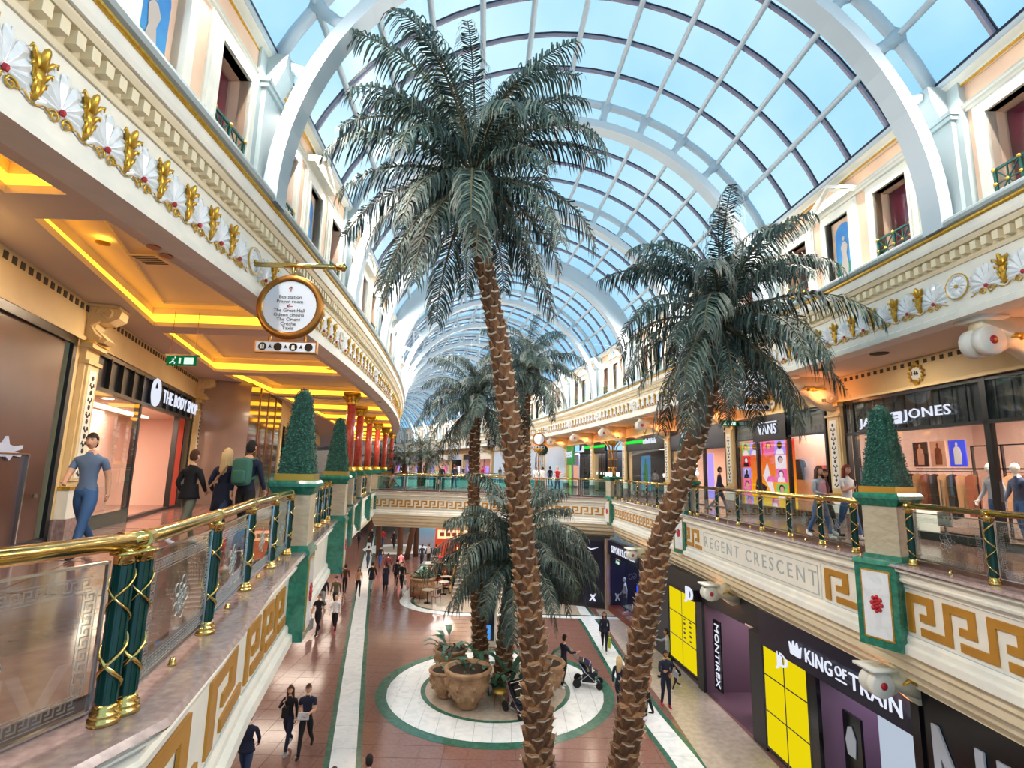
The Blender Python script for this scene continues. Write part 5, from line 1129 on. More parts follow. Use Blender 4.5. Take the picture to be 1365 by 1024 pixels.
# ================================================================ hanging round direction signs
def round_sign(T, label, full=True, long=1.6):
    """T: at the frieze, x = away from the wall, y = towards the camera's far side, z up"""
    r = empty('direction_sign', T, label, 'sign')
    b = MB(); b.tube([(0, 0, 0), (long - .12, 0, 0)], .045, 8); b.lathe([(.05, long - .16), (.06, long - .12), (.05, long - .08), (.075, long - .04), (.075, long), (.0, long + .05)], 12, 0, Matrix.Rotation(pi / 2, 4, 'Y')); b.tube([(.72, 0, 0), (.72, 0, -.22)], .03, 6); b.build('bracket_arm', 'brass', r, T, True)
    C = T @ Matrix.Translation((.72, 0, -.76))
    R = Matrix.Rotation(pi / 2, 4, 'X')
    MB().lathe([(.5, -.06), (.56, -.06), (.58, 0), (.56, .06), (.5, .06), (.46, .05), (.46, -.05)], 36, 0, R).build('rim', 'bronze', r, C, True)
    MB().lathe([(0, -.04), (.47, -.04), (.47, .04), (0, .04)], 36, 0, R).build('face', 'signw', r, C)
    b = MB(); b.tube([(-.3, 0, -.52), (-.3, 0, -.64)], .025, 6).tube([(.3, 0, -.52), (.3, 0, -.64)], .025, 6); b.build('hanger', 'bronze', r, C)
    b = MB(); b.box(-.52, .52, -.05, .05, -.82, -.62, 0); b.box(-.5, .5, -.056, -.05, -.80, -.64, 1); b.build('pictogram_bar', ['bronze', 'signw'], r, C)
    b = MB(); 
    for i in range(4): b.prism([(-.39 + i * .26 + .07 * cos(t * pi / 7), -.72 + .07 * sin(t * pi / 7)) for t in range(14)], -.056, -.062)
    for i in range(3): b.prism([(-.29 + i * .26 + .0, -.75), (-.26 + i * .26, -.68), (-.23 + i * .26, -.75), (-.26 + i * .26, -.735)], -.056, -.062)
    b.build('pictogram', 'black', r, C)
    b = MB(); b.box(-.42, -.395, -.066, -.062, -.76, -.69); b.box(-.385, -.36, -.066, -.062, -.76, -.69); b.prism([(.1, -.76), (.16, -.76), (.15, -.69), (.11, -.69)], -.062, -.066); b.build('pictogram_figure', 'white', r, C)
    if full:
        for t_, z in (('Bus station', .17), ('Prayer room', .09), ('The Great Hall', -.07), ('Odeon cinema', -.15), ('The Orient', -.23), ('Crèche', -.31), ('Taxis', -.385)): ob('lettering', text_mesh(t_, .088, .001, m='ink'), r, C @ Matrix.Translation((0, -.045, z)))
        b = MB(); b.box(-.006, .006, -.046, -.04, .27, .36); b.tube([(-.035, -.045, .32), (0, -.045, .36), (.035, -.045, .32)], .006, 4); b.box(-.04, .05, -.046, -.04, .0, .01); b.tube([(0, -.045, -.03), (-.045, -.045, .005), (0, -.045, .04)], .006, 4); b.build('arrow', 'inkred', r, C)
def SFR(xo, s, z, sg):
    th = s / RC; rr = Vector((cos(th), sin(th), 0)) * sg; t = Vector((-sin(th), cos(th), 0)) ; p = CW(xo, s, z)
    # x away from the wall; keep the face towards the camera (-y side)
    return rr, t, p
def sign_frame(xo, s, z, left):
    th = s / RC; rr = Vector((cos(th), sin(th), 0)); t = Vector((-sin(th), cos(th), 0)); p = CW(xo, s, z)
    return Matrix(((rr.x, t.x, 0, p.x), (rr.y, t.y, 0, p.y), (0, 0, 1, p.z), (0, 0, 0, 1)))
round_sign(sign_frame(XL, 6.8, 5.0, True), 'large round white direction sign in a bronze rim hanging at upper left')
def round_sign_r(s, label, full):
    F = sign_frame(XR, s, 5.0, False) @ Matrix.Translation((-1.44, 0, 0))
    # same sign hung from a bar that reaches back to the right-hand frieze
    round_sign(F @ Matrix.Translation((0, 0, 0)), label, full, 1.44)
round_sign_r(12.8, 'round direction sign hanging behind the drooping fronds above the orange screens', True)
round_sign_r(42.8, 'small distant round direction sign near the green board', False)
# emergency exit signs
def exit_sign(T, label, w=.62, h=.2, drop=1.0):
    r = empty('exit_sign', T, label, 'exit sign'); MB().box(-w / 2 - .03, w / 2 + .03, -.05, .05, h, h + .04).build('housing', 'chrome', r, T); MB().box(-w / 2, w / 2, -.015, .015, 0, h).build('panel', 'exitlit', r, T)
    b = MB(); b.tube([(-w / 2 + .05, 0, h), (-w / 2 + .05, 0, h + drop)], .006, 4).tube([(w / 2 - .05, 0, h), (w / 2 - .05, 0, h + drop)], .006, 4); b.build('suspension_rod', 'bronze', r, T)
    b = MB(); k = h / .2
    b.box(.06, .26, -.022, -.015, .03 * k, .17 * k); b.box(-.05, -.01, -.022, -.015, .04 * k, .16 * k)
    b.tube([(-.24, -.02, .04 * k), (-.18, -.02, .09 * k), (-.15, -.02, .14 * k), (-.2, -.02, .13 * k)], .012, 4); b.tube([(-.18, -.02, .09 * k), (-.13, -.02, .06 * k), (-.14, -.02, .03 * k)], .012, 4); b.ball((-.13, -.02, .17 * k), .018, 6, 4); b.build('running_figure', 'exitw', r, T)
exit_sign(TR(-7.02, 11.0, 3.56), 'green emergency exit sign hanging from the left ceiling')
exit_sign(TR(8.9, 21.5, 3.5), 'green emergency exit sign above the navy fronted shop on the right', .6, .2, .9)
exit_sign(FR(25.6, 7.6, -3.25), 'small green exit sign below the white sports shop letters', .6, .2, .6)
# ceiling fittings of the left gallery
k = 0
for (x, y, z, on) in ((-6.35, 7.7, SOF + .39, 1), (-5.0, 7.2, SOF, 0), (-4.98, 6.9, SOF, 0), (-5.6, 7.6, SOF + .39, 0), (-5.0, 10.6, SOF, 0), (-6.5, 13.2, SOF + .39, 1), (-5.6, 15.9, SOF, 0), (-5.9, 19.4, SOF + .39, 1), (-6.05, 24, SOF, 1), (-6.6, 28.5, SOF, 1)):
    o = ob('downlight', DLT if on else DOFF, None, TR(x, y, z - .012)); k += 1
    tag(o, ['lit warm downlight in the nearest ceiling coffer', 'unlit downlight in the soffit by the frieze above the round sign', 'unlit downlight paired next to another by the frieze', 'unlit downlight in the nearest coffer beside the lit one', 'unlit downlight in the soffit beyond the round sign', 'lit downlight in the coffer above the exit sign', 'unlit downlight between the second and third coffers', 'lit downlight in the third coffer beyond the exit sign', 'lit downlight in the curved soffit edge above the red columns', 'farther lit downlight in the curved soffit edge'][k - 1], 'downlight')
for i, (x, y, z, lab) in enumerate(((-6.05, 8.35, SOF + .385, 'square air vent in the nearest coffer'), (-6.4, 14.4, SOF + .385, 'square air vent in the coffer above the exit sign'))): tag(ob('air_vent', VENT, None, TR(x, y, z - .01)), lab, 'vent')
for i, (s, xo, lab) in enumerate(((9.6, 9.0, 'round vent in the right soffit over the number 146 plaque'), (11.6, 9.0, 'round vent in the right soffit near the drooping fronds'), (18.2, 9.0, 'round vent in the right soffit above the orange screens'))):
    tag(MB().lathe([(.2, .0), (.2, .012), (.14, .012), (.14, -.006), (.0, -.006)], 16).build('ceiling_vent', 'darkgap', None, Matrix.Translation(CW(xo, s, SOF - .006))), lab, 'vent')
# ================================================================ palms
def frond_mesh(e0, droop, N, seed, mats, w=.0105, LL=.235):
    rn = random.Random(seed); b = MB(); P = [Vector((0, 0, 0))]; D = []; n = 14; side_bend = rn.uniform(-.12, .12)
    for i in range(n):
        t = i / n; a = radians(e0 - droop * t ** 1.35); d = Vector((cos(a), side_bend * t, sin(a))); d.normalize(); D.append(d); P.append(P[-1] + d / n)
    D.append(D[-1])
    b.tube(P, [.012 * (1 - .85 * i / n) + .0015 for i in range(n + 1)], 4, 1)
    for k in range(N):
        t = .1 + .9 * (k + .5) / N; i = min(n - 1, int(t * n)); f = t * n - i; p = P[i].lerp(P[i + 1], f); d = D[i]; sd = Vector((-d.y, d.x, 0)); sd = sd.normalized() if sd.length > .01 else Vector((0, 1, 0)); nn = sd.cross(d)
        for sg in (-1, 1):
            if rn.random() < .05: continue
            l = LL * (sin(pi * min(1, .12 + .82 * t)) ** .55) * rn.uniform(.75, 1.12)
            d0 = (sd * sg * rn.uniform(.75, 1.0) + d * rn.uniform(.35, .7) - nn * rn.uniform(-.25, .25)).normalized()
            g = Vector((0, 0, -1)); q1 = p + d0 * l * .36 + g * l * .06; d1 = (d0 * .55 + g * .85).normalized(); q2 = q1 + d1 * l * .4; d2 = (d0 * .12 + g + d * .1).normalized(); q3 = q2 + d2 * l * .36
            wv = d.cross(d0).cross(d0); wv = (wv.normalized() if wv.length > 1e-3 else d) * w * .5
            mi = 0 if rn.random() < .72 else 2
            b.add([p - wv * .6, p + wv * .6, q1 - wv, q1 + wv, q2 - wv * .8, q2 + wv * .8, q3], [(0, 1, 3, 2), (2, 3, 5, 4), (4, 5, 6)], mi)
    return b.mesh('frond', mats)
FM = ['frond', 'rachis', 'frond2']
FR_CL = [(88, 95, 1), (74, 105, 2), (58, 110, 3), (42, 110, 4), (24, 100, 5), (6, 82, 6), (-14, 66, 7), (-38, 46, 8)]
FRO = [[frond_mesh(e, dr * m_, 62, sd * 10 + j, FM) for j, m_ in enumerate((.85, 1.1))] for e, dr, sd in FR_CL]
FROL = [[frond_mesh(e, dr, 30, 50 + sd, FM, .018, .22)] for e, dr, sd in FR_CL]
def boot_mesh(seed):
    b = MB()
    V = [(-.125, 0, .02), (-.06, -.005, -.12), (0, -.01, -.24), (.06, -.005, -.12), (.125, 0, .02), (.09, 0, .12), (-.09, 0, .12)]
    F = [(-.105, -.045, .03), (-.055, -.04, -.09), (0, -.03, -.19), (.055, -.04, -.09), (.105, -.045, .03), (.075, -.10, .10), (-.075, -.10, .10)]
    b.add(V + F + [(0, -.085, .0)], [(i, (i + 1) % 7, 7 + (i + 1) % 7, 7 + i) for i in range(7)] + [(7 + i, 7 + (i + 1) % 7, 14) for i in range(7)], 0)
    b.add([(-.09, -.09, .085), (0, -.108, .07), (.09, -.09, .085), (.105, -.125, .125), (0, -.118, .095), (-.105, -.125, .125)], [(0, 1, 4, 5), (1, 2, 3, 4)], 1)
    return b
BM = [[boot_mesh(i).mesh('leaf_base', [m, 'boottip']) for i in range(1)] for m in ('boot', 'boot2')]
def crown(r, c, L, n, seed, lib, zsq=1.0, emin=0, emax=8, tilt=(0, 0)):
    rn = random.Random(seed)
    for i in range(n):
        u = (i + .5) / n; cl = min(7, max(0, int(emin + (emax - emin) * u ** .9 + rn.uniform(-.5, .5)))); az = i * 2.39996 + rn.uniform(-.3, .3); s = L * rn.uniform(.82, 1.08) * (1.0 if cl < 5 else .92)
        T = Matrix.Translation(c) @ Matrix.Rotation(tilt[0], 4, 'Y') @ Matrix.Rotation(az, 4, 'Z') @ Matrix.Translation((.08, 0, .12 - .05 * cl)) @ Matrix.Diagonal((s, s * rn.choice((1, -1)), s * zsq, 1))
        ob('frond', rn.choice(lib[cl]), r, T)
def palm(name, pts, r0, r1, label, L, n, seed, lib=FRO, nboot=300, ring=6, sp=.21, zc=.2, bs=1.0, top=None, cat='palm tree', group=None, **kw):
    pts = [Vector(p) for p in pts]; T0 = Matrix.Translation(pts[0]); r = empty(name, T0, label, cat, group)
    seg = [(b_ - a_).length for a_, b_ in zip(pts, pts[1:])]; tot = sum(seg)
    def at(d):
        for i, l in enumerate(seg):
            if d <= l or i == len(seg) - 1: return pts[i].lerp(pts[i + 1], min(1, d / l)), (pts[i + 1] - pts[i]).normalized()
            d -= l
    K = max(6, int(tot / .6)); MB().tube([at(tot * i / K)[0] for i in range(K + 1)], [r0 + (r1 - r0) * i / K for i in range(K + 1)], 12).build('trunk', 'core', r, None, True)
    if nboot:
        nr = int(tot / sp); rest = MB(); rn = random.Random(seed); items = []
        for k in range(nr * ring):
            d = k * sp / ring; p, dr = at(d); t = d / tot; rr = r0 + (r1 - r0) * t
            R = Vector((0, 0, 1)).rotation_difference(dr).to_matrix().to_4x4()
            a = k * 2.39996 + rn.uniform(-.06, .06); s = bs * rn.uniform(.9, 1.15) * (rr / .2)
            Tm = Matrix.Translation(p) @ R @ Matrix.Rotation(a, 4, 'Z') @ Matrix.Translation((0, -rr * .93, 0)) @ Matrix.Rotation(rn.uniform(-.15, .1), 4, 'X') @ Matrix.Diagonal((s, s, s, 1))
            q = Tm @ Vector((0, -1, 0)) - Tm.translation; v = Vector((0, 0, EYE)) - Tm.translation; facing = q.dot(v) > 0; yy = Tm.translation
            items.append((0 if facing and (yy.z - EYE) > -.56 * yy.y else 1, v.length, len(items), Tm))
        items.sort(key=lambda q: q[:3]); c = 0
        for se, _, _, Tm in items:
            m = rn.choice((0, 0, 1))
            if c < nboot and se == 0: ob('leaf_base', BM[m][0], r, Tm); c += 1
            else:
                me = BMB; rest.add(me.v, me.f, 0, Tm); rest.m[-len(me.f):] = me.m
        tag(rest.build('leaf_bases', ['boot', 'boottip'], r), kind='stuff')
    crown(r, pts[-1] + Vector((0, 0, zc)), L, n, seed, lib, **kw)
    return r
BMB = boot_mesh(0)
palm('palm_tree', [(.72, 10.0, LOW), (.61, 10, -3.51), (.54, 10, -2.03), (.31, 10, -.13), (.06, 10, 1.9), (-.28, 10, 4.07), (-.62, 10, 5.6), (-.87, 10, 7.3)], .195, .112, 'tallest palm in front, its trunk crossing the whole picture up to the glass roof', 3.35, 52, 11, sp=.21, bs=1.25)
palm('palm_tree', [(2.1, 11.5, LOW), (2.36, 11.5, -4.24), (2.77, 11.5, -1.8), (3.2, 11.5, .14), (3.62, 11.5, 1.24), (4.16, 11.5, 2.7), (4.44, 11.5, 3.71), (4.7, 11.5, 4.8)], .205, .13, 'palm leaning to the right in front of the right-hand shops', 3.0, 54, 23, sp=.21, bs=1.25)
palm('palm_tree', [(-.85, 21.0, LOW), (-1.1, 21, -3.5), (-1.34, 21, -.61), (-1.42, 21, 1.68), (-1.41, 21, 4.0)], .2, .14, 'mid distance palm standing left of the tallest trunk, crown above the bridge', 2.75, 44, 37, nboot=220, sp=.24, bs=1.3)
palm('palm_tree', [(.9, 22.5, LOW), (.7, 22.5, 0), (.6, 22.5, 3.64), (.65, 22.5, 5.7)], .19, .13, 'palm whose crown shows just right of the tallest trunk, under the third roof arch', 2.7, 42, 41, nboot=120, sp=.24, bs=1.3)
palm('palm_tree', [(-.15, 20.2, LOW), (.0, 20.2, -4), (.3, 20.0, -1.75)], .22, .17, 'low broad palm in the marble circle, its fronds fanning out below the bridge', 3.5, 64, 53, nboot=120, sp=.24, bs=1.3, emin=0, emax=7)
for i, (x, y, z, L, lb) in enumerate(((-8.9, 45, 2.6, 2.6, 'leftmost of the distant palms beyond the bridge, beside the red columns'), (-8.1, 48, 3.6, 2.6, 'distant palm with the highest crown beyond the bridge'), (-11.4, 47, 2.3, 2.7, 'distant spreading palm behind the woman on the bridge'), (-7.0, 46.5, 2.6, 2.6, 'distant palm on a slanted trunk beyond the bridge'), (-14.2, 56, 2.4, 2.6, 'farthest small palm at the end of the curved left gallery'))):
    x0 = [x, x, x + .3, x - 1.6, x][i]
    palm('palm_tree', [(x0, y, LOW), (x0 + (x - x0) * .7, y, .5), (x, y, z - .5)], .24, .17, lb, L * .8, 20, 60 + i, lib=FROL, nboot=0)
# ---- pots and low planting of the marble circle
POTP = [(.30, 0), (.36, .04), (.34, .12), (.52, .32), (.68, .6), (.74, .82), (.70, 1.0), (.72, 1.06), (.80, 1.12), (.82, 1.2), (.78, 1.25), (.70, 1.24), (.66, 1.12), (0, 1.10)]
def pot(x, y, z, s, label, plant=None, group=None):
    T = TR(x, y, z, random.uniform(0, 6)) @ Matrix.Diagonal((s, s, s, 1)); T0 = TR(x, y, z)
    r = empty('planter_pot', T0, label, 'planter', group)
    MB().lathe(POTP[:-1], 28).build('bowl', 'terracotta', r, T, True); MB().lathe([(0, 1.15), (.3, 1.15), (.68, 1.13)], 20).build('soil', 'soil', r, T)
    b = MB()
    for i in range(8):
        a = i * pi / 4; c = Vector((cos(a), sin(a), 0)); t = Vector((-sin(a), cos(a), 0))
        b.tube([tuple(c * .74 + t * -.2 + Vector((0, 0, .9))), tuple(c * .70 + Vector((0, 0, .62))), tuple(c * .74 + t * .2 + Vector((0, 0, .9)))], .035, 5)
        b.ball(tuple(c * .70 + Vector((0, 0, .78))), (.09, .09, .08), 6, 4); b.ball(tuple(c * .60 + Vector((0, 0, .42))), (.07, .07, .09), 6, 4)
    b.build('relief', 'terracotta', r, T, True); return r
LEAF = MB().add([(0, -.01, 0), (0, .01, 0), (.25, -.13, .16), (.25, .13, .16), (.55, -.17, .2), (.55, .17, .2), (.8, -.1, .1), (.8, .1, .1), (1, 0, -.04), (.3, 0, .12), (.6, 0, .15)], [(0, 2, 9), (0, 9, 1), (1, 9, 3), (2, 4, 10, 9), (9, 10, 5, 3), (4, 6, 10), (6, 8, 10), (8, 7, 10), (7, 5, 10)]).mesh('leaf', 'fern')
LEAFD = LEAF.copy(); LEAFD.materials.clear(); LEAFD.materials.append(M['fern2'])
def leafplant(x, y, z, n, L, label, seed, me=None, e0=70, e1=5, nm='leafy_plant', fr=False):
    r = empty(nm, TR(x, y, z), label, 'plant'); rn = random.Random(seed)
    for i in range(n):
        el = radians(rn.uniform(e1, e0)); az = i * 2.4 + rn.uniform(-.3, .3); s = L * rn.uniform(.7, 1.1)
        if fr: ob('frond', rn.choice(FROL[rn.choice((0, 1, 2, 3, 4))]), r, TR(x, y, z, az) @ Matrix.Diagonal((s, s, s, 1)))
        else:
            st_ = Vector((cos(el) * .6, 0, sin(el) * .6)) * s
            if i % 2 == 0: MB().tube([(0, 0, 0), tuple(st_)], .012, 4).build('stalk', 'fern2', r, TR(x, y, z, az))
            ob('leaf', me or LEAF, r, TR(x, y, z, az) @ Matrix.Translation(st_ if i % 2 == 0 else st_ * .5) @ Matrix.Rotation(-el * .4, 4, 'Y') @ Matrix.Diagonal((s * .7, s * .7, s * .7, 1)))
    return r
ZI = LOW + .011
pot(-1.24, 18.75, ZI, .98, 'largest carved terracotta pot at the front of the marble circle'); leafplant(-1.24, 18.75, ZI + 1.05, 10, .55, 'sparse green plant in the front terracotta pot', 5, LEAFD)
pot(-2.05, 19.5, ZI, .72, 'terracotta pot half hidden behind the front pot'); leafplant(-2.05, 19.5, ZI + .75, 8, .5, 'low plant in the half hidden pot', 6)
pot(-2.1, 21.3, ZI, .8, 'terracotta pot with a spreading plant at the back left of the circle'); leafplant(-2.1, 21.3, ZI + .85, 16, 1.15, 'broad fingered plant reaching left from the back pot', 7, LEAFD, 50)
pot(1.35, 19.75, ZI, .9, 'terracotta pot right of the tallest trunk beside the standing father'); leafplant(1.35, 19.75, ZI + 1.0, 8, .4, 'low foliage in the pot beside the standing father', 8, LEAFD)
leafplant(-.55, 19.6, ZI, 7, 1.5, 'plant with a big pale green leaf beside the palm bases', 9, LEAF, 75, 40)
leafplant(.1, 19.3, ZI, 14, 1.5, 'dense dark understorey plant between the palm bases', 10, LEAFD, 80, 20)
leafplant(1.0, 21.2, ZI, 14, 1.6, 'broad leafed plant behind the tall trunk in the circle', 12, LEAFD, 80, 20)
leafplant(1.95, 12.6, LOW, 9, 2.2, 'bright green fern fronds poking up at the bottom beside the leaning trunk', 13, fr=True, nm='fern')
pot(-5.1, 33.2, LOW + .012, .98, 'wide terracotta pot in front of the cafe counter'); leafplant(-5.1, 33.2, LOW + 1.1, 22, .95, 'bushy green plant in the cafe pot', 14, LEAFD)
# yellow topped stool
r = empty('stool', TR(-.15, 18.7, ZI), 'small stool with a yellow seat beside the front pushchair', 'stool'); T = TR(-.15, 18.7, ZI)
MB().lathe([(0, .46), (.2, .46), (.24, .5), (.22, .56), (0, .58)], 14).build('seat', 'gilt', r, T, True)
for i in range(4): a = i * pi / 2; MB().tube([(.16 * cos(a), .16 * sin(a), .47), (.2 * cos(a), .2 * sin(a), 0)], .015, 5).build('leg', 'bronze', r, T)
# pushchairs
def pushchair(x, y, z, rz, label):
    T = TR(x, y, z, rz); r = empty('pushchair', T, label, 'pushchair')
    for sg in (-1, 1):
        b = MB(); b.tube([(-.42, sg * .24, .12), (.10, sg * .24, .55), (.42, sg * .24, .98), (.50, sg * .24, 1.05)], .018, 6).tube([(.38, sg * .24, .14), (-.05, sg * .24, .48)], .018, 6).tube([(-.42, sg * .24, .12), (.38, sg * .24, .14)], .012, 5); b.build('side_frame', 'chrome', r, T)
        for xx, rr in ((-.42, .12), (.38, .15)):
            W = T @ Matrix.Translation((xx, sg * .27, rr)) @ Matrix.Rotation(pi / 2, 4, 'X')
            w = MB().lathe([(rr * .72, -.022), (rr, -.022), (rr, .022), (rr * .72, .022)], 18).build('wheel', 'tyre', r, W); MB().lathe([(0, -.012), (rr * .74, -.018), (rr * .74, .018), (0, .012)], 12).build('hub', 'white', w, W)
    MB().tube([(.50, -.24, 1.05), (.52, -.12, 1.08), (.52, .12, 1.08), (.50, .24, 1.05)], .022, 6).build('handlebar', 'black', r, T)
    b = MB(); b.prism([(-.36, .48), (-.28, .40), (.12, .40), (.34, .82), (.26, .86), (.02, .52), (-.3, .55)], -.2, .2, 'y'); b.build('seat', 'canvas', r, T)
    b = MB(); P = [(.30 + .02 * 0 - .46 * sin(t * pi / 10), .80 + .34 * cos(t * pi / 10) - .34 + .1) for t in range(0, 6)]
    P2 = [(.30 - .36 * sin(t * pi / 10), .56 + .28 * cos(t * pi / 10)) for t in range(5, -1, -1)]
    b.prism(P + P2, -.23, .23, 'y'); b.build('hood', 'black', r, T)
    b = MB()
    for t in (1, 3, 5): 
        p_ = (.30 - .47 * sin(t * pi / 10), .56 + .35 * cos(t * pi / 10)); b.tube([(p_[0], -.24, p_[1]), (p_[0], .24, p_[1])], .012, 4)
    b.build('hood_piping', 'white', r, T); MB().box(-.25, .2, -.18, .18, .18, .34).build('basket', 'canvas', r, T)
    MB().ball((-.08, 0, .5), (.2, .15, .09), 10, 6).build('blanket', 'white', r, T, True)
pushchair(.45, 18.35, ZI, 2.2, 'dark pushchair with pale piping beside the yellow stool in front of the trunk')
pushchair(3.0, 20.65, LOW + .01, pi * .94, 'pushchair with a white blanket held by the father on the marble ring')

# ---- cafe furniture under the bridge
def counter(x, y, w, d, h, rz, label):
    T = TR(x, y, LOW + .012, rz); r = empty('cafe_counter', T, label, 'counter'); bx('body', 'wood', r, -w / 2, w / 2, -d / 2, d / 2, 0, h, T); bx('worktop', 'stone', r, -w / 2 - .05, w / 2 + .05, -d / 2 - .05, d / 2 + .05, h, h + .05, T)
    for i in range(int(w / .6)): bx('panel_moulding', 'bronze', r, -w / 2 + .08 + i * .6, -w / 2 + .12 + i * .6, -d / 2 - .015, -d / 2, .1, h - .1, T)
counter(-5.45, 35.4, .8, 4.2, 1.0, 0, 'long red wood cafe counter end facing the walkway')
counter(-4.2, 38.3, 3.0, .8, 1.1, 0, 'red wood cafe counter below the stair with shiny equipment on top')
for i, (x, y) in enumerate(((-5.4, 34.2), (-5.4, 35.4), (-5.4, 36.6))):
    T = TR(x, y, LOW + 1.07); r = empty('display_case', T, ['front', 'middle', 'rear'][i] + ' glass display case of pastries on the cafe counter', 'display case'); bx('case', 'panel_glass', r, -.3, .3, -.5, .5, 0, .4, T); bx('tray', 'chrome', r, -.28, .28, -.45, .45, .02, .05, T)
    b = MB()
    for k in range(8): b.ball((-.15 + .3 * (k % 2), -.36 + .1 * k, .1), (.09, .06, .05), 6, 4)
    tag(b.build('pastries', 'boot2', r, T, True), kind='stuff')
for i, x in enumerate((-5.1, -4.3, -3.6)):
    T = TR(x, 38.3, LOW + 1.17); r = empty('coffee_machine', T, ['steel machine at the left end of the rear cafe counter', 'dark machine in the middle of the rear cafe counter', 'steel machine at the right end of the rear cafe counter'][i], 'coffee machine'); bx('body', ['chrome', 'black', 'chrome'][i], r, -.25, .25, -.2, .2, 0, .45, T); bx('drip_tray', 'char', r, -.25, .25, -.3, -.2, 0, .06, T); MB().tube([(0, -.22, .3), (0, -.28, .22)], .02, 5).build('spout', 'chrome', r, T)
T = TR(-4.4, 44.5, LOW + 2.0); q = empty('menu_board', T, 'warm lit menu board above the cafe under the bridge', 'sign'); bx('board', 'redglow', q, -1.4, 1.4, 0, .1, 0, .7, T); bx('shop_back', 'orange', q, -1.6, 1.6, .1, .3, -2, 1.4, T)
for k in range(5): bx('printed_line', 'wood', q, -1.2 + k * .5, -.85 + k * .5, -.01, 0, .2, .5, T)
for i, (x, y) in enumerate(((-3.95, 34.2), (-4.0, 35.8), (-4.6, 32.0))):
    T = TR(x, y, LOW + .012); r = empty('cafe_table', T, ['round cafe table by the stair foot', 'second cafe table between counter and stair', 'cafe table partly behind the big pot'][i], 'table')
    MB().lathe([(0, .72), (.36, .72), (.36, .75), (0, .75)], 18).build('tabletop', 'stone', r, T); MB().lathe([(.2, 0), (.2, .03), (.03, .06), (.03, .72)], 10).build('pedestal', 'black', r, T)
    for k in range(2):
        a = 1.2 + k * 2.6 + i; T2 = TR(x + .62 * cos(a), y + .62 * sin(a), LOW + .012, a + pi / 2); c = empty('cafe_chair', T2, 'slim dark metal chair at a cafe table by the stair', 'chair', 'chairs at the cafe tables')
        bx('seat', 'wood', c, -.19, .19, -.19, .19, .43, .46, T2); bx('backrest', 'black', c, -.19, .19, -.2, -.17, .62, .85, T2)
        for sx in (-1, 1):
            for sy in (-1, 1): MB().tube([(sx * .17, sy * .17, 0), (sx * .17, sy * .18, .43 if sy > 0 else .85)], .013, 4).build('leg', 'black', c, T2)
# litter bin and advertising pylon, big planter urn on the bridge
T = TR(-4.75, 36.0, .12); r = empty('litter_bin', T, 'dark green litter bin with a round crest behind the bridge glass', 'bin'); MB().prism([(-.35, -.25), (.35, -.25), (.35, .25), (-.35, .25)], 0, .9, 'z').box(-.4, .4, -.3, .3, .9, .98).build('body', 'dkgreen', r, T); MB().lathe([(0, 0), (.14, 0), (.14, .02), (0, .02)], 16, 0, Matrix.Translation((0, -.25, .5)) @ Matrix.Rotation(pi / 2, 4, 'X')).build('crest', 'stone', r, T)
pot(-8.15, 36.4, .12, .62, 'dark urn planter at the left end of the bridge')
T = TR(-1.0, 24.8, LOW + .01); r = empty('advertising_pylon', T, 'white framed advertising pylon behind the low palm', 'pylon'); bx('frame', 'white', r, -.55, .55, -.12, .12, 0, 2.3, T); bx('screen', 'navy', r, -.46, .46, -.14, -.12, .25, 2.2, T); bx('picture', 'bluemid', r, -.4, .3, -.15, -.14, .3, .9, T)
# hanging plant balls and pole near the pale hoarding, distant tables
for i, (x, y, lb) in enumerate(((3.75, 47.5, 'round hanging plant ball on a slim pole at the pale hoarding'),)):
    T = TR(x - .9, y, .12); r = empty('topiary_ball', T, lb, 'topiary'); MB().tube([(0, 0, 0), (0, 0, 3.0)], .03, 5).build('pole', 'black', r, T)
    MB().ball((0, 0, 3.2), .45, 12, 8).build('ball_core', 'hedge', r, T)
    def fn(rn):
        a = rn.uniform(0, 2 * pi); z = rn.uniform(-1, 1); v = Vector((sqrt(1 - z * z) * cos(a), sqrt(1 - z * z) * sin(a), z)); return Vector((0, 0, 3.2)) + v * .45, v
    tag(leafy(fn, 500, .12).build('leaves', ['hedge', 'hedge2'], r, T), kind='stuff')
T = TR(1.4, 52.5, .12); r = empty('palm_lamp', T, 'slim gilt lamp standard with a flared top before the pale hoarding', 'lamp'); MB().tube([(0, 0, 0), (0, 0, 2.3)], [.12, .08], 8).lathe([(.08, 2.3), (.5, 2.7), (.45, 2.72), (.05, 2.45)], 12).build('standard', 'gilt', r, T)
rn = random.Random(5)
for i in range(10):
    x, y = -15 + i * 1.55, 63.5 + (i % 3) * 1.3; T = TR(x, y, .12); r = empty('terrace_table', T, 'small pale table on the distant terrace beyond the bridge', 'table', 'tables on the distant terrace'); MB().lathe([(0, .72), (.45, .72), (.45, .76), (0, .76)], 12).build('tabletop', 'white', r, T); MB().tube([(0, 0, 0), (0, 0, .72)], .05, 6).build('pedestal', 'char', r, T)
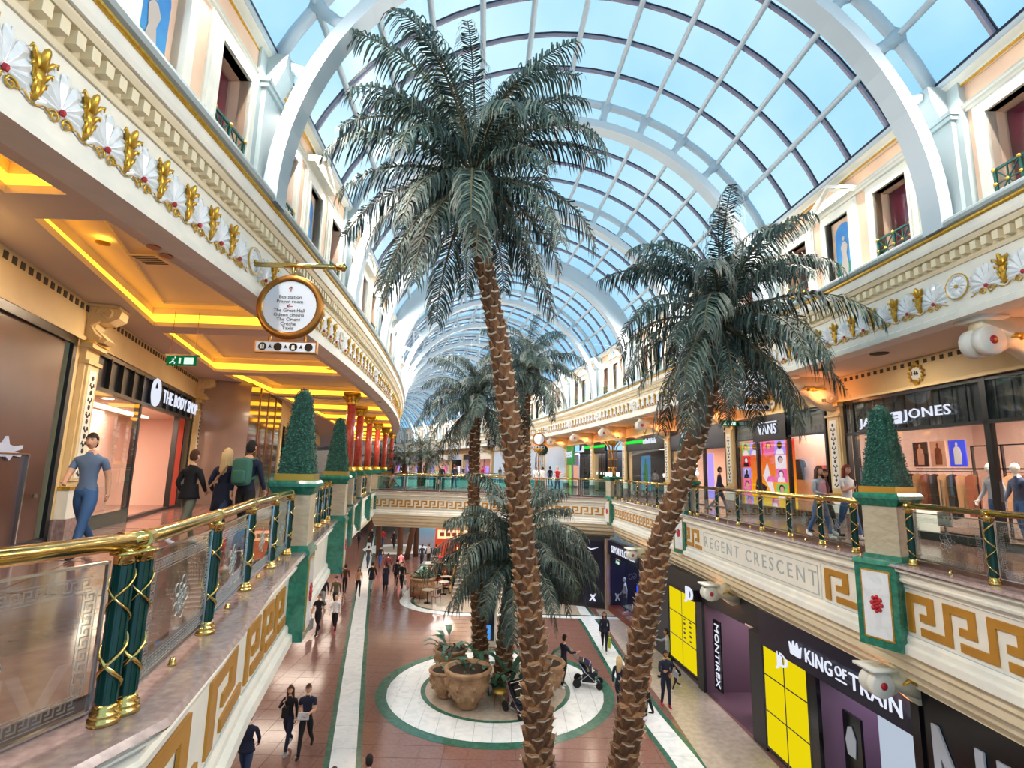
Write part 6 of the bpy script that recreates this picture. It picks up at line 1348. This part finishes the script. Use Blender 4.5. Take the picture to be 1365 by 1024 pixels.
# ================================================================ people
for k, v in dict(skin1='d9a789', skin2='c08a68', skin3='8a5a40', hairdk='1e1613', hairbr='4a2c1c', hairred='6e2618', hairbl='d2b482', hairgr='a49c92', tee='5d7392', jean='3a5f8f', jeand='2a3c5c', blk='15151a', nvy='1a2038', dgrey='33353b', lgrey='9aa0a6', wht='e4e4e6', redc='b3202c', mar='5a1f2a', olive='55543c', tan='a9805a', pinkc='d98a9c', greenc='3b6b5c', tealc='4c7f78', lime='b8c440', cyanj='2b4c8c', khaki='6e7060', shoew='e2e2e2', shoeb='141414', pinks='e8606a', rose='c08a96').items(): M[k] = mat('cloth_' + k if not k.startswith(('skin', 'hair')) else k, v, .85 if not k.startswith('skin') else .55)
def rotx(v, a): return Vector((v.x, v.y * cos(a) - v.z * sin(a), v.y * sin(a) + v.z * cos(a)))
def person(x, y, z, rz, label, H=1.72, top='blk', legs='jeand', shoes='shoeb', skin='skin1', hair='hairdk', long=0, stride=.35, arms=(.25, .25), elb=(.3, .3), sleeve='long', coat=0, coatm=None, bag=None, bagm='blk', pack=None, abd=.12, hat=None, look=0, female=False, sit=False, group=None, ph=1, lean=0.0, inward=(0, 0), bald=False, hold=None):
    """front is +y in local space; rz turns it"""
    T = TR(x, y, z, rz); s = H / 1.75; J = {}; E = []; R = {}
    def j(n, p, r, ry=None): J[n] = Vector(p); R[n] = (r, ry or r)
    sw = .185 if not female else .165
    j('pel', (0, 0, .93), .135, .10); j('wai', (0, .0 + lean * .1, 1.07), .125 if not female else .11, .092); j('che', (0, .01 + lean * .25, 1.26), .150 if not female else .130, .108); j('upc', (0, lean * .38, 1.40), .120, .088); j('nec', (0, lean * .45 + .005, 1.485), .06); j('nek', (0, lean * .5 + .02, 1.54), .054)
    E += [('pel', 'wai'), ('wai', 'che'), ('che', 'upc'), ('upc', 'nec'), ('nec', 'nek')]
    for sg, n, swg in ((-1, 'l', stride * ph), (1, 'r', -stride * ph)):
        hip = Vector((sg * .088, 0, .88)); kb = max(0, -swg) * 1.0 + .08
        if sit: a1, kb = 1.45, 1.45
        else: a1 = swg
        th = Vector((0, sin(a1), -cos(a1))); kn = hip + th * .42; a2 = a1 - kb; shd = Vector((0, sin(a2), -cos(a2))); an = kn + shd * .41; fo = Vector((0, cos(a2 * .5), sin(a2 * .5) * 1))
        j('hip' + n, hip, .088); j('thi' + n, hip + th * .2, .082); j('kne' + n, kn, .058); j('cal' + n, kn + shd * .13, .058); j('ank' + n, an, .042); j('hee' + n, an + Vector((0, -.02, -.045)), .042); j('toe' + n, an + fo * .15 + Vector((sg * .015, 0, -.055)), .036)
        E += [('pel', 'hip' + n), ('hip' + n, 'thi' + n), ('thi' + n, 'kne' + n), ('kne' + n, 'cal' + n), ('cal' + n, 'ank' + n), ('ank' + n, 'hee' + n), ('hee' + n, 'toe' + n)]
    hands = {}
    for i, (sg, n) in enumerate(((-1, 'l'), (1, 'r'))):
        a = arms[i] * (1 if (i == 0) == (ph < 0) or arms[i] > .6 else -1) if abs(arms[i]) < .6 else arms[i]; e = elb[i]
        sh = J['upc'] + Vector((sg * sw, 0, -.01)); u = Vector((sg * abd, sin(a), -cos(a))).normalized(); el = sh + u * .27; inw = inward[i]
        f = Vector((sg * abd * .5 - sg * inw, sin(a + e), -cos(a + e))).normalized(); wr = el + f * .235; ha = wr + f * .07
        j('sho' + n, sh, .062); j('uar' + n, sh + u * .12, .052); j('elb' + n, el, .044); j('for' + n, el + f * .1, .040); j('wri' + n, wr, .029); j('han' + n, ha, .034, .022)
        E += [('upc', 'sho' + n), ('sho' + n, 'uar' + n), ('uar' + n, 'elb' + n), ('elb' + n, 'for' + n), ('for' + n, 'wri' + n), ('wri' + n, 'han' + n)]; hands[n] = (ha, f, sg)
    names = list(J); idx = {n: i for i, n in enumerate(names)}
    me = bpy.data.meshes.new('person_skeleton'); me.from_pydata([J[n] * s for n in names], [(idx[a], idx[b_]) for a, b_ in E], [])
    o = bpy.data.objects.new('tmp', me); COL.objects.link(o); md = o.modifiers.new('skin', 'SKIN'); md.use_smooth_shade = True; md.branch_smoothing = .6
    sk = me.skin_vertices[0].data
    for i, n in enumerate(names): g = 1.14 if n[:3] in ('che', 'wai', 'pel', 'upc', 'sho', 'uar', 'thi', 'hip') else 1.05; sk[i].radius = (R[n][0] * s * g, R[n][1] * s * g); sk[i].use_root = (n == 'pel')
    sb = o.modifiers.new('sub', 'SUBSURF'); sb.levels = 1; sb.render_levels = 1
    bpy.context.view_layer.update(); bm_me = bpy.data.meshes.new_from_object(o.evaluated_get(bpy.context.evaluated_depsgraph_get())); bpy.data.objects.remove(o); bpy.data.meshes.remove(me)
    V = [tuple(v.co) for v in bm_me.vertices]; F = [tuple(p.vertices) for p in bm_me.polygons]; MI = []
    # material per face from the nearest bone: 0 skin 1 top 2 legs 3 shoes
    bones = [(J[a] * s, J[b_] * s, a, b_) for a, b_ in E]
    for p in bm_me.polygons:
        c = p.center; best = None
        for A, B, a, b_ in bones:
            ab = B - A; t = max(0, min(1, (c - A).dot(ab) / ab.dot(ab))); d = (c - A - ab * t).length - .0
            if best is None or d < best[0]: best = (d, b_, t, a)
        n = best[1]; k = n[:3]
        if k in ('nek',) or (k == 'nec' and c.z > 1.475 * s + lean * .0): m_ = 0
        elif k in ('wai', 'che', 'upc', 'nec', 'sho'): m_ = 1 if c.z > .965 * s else 2
        elif k == 'uar': m_ = 1
        elif k == 'elb': m_ = 1 if sleeve == 'long' or (sleeve == 'short' and best[2] < .35) else 0
        elif k in ('for', 'wri'): m_ = 1 if sleeve == 'long' and not (k == 'wri' and best[2] > .85) else 0
        elif k == 'han': m_ = 0
        elif k in ('hee', 'toe'): m_ = 3
        elif k == 'ank': m_ = 2 if best[2] < .9 else 3
        elif k == 'hip': m_ = 2 if c.z < .965 * s else 1
        else: m_ = 2
        MI.append(m_)
    bpy.data.meshes.remove(bm_me)
    mb = MB(); mb.v = V; mb.f = F; mb.m = MI
    hc = (J['nek'] + Vector((0, .015 + lean * .06, .115))) * s
    HT = Matrix.Translation(hc) @ Matrix.Rotation(look, 4, 'Z') @ Matrix.Diagonal((s, s, s, 1))
    # head: a shaped ovoid with jaw, brow, nose, ears, eyes and mouth
    hv = []; hf = []; n1, n2 = 14, 10
    for a in range(n2 + 1):
        t = pi * a / n2
        for i in range(n1):
            q = 2 * pi * i / n1; X, Y, Z = sin(t) * cos(q), sin(t) * sin(q), -cos(t)
            w = .074 * (1 - .22 * max(0, -Z) ** 1.5); dpt = .092 * (1 - .12 * max(0, -Z)); fy = Y * dpt + (.012 if (Y > .5 and -.9 < Z < -.3) else 0)
            hv.append((X * w, fy, Z * .118))
    for a in range(n2):
        for i in range(n1): k = (i + 1) % n1; hf.append((a * n1 + i, a * n1 + k, a * n1 + n1 + k, a * n1 + n1 + i))
    mb.add(hv, hf, 0, HT)
    mb.add([(-.013, .086, -.028), (.013, .086, -.028), (0, .112, -.03), (0, .088, .02), (0, .09, -.04)], [(0, 2, 3), (2, 1, 3), (0, 4, 2), (4, 1, 2)], 0, HT)
    for sg in (-1, 1):
        mb.ball((sg * .075, -.003, -.004), (.010, .018, .03), 6, 4, 0, HT); mb.ball((sg * .028, .083, .014), (.012, .007, .006), 6, 4, 4, HT); mb.box(sg * .028 - .017, sg * .028 + .017, .084, .092, .028, .035, 5, HT)
    mb.ball((0, .086, -.056), (.023, .008, .007), 6, 4, 6, HT)
    for n, (ha, f, sg) in hands.items():     # palm grows out of the wrist; four fingers and a thumb
        f = f.normalized(); sd = Vector((0, 1, 0)); sd = (sd - f * f.dot(sd)); sd = sd.normalized() if sd.length > .1 else Vector((1, 0, 0)); nn = f.cross(sd) * sg
        for q in range(4):
            b0 = ha + sd * (.026 - .017 * q) - f * .005; l = (.07, .078, .074, .06)[q]; m1 = b0 + f * l * .5 - nn * .012; m2 = b0 + f * l * .85 - nn * .035
            mb.tube([b0 * s, m1 * s, m2 * s], [.0095 * s, .0085 * s, .0065 * s], 5, 0)
        b0 = ha + sd * .026 - f * .045; mb.tube([b0 * s, (b0 + sd * .03 + f * .025) * s, (b0 + sd * .034 + f * .055 - nn * .01) * s], [.012 * s, .010 * s, .007 * s], 5, 0)
    M['lip'] = M.get('lip') or mat('lip', '8f4a42', .6)
    body = mb.build('person', [skin, top, legs, shoes, 'blk', hair, 'lip'], None, T, True); tag(body, label, 'person', group)
    # hair
    if not bald:
        hb = MB(); hv = []; hf = []
        for a in range(9):
            t = pi * a / 8
            for i in range(n1):
                q = 2 * pi * i / n1; X, Y, Z = sin(t) * cos(q), sin(t) * sin(q), cos(t)
                lim = -.15 if Y > .35 else (-.75 if Y < -.2 else -.45)
                if Y > .35: lim = .38
                Zc = max(Z, lim); hv.append((X * .083, Y * (.101 if Y < 0 else .094), Zc * .132 + .002))
        for a in range(8):
            for i in range(n1): k = (i + 1) % n1; hf.append((a * n1 + i, a * n1 + n1 + i, a * n1 + n1 + k, a * n1 + k))
        hb.add(hv, hf, 0, HT)
        if long:
            for q in range(9):
                a = pi + (q - 4) * .36 + pi / 2; c = Vector((cos(a) * .075, sin(a) * .085, -.02)); hb.tube([tuple(c + Vector((0, 0, .06))), tuple(c * 1.08 + Vector((0, 0, -.1))), tuple(c * 1.15 + Vector((0, -.02, -.1 - long * .6))), tuple(c * .9 + Vector((0, -.02, -.1 - long)))], [.03, .034, .03, .012], 5, 0, HT)
        hb.build('hair', hat if False else hair, body, T, True)
    if hat: MB().lathe([(.0, .145), (.06, .13), (.09, .08), (.092, .02), (.088, .015)], 14, 0, HT).build('hat', hat, body, T, True)
    if coat:
        c0 = J['pel']; ring = []
        mbc = MB(); prof = [(.160, .118, 1.12), (.175, .135, .98), (.185, .15, .98 - coat * .5), (.20, .17, .98 - coat), (.185, .155, .98 - coat)]; n_ = 14; vs_ = []; fs_ = []
        for (rx, ry, z_) in prof:
            for i in range(n_): q = 2 * pi * i / n_; vs_.append((rx * cos(q) * s, (ry * sin(q)) * s, z_ * s))
        for a in range(len(prof) - 1):
            for i in range(n_): k = (i + 1) % n_; fs_.append((a * n_ + i, a * n_ + k, a * n_ + n_ + k, a * n_ + n_ + i))
        mbc.add(vs_, fs_).build('coat_skirt', coatm or top, body, T, True)
    if pack:
        c_ = J['che'] * s; b = MB(); b.rbox((c_.x, c_.y - .19 * s, c_.z - .02), (.15 * s, .085 * s, .23 * s), 16, 10); b.rbox((c_.x, c_.y - .28 * s, c_.z - .1), (.11 * s, .03 * s, .11 * s), 12, 8)
        for sg in (-1, 1): b.tube([(sg * .09 * s, c_.y - .12 * s, c_.z + .17 * s), (sg * .11 * s, c_.y + .02, c_.z + .215 * s), (sg * .12 * s, c_.y + .12 * s, c_.z + .1 * s), (sg * .13 * s, c_.y + .02, c_.z - .1 * s), (sg * .1 * s, c_.y - .12 * s, c_.z - .15 * s)], .022 * s, 5)
        o = b.build('backpack', pack[0], None, T, True); tag(o, pack[1], 'backpack')
    if bag:
        ha = hands['l' if bag[0] == 'l' else 'r'][0] * s; b = MB(); w, h = bag[3] if len(bag) > 3 else (.3, .34)
        BT = T @ Matrix.Translation(ha + Vector((0, 0, -.06))); b.prism([(-w / 2, -.12 - h), (w / 2, -.12 - h), (w / 2 * .9, -.12), (-w / 2 * .9, -.12)], -.06, .06, 'x'); b.tube([(0, -w * .3, -.12), (0, -w * .2, .03), (0, w * .2, .03), (0, w * .3, -.12)], .008, 4)
        o = b.build('bag', bag[1], None, BT); tag(o, bag[2], 'bag')
    if hold:
        ha = hands[hold[0]][0] * s; o = hold[1](T @ Matrix.Translation(ha))
    return body
F_ = pi   # facing the camera
P = person
# upper left gallery
P(-6.35, 8.1, .12, 1.15 + pi / 2 + .5, 'person in a slate blue T-shirt and jeans walking past the skincare shop', 1.8, 'tee', 'jean', 'shoeb', 'skin1', 'hairdk', sleeve='short', arms=(.35, .4), elb=(.3, .75), inward=(0, .55), look=.25, stride=.32)
P(-5.55, 9.35, .12, -.25, 'person with short brown hair in a black puffer coat walking away on the left gallery', 1.62, 'blk', 'khaki', 'wht', 'skin1', 'hairbr', arms=(.2, .2), elb=(.6, .6), coat=.12, inward=(.5, .5), abd=.3, female=True, stride=.35)
P(-5.05, 9.5, .12, -.15, 'person with a long blonde ponytail in a navy coat walking away beside the backpacker', 1.66, 'nvy', 'jeand', 'shoeb', 'skin1', 'hairbl', long=.3, coat=.35, arms=(.2, .2), elb=(.9, .4), female=True, abd=.3)
MB().tube([(-5.22, 9.36, 1.12), (-5.08, 9.36, 1.3), (-4.95, 9.38, 1.5)], .015, 4).build('tmp', 'tan')
o = bpy.data.objects['tmp']; o.name = 'bag_strap'; tag(o, 'pale cross-body strap over the navy coat of the blonde walker', 'strap')
P(-4.55, 9.3, .12, -.05, 'person in a dark navy jacket walking away with the green backpack', 1.80, 'nvy', 'blk', 'shoeb', 'skin1', 'hairdk', arms=(.2, .2), elb=(.3, .3), pack=('greenc', 'dark green backpack on the back of the navy jacketed walker'), stride=.25)
P(-7.6, 20.2, .12, -.1, 'distant person in grey behind the first topiary on the left gallery', 1.7, 'lgrey', 'jeand', hair='hairbr')
# three women on the right gallery
P(7.35, 12.75, .12, F_ + .35, 'woman with long brown hair in a pale blue jacket, left one of the three friends', 1.64, 'lgrey', 'jean', 'shoew', 'skin1', 'hairbr', long=.34, arms=(.2, .1), elb=(.3, 1.2), inward=(0, .8), female=True, stride=.25)
MB().ball((7.36, 12.62, 1.24), (.09, .05, .2), 10, 8).build('blouse_panel', 'rose', None, None, True); tag(bpy.data.objects['blouse_panel'], 'pink patterned blouse front under the pale blue jacket', 'clothing')
P(7.72, 13.15, .12, F_ + .6, 'woman with dark hair in a maroon top, in the middle behind her friends', 1.58, 'mar', 'blk', 'shoeb', 'skin2', 'hairdk', long=.3, arms=(.2, .2), elb=(.5, .5), female=True, look=-.8)
def phone(mw): o = MB().box(-.035, .035, -.005, .005, -.02, .12).build('phone', 'blk', None, mw @ Matrix.Translation((0, .03, .02))); tag(o, 'dark phone held by the red haired woman', 'phone')
P(7.95, 12.65, .12, F_ + .25, 'smiling woman with long red hair in a white T-shirt holding a phone', 1.68, 'wht', 'jean', 'shoew', 'skin1', 'hairred', long=.38, sleeve='short', arms=(.15, .3), elb=(.3, 1.7), inward=(0, .4), female=True, hold=('r', phone), stride=.3)
P(7.9, 20.2, .12, F_ + 1.2, 'person in a navy coat standing before the shop doorway right of the leaning trunk', 1.66, 'nvy', 'jeand', 'shoeb', 'skin2', 'hairdk', coat=.15)
# on the bridge and beyond
P(-7.85, 35.9, .12, 1.8, 'woman in black top and pink trousers leaning on the bridge rail at its left end', 1.68, 'blk', 'rose', 'shoeb', 'skin1', 'hairdk', long=.2, female=True, arms=(.9, .9), elb=(.7, .7))
P(3.0, 33.8, .12, F_ + .1, 'person in a red vest and white sleeves on the right end of the bridge', 1.66, 'redc', 'jeand', 'shoeb', 'skin1', 'hairgr', sleeve='short', arms=(.9, .9), elb=(.8, .8))
P(-4.9, 38.5, .12, F_, 'dark haired person in black sitting height behind the green litter bin', 1.6, 'blk', 'blk', 'shoeb')
P(-3.9, 37.6, .12, .3, 'person in a dark navy jumper with auburn hair on the bridge', 1.66, 'nvy', 'jeand', hair='hairred')
P(2.4, 38.8, .12, .4, 'person in a pale grey top beside the pushchair wheel on the bridge', 1.62, 'wht', 'tan', hair='hairdk')
P(1.9, 38.4, .12, 2.2, 'person in white and orange trousers crossing the bridge behind the rail', 1.6, 'wht', 'orange', hair='hairbr')
P(2.0, 58.5 - 9, .12, .2, 'small distant person in navy by the pale hoarding', 1.7, 'nvy', 'jeand') if 0 else None
P(3.4, 43.5 + 2, .12, .2, 'distant person in dark navy standing below the hanging plant ball', 1.72, 'nvy', 'jeand')
for i, (x, y, c) in enumerate(((-13, 64, 'blk'), (-10.5, 65, 'mar'), (-8.2, 64.5, 'nvy'), (-5.6, 64, 'dgrey'), (-3.4, 65.3, 'redc'), (-1.2, 64.2, 'olive'))):
    P(x, y, .12, i * 1.3, ['leftmost distant terrace visitor in black', 'distant terrace visitor in maroon', 'distant terrace visitor in navy', 'distant terrace visitor in grey', 'distant terrace visitor in red', 'distant terrace visitor in olive'][i], 1.65, c, 'jeand')
# lower floor, near
P(-6.2, 14.0, LOW, .1, 'person in a navy padded jacket and dark beanie walking away at the bottom left', 1.72, 'nvy', 'jeand', 'shoeb', 'skin1', 'hairdk', hat='blk', arms=(.2, .2), elb=(.5, .5), abd=.3, inward=(.4, .4), coat=.1)
P(-5.9, 15.75, LOW, F_ - .1, 'woman in black touching her face, walking beside a companion at the bottom', 1.68, 'blk', 'nvy', 'lgrey', 'skin1', 'hairbr', long=.15, arms=(.15, 1.0), elb=(.3, 2.0), inward=(0, .9), female=True, bag=('r', 'shoeb', 'small black handbag hanging from the woman in black', (.16, .26)))
def papers(mw): o = MB().box(-.14, .14, -.02, .02, -.08, .1).build('papers', 'wht', None, mw); tag(o, 'white papers carried by the man in navy at the bottom', 'papers')
P(-5.38, 15.65, LOW, F_ + .1, 'man in a navy polo shirt carrying papers beside the woman in black', 1.76, 'nvy', 'blk', 'shoeb', 'skin1', 'hairbr', sleeve='short', arms=(.3, .3), elb=(1.3, 1.3), inward=(.5, .7), hold=('r', papers), ph=-1)
P(-8.75, 25.9, LOW, F_ - .1, 'man in black T-shirt and trousers carrying a grey bag on the lower floor', 1.78, 'blk', 'blk', 'shoeb', 'skin1', 'hairdk', sleeve='short', bag=('r', 'lgrey', 'grey shopping bag in the hand of the man in black', (.4, .45)))
P(-8.05, 26.2, LOW, F_ + .1, 'woman in a white hoodie, black leggings and pink shoes on the lower floor', 1.66, 'wht', 'blk', 'pinks', 'skin1', 'hairbl', female=True, arms=(.3, .3), elb=(.5, .5)); 
P(-10.0, 30.2, LOW, F_ - .2, 'man in a dark jacket and grey trousers wearing a cap, left of the olive jacket', 1.76, 'nvy', 'lgrey', 'shoeb', 'skin1', 'hairgr', hat='blk')
P(-9.3, 30.1, LOW, F_, 'man in an olive jacket wearing a dark cap', 1.74, 'olive', 'dgrey', 'shoeb', 'skin1', 'hairgr', hat='dgrey')
P(-10.0, 34.0, LOW, .2, 'person in a brown coat seen just behind the olive jacket', 1.68, 'hairbr', 'blk', 'shoeb', 'skin2', 'hairdk')
P(-9.0, 33.4, LOW, F_ + .3, 'woman in a tan jacket with black sleeves near the marble band', 1.66, 'tan', 'blk', 'shoeb', 'skin1', 'hairbr', female=True, long=.2)
P(-8.5, 34.6, LOW, 0, 'person in a long black coat walking on the marble band', 1.74, 'blk', 'lgrey', 'shoeb', 'skin1', 'hairdk', coat=.25)
P(-7.7, 34.9, LOW, .2, 'woman in a long dark dress in the middle of the walking group', 1.66, 'nvy', 'blk', 'shoeb', 'skin3', 'hairdk', coat=.6, female=True, stride=.1)
P(-7.3, 36.2, LOW, .1, 'person in a dark hooded coat behind the woman in the long dress', 1.7, 'blk', 'blk', 'shoeb', 'skin2', 'hairdk', coat=.2)
P(-6.75, 35.2, LOW, F_, 'person in black facing the camera at the right of the walking group', 1.7, 'blk', 'blk', 'shoew', 'skin1', 'hairdk', bag=('l', 'lgrey', 'light bag in the hand of the person right of the group', (.25, .3)))
P(-8.4, 38.5, LOW, 0, 'person in a maroon coat walking away behind the black coat', 1.68, 'mar', 'blk', 'shoeb', 'skin1', 'hairdk')
P(-7.8, 40.0, LOW, 0, 'person in a pink hooded top farther along the lower floor', 1.6, 'pinkc', 'lgrey', 'shoew', 'skin1', 'hairbr')
P(-13.2, 43.5, LOW, 0, 'person in a bright blue long coat near the left wall of the lower floor', 1.68, 'cyanj', 'blk', 'shoeb', 'skin1', 'hairbr', coat=.4)
P(-10.7, 42.0, LOW, 0, 'person in a dark top near the marble band under the bridge', 1.66, 'dgrey', 'jeand', 'shoeb', 'skin1', 'hairdk')
P(-9.9, 42.5, LOW, 0, 'person in black coat and vivid blue trousers under the bridge', 1.68, 'blk', 'cyanj', 'shoeb', 'skin1', 'hairdk')
P(-6.3, 43.5, LOW, 0, 'person with a pale grey backpack among friends under the bridge', 1.72, 'blk', 'blk', 'shoeb', 'skin1', 'hairbr', pack=('lgrey', 'pale grey backpack under the bridge'))
P(-6.8, 43.3, LOW, 0, 'dark coated friend left of the grey backpack', 1.7, 'nvy', 'blk', 'shoeb')
P(-5.7, 43.3, LOW, 0, 'dark coated friend right of the grey backpack', 1.72, 'blk', 'jeand', 'shoeb')
for i, (x, y, c, l) in enumerate(((-14.5, 53, 'dgrey', 'blk'), (-13.4, 53.5, 'blk', 'dgrey'), (-12.2, 53, 'redc', 'jeand'), (-10.9, 52, 'blk', 'blk'), (-9.6, 53, 'khaki', 'tan'), (-16.0, 52, 'blk', 'jeand'))):
    P(x, y, LOW, (i % 2) * pi, ['far walker in dark grey below the bridge edge', 'far walker in black with grey trousers below the bridge', 'far walker in a red top below the bridge', 'far walker all in black on the pale band', 'far walker in khaki coat below the bridge', 'leftmost far walker near the shop wall'][i], 1.7, c, l, coat=.15 if i % 2 else 0)
# around the marble circle and the right side
P(2.1, 20.5, LOW + .01, -1.15, 'father in a dark jacket standing at the pushchair on the marble ring', 1.76, 'nvy', 'blk', 'shoew', 'skin1', 'hairdk', stride=.08, arms=(.7, .7), elb=(.6, .9), look=.2)
P(1.2, 22.6, LOW + .01, .4, 'person in a loose teal coat behind the tall trunk in the circle', 1.74, 'tealc', 'blk', 'shoeb', 'skin1', 'hairbr', coat=.4, stride=.15)
P(.1, 18.95, ZI, -1.7, 'seated toddler-sized child in pink by the front pushchair', 1.0, 'pinkc', 'rose', 'shoew', 'skin1', 'hairbr', stride=.1)
P(3.75, 18.7, LOW, -.5, 'woman with long blonde hair in a navy jacket beside the leaning trunk', 1.66, 'nvy', 'dgrey', 'shoeb', 'skin1', 'hairbl', long=.34, female=True)
P(4.25, 24.3, LOW, F_ - .2, 'woman with long brown hair carrying a lime bag on the marble band', 1.66, 'nvy', 'blk', 'shoew', 'skin1', 'hairbr', long=.36, female=True, coat=.1, bag=('l', 'lime', 'lime green bag of the woman on the marble band', (.2, .4)))
P(4.62, 18.5, LOW, 1.5, 'man in a red top seen from the side behind the leaning trunk', 1.76, 'redc', 'blk', 'shoeb', 'skin2', 'hairdk', sleeve='short', stride=.12, arms=(.3, .3), elb=(.6, .6))
P(5.4, 19.1, LOW, F_ + .1, 'man in a dark tracksuit and red trainers carrying a small child', 1.76, 'nvy', 'nvy', 'redc', 'skin2', 'hairdk', stride=.12, arms=(.4, .4), elb=(1.4, 1.4), inward=(.6, .6), abd=.25)
P(5.68, 18.95, LOW + .55, F_ - 1.2, 'small child held on the arm of the man in the tracksuit', .78, 'lgrey', 'blk', 'shoew', 'skin2', 'hairdk', stride=.5)
P(6.2, 21.6, LOW, F_ - 1.9, 'person in a light blue shirt facing the farther yellow light box', 1.76, 'lgrey', 'blk', 'shoeb', 'skin2', 'hairdk', arms=(.2, 1.0), elb=(.4, .7))
P(5.95, 20.9, LOW, F_, 'child in a lime jacket half hidden behind the man in the tracksuit', 1.15, 'lime', 'dgrey', 'shoeb', 'skin1', 'hairdk')
P(-2.8, 12.15, LOW, .3, 'person at the bottom edge of whom only the dark hair shows', 1.72, 'blk', 'jeand', 'shoeb', 'skin1', 'hairdk')
P(-3.42, 11.83, LOW, F_, 'person at the bottom edge just below the marble band', 1.66, 'dgrey', 'jeand', 'shoeb', 'skin1', 'hairbr')
# cafe customers
for i, (x, y, c) in enumerate(((-3.9, 36.8, 'greenc'), (-4.6, 37.0, 'blk'), (-3.4, 34.6, 'dgrey'), (-4.9, 39.6, 'redc'), (-3.9, 39.8, 'wht'))):
    P(x, y, LOW + .012, [2.8, 3.4, 1.4, 3.1, 3.1][i], ['standing cafe customer in a green top beside the stair', 'standing cafe customer in black at the counter', 'cafe customer in grey by the round table', 'cafe worker in a red top behind the counter', 'cafe worker in white behind the counter'][i], 1.68, c, 'blk', stride=.1)
# shop mannequins
def manikin(x, y, z, rz, label, top, legs, H=1.78, head='white', skinm=None, shoes='wht'):
    b = P(x, y, z, rz, label, H, top, legs, shoes, head, head, stride=.06, bald=True); b.name = 'mannequin'; b['category'] = 'mannequin'; b.data.materials[4] = M[head]; b.data.materials[5] = M[head]; b.data.materials[6] = M[head]
manikin(*FR(9.45, 11.3, .12).translation[:3], 1.4, 'white headed mannequin in a grey jacket and jeans, just left of the thick mullion', 'lgrey', 'jean')
manikin(*FR(8.9, 11.3, .12).translation[:3], 1.4, 'white headed mannequin in a dark denim jacket right of the thick mullion', 'jeand', 'jean')
manikin(*FR(26.4, 8.3, LOW + .3).translation[:3], 1.4, 'pale mannequin in grey sportswear in the window behind the leaning trunk', 'lgrey', 'dgrey', head='lgrey')
manikin(*FR(13.1, 11.2, .12).translation[:3], 1.4, 'dark mannequin in black behind the women in the shop window', 'blk', 'blk', head='tan') if 0 else None

# ================================================================ lamps of the shops and soffits, and fill strips added under the eaves
def area_dir(name, p, d, sx, sy, e, col):
    l = bpy.data.lights.new(name, 'AREA'); l.shape = 'RECTANGLE'; l.size = sx; l.size_y = sy; l.energy = e; l.color = col
    o = bpy.data.objects.new(name, l); COL.objects.link(o)
    z = -Vector(d).normalized(); x = Vector((0, 0, 1)).cross(z)
    x = x.normalized() if x.length > .01 else Vector((0, 1, 0)); y = z.cross(x)
    o.matrix_world = Matrix(((x.x, y.x, z.x, p[0]), (x.y, y.y, z.y, p[1]), (x.z, y.z, z.z, p[2]), (0, 0, 0, 1))); return o
for k in range(-2, 15):     # fill strips added under the eaves for brightness, one per bay and side
    s = 9.8 + 6 * k; th = s / RC; rr = Vector((cos(th), sin(th), 0))
    e = EAV_E * (1 if s < 45 else .8)
    area_dir('eave_fill_light', CW(XR - .14, s, 8.80), -rr * .8 + Vector((0, 0, -.6)), 5.2, .08, e, (1, .89, .78))
    area_dir('eave_fill_light', CW(XL + .14, s, 8.80), rr * .8 + Vector((0, 0, -.6)), 5.2, .08, e, (1, .89, .78))
for sa, xo, z, e, c in ((9.0, 12.3, 3.6, 330, (1, .86, .76)), (15.6, 12, 3.6, 180, (1, .86, .78)), (21.6, 12, 2.9, 150, (1, .8, .65)), (28, 12, 3, 150, (1, .8, .65)), (34, 12, 3, 100, (.9, .9, 1)), (40, 12, 3, 100, (1, .9, .9))):
    p = CW(xo, sa, z); area('shop_lamp', p.x, p.y, p.z, 3.5, 2.2, e, c)
for y, e in ((11.6, 150), (14.6, 200)):
    p = TL @ Vector((LX(y), 1.6, 2.9)); area('shop_lamp', p.x, p.y, p.z, 2.2, 1.6, e, (1, .72, .55))
for sa, e, c in ((9.8, 60, (.75, .7, 1)), (15.8, 60, (1, .85, .95)), (25.8, 80, (.6, .65, 1))):
    p = CW(9.8, sa, -3.2); area('shop_lamp', p.x, p.y, p.z, 2.2, 2, e, c)
for i in range(8):
    p = CW(-9.5, 6 + i * 7, -1.05); area('soffit_lamp', p.x, p.y, p.z, 3, 1.2, 80, (1, .85, .7))
for sa in (3, 9.8, 15.8, 21.8, 27.8, 33.8): p = CW(8.9, sa, SOF - .02); area('soffit_lamp', p.x, p.y, p.z, .5, .5, 20, (1, .86, .7))
for y, x in ((2, -4.9), (6, -6.0), (10.3, -6.6), (16.2, -7.6), (22.5, -8.4), (28.5, -8.6), (34, -8.8)): area('soffit_lamp', x, y, SOF - .02, .4, .4, 45, (1, .8, .58))
for x, y in ((-4, 37), (-2, 43), (2, 37), (-8, 37)): area('soffit_lamp', x, y, -.68, 3, 2, 260, (1, .8, .62))
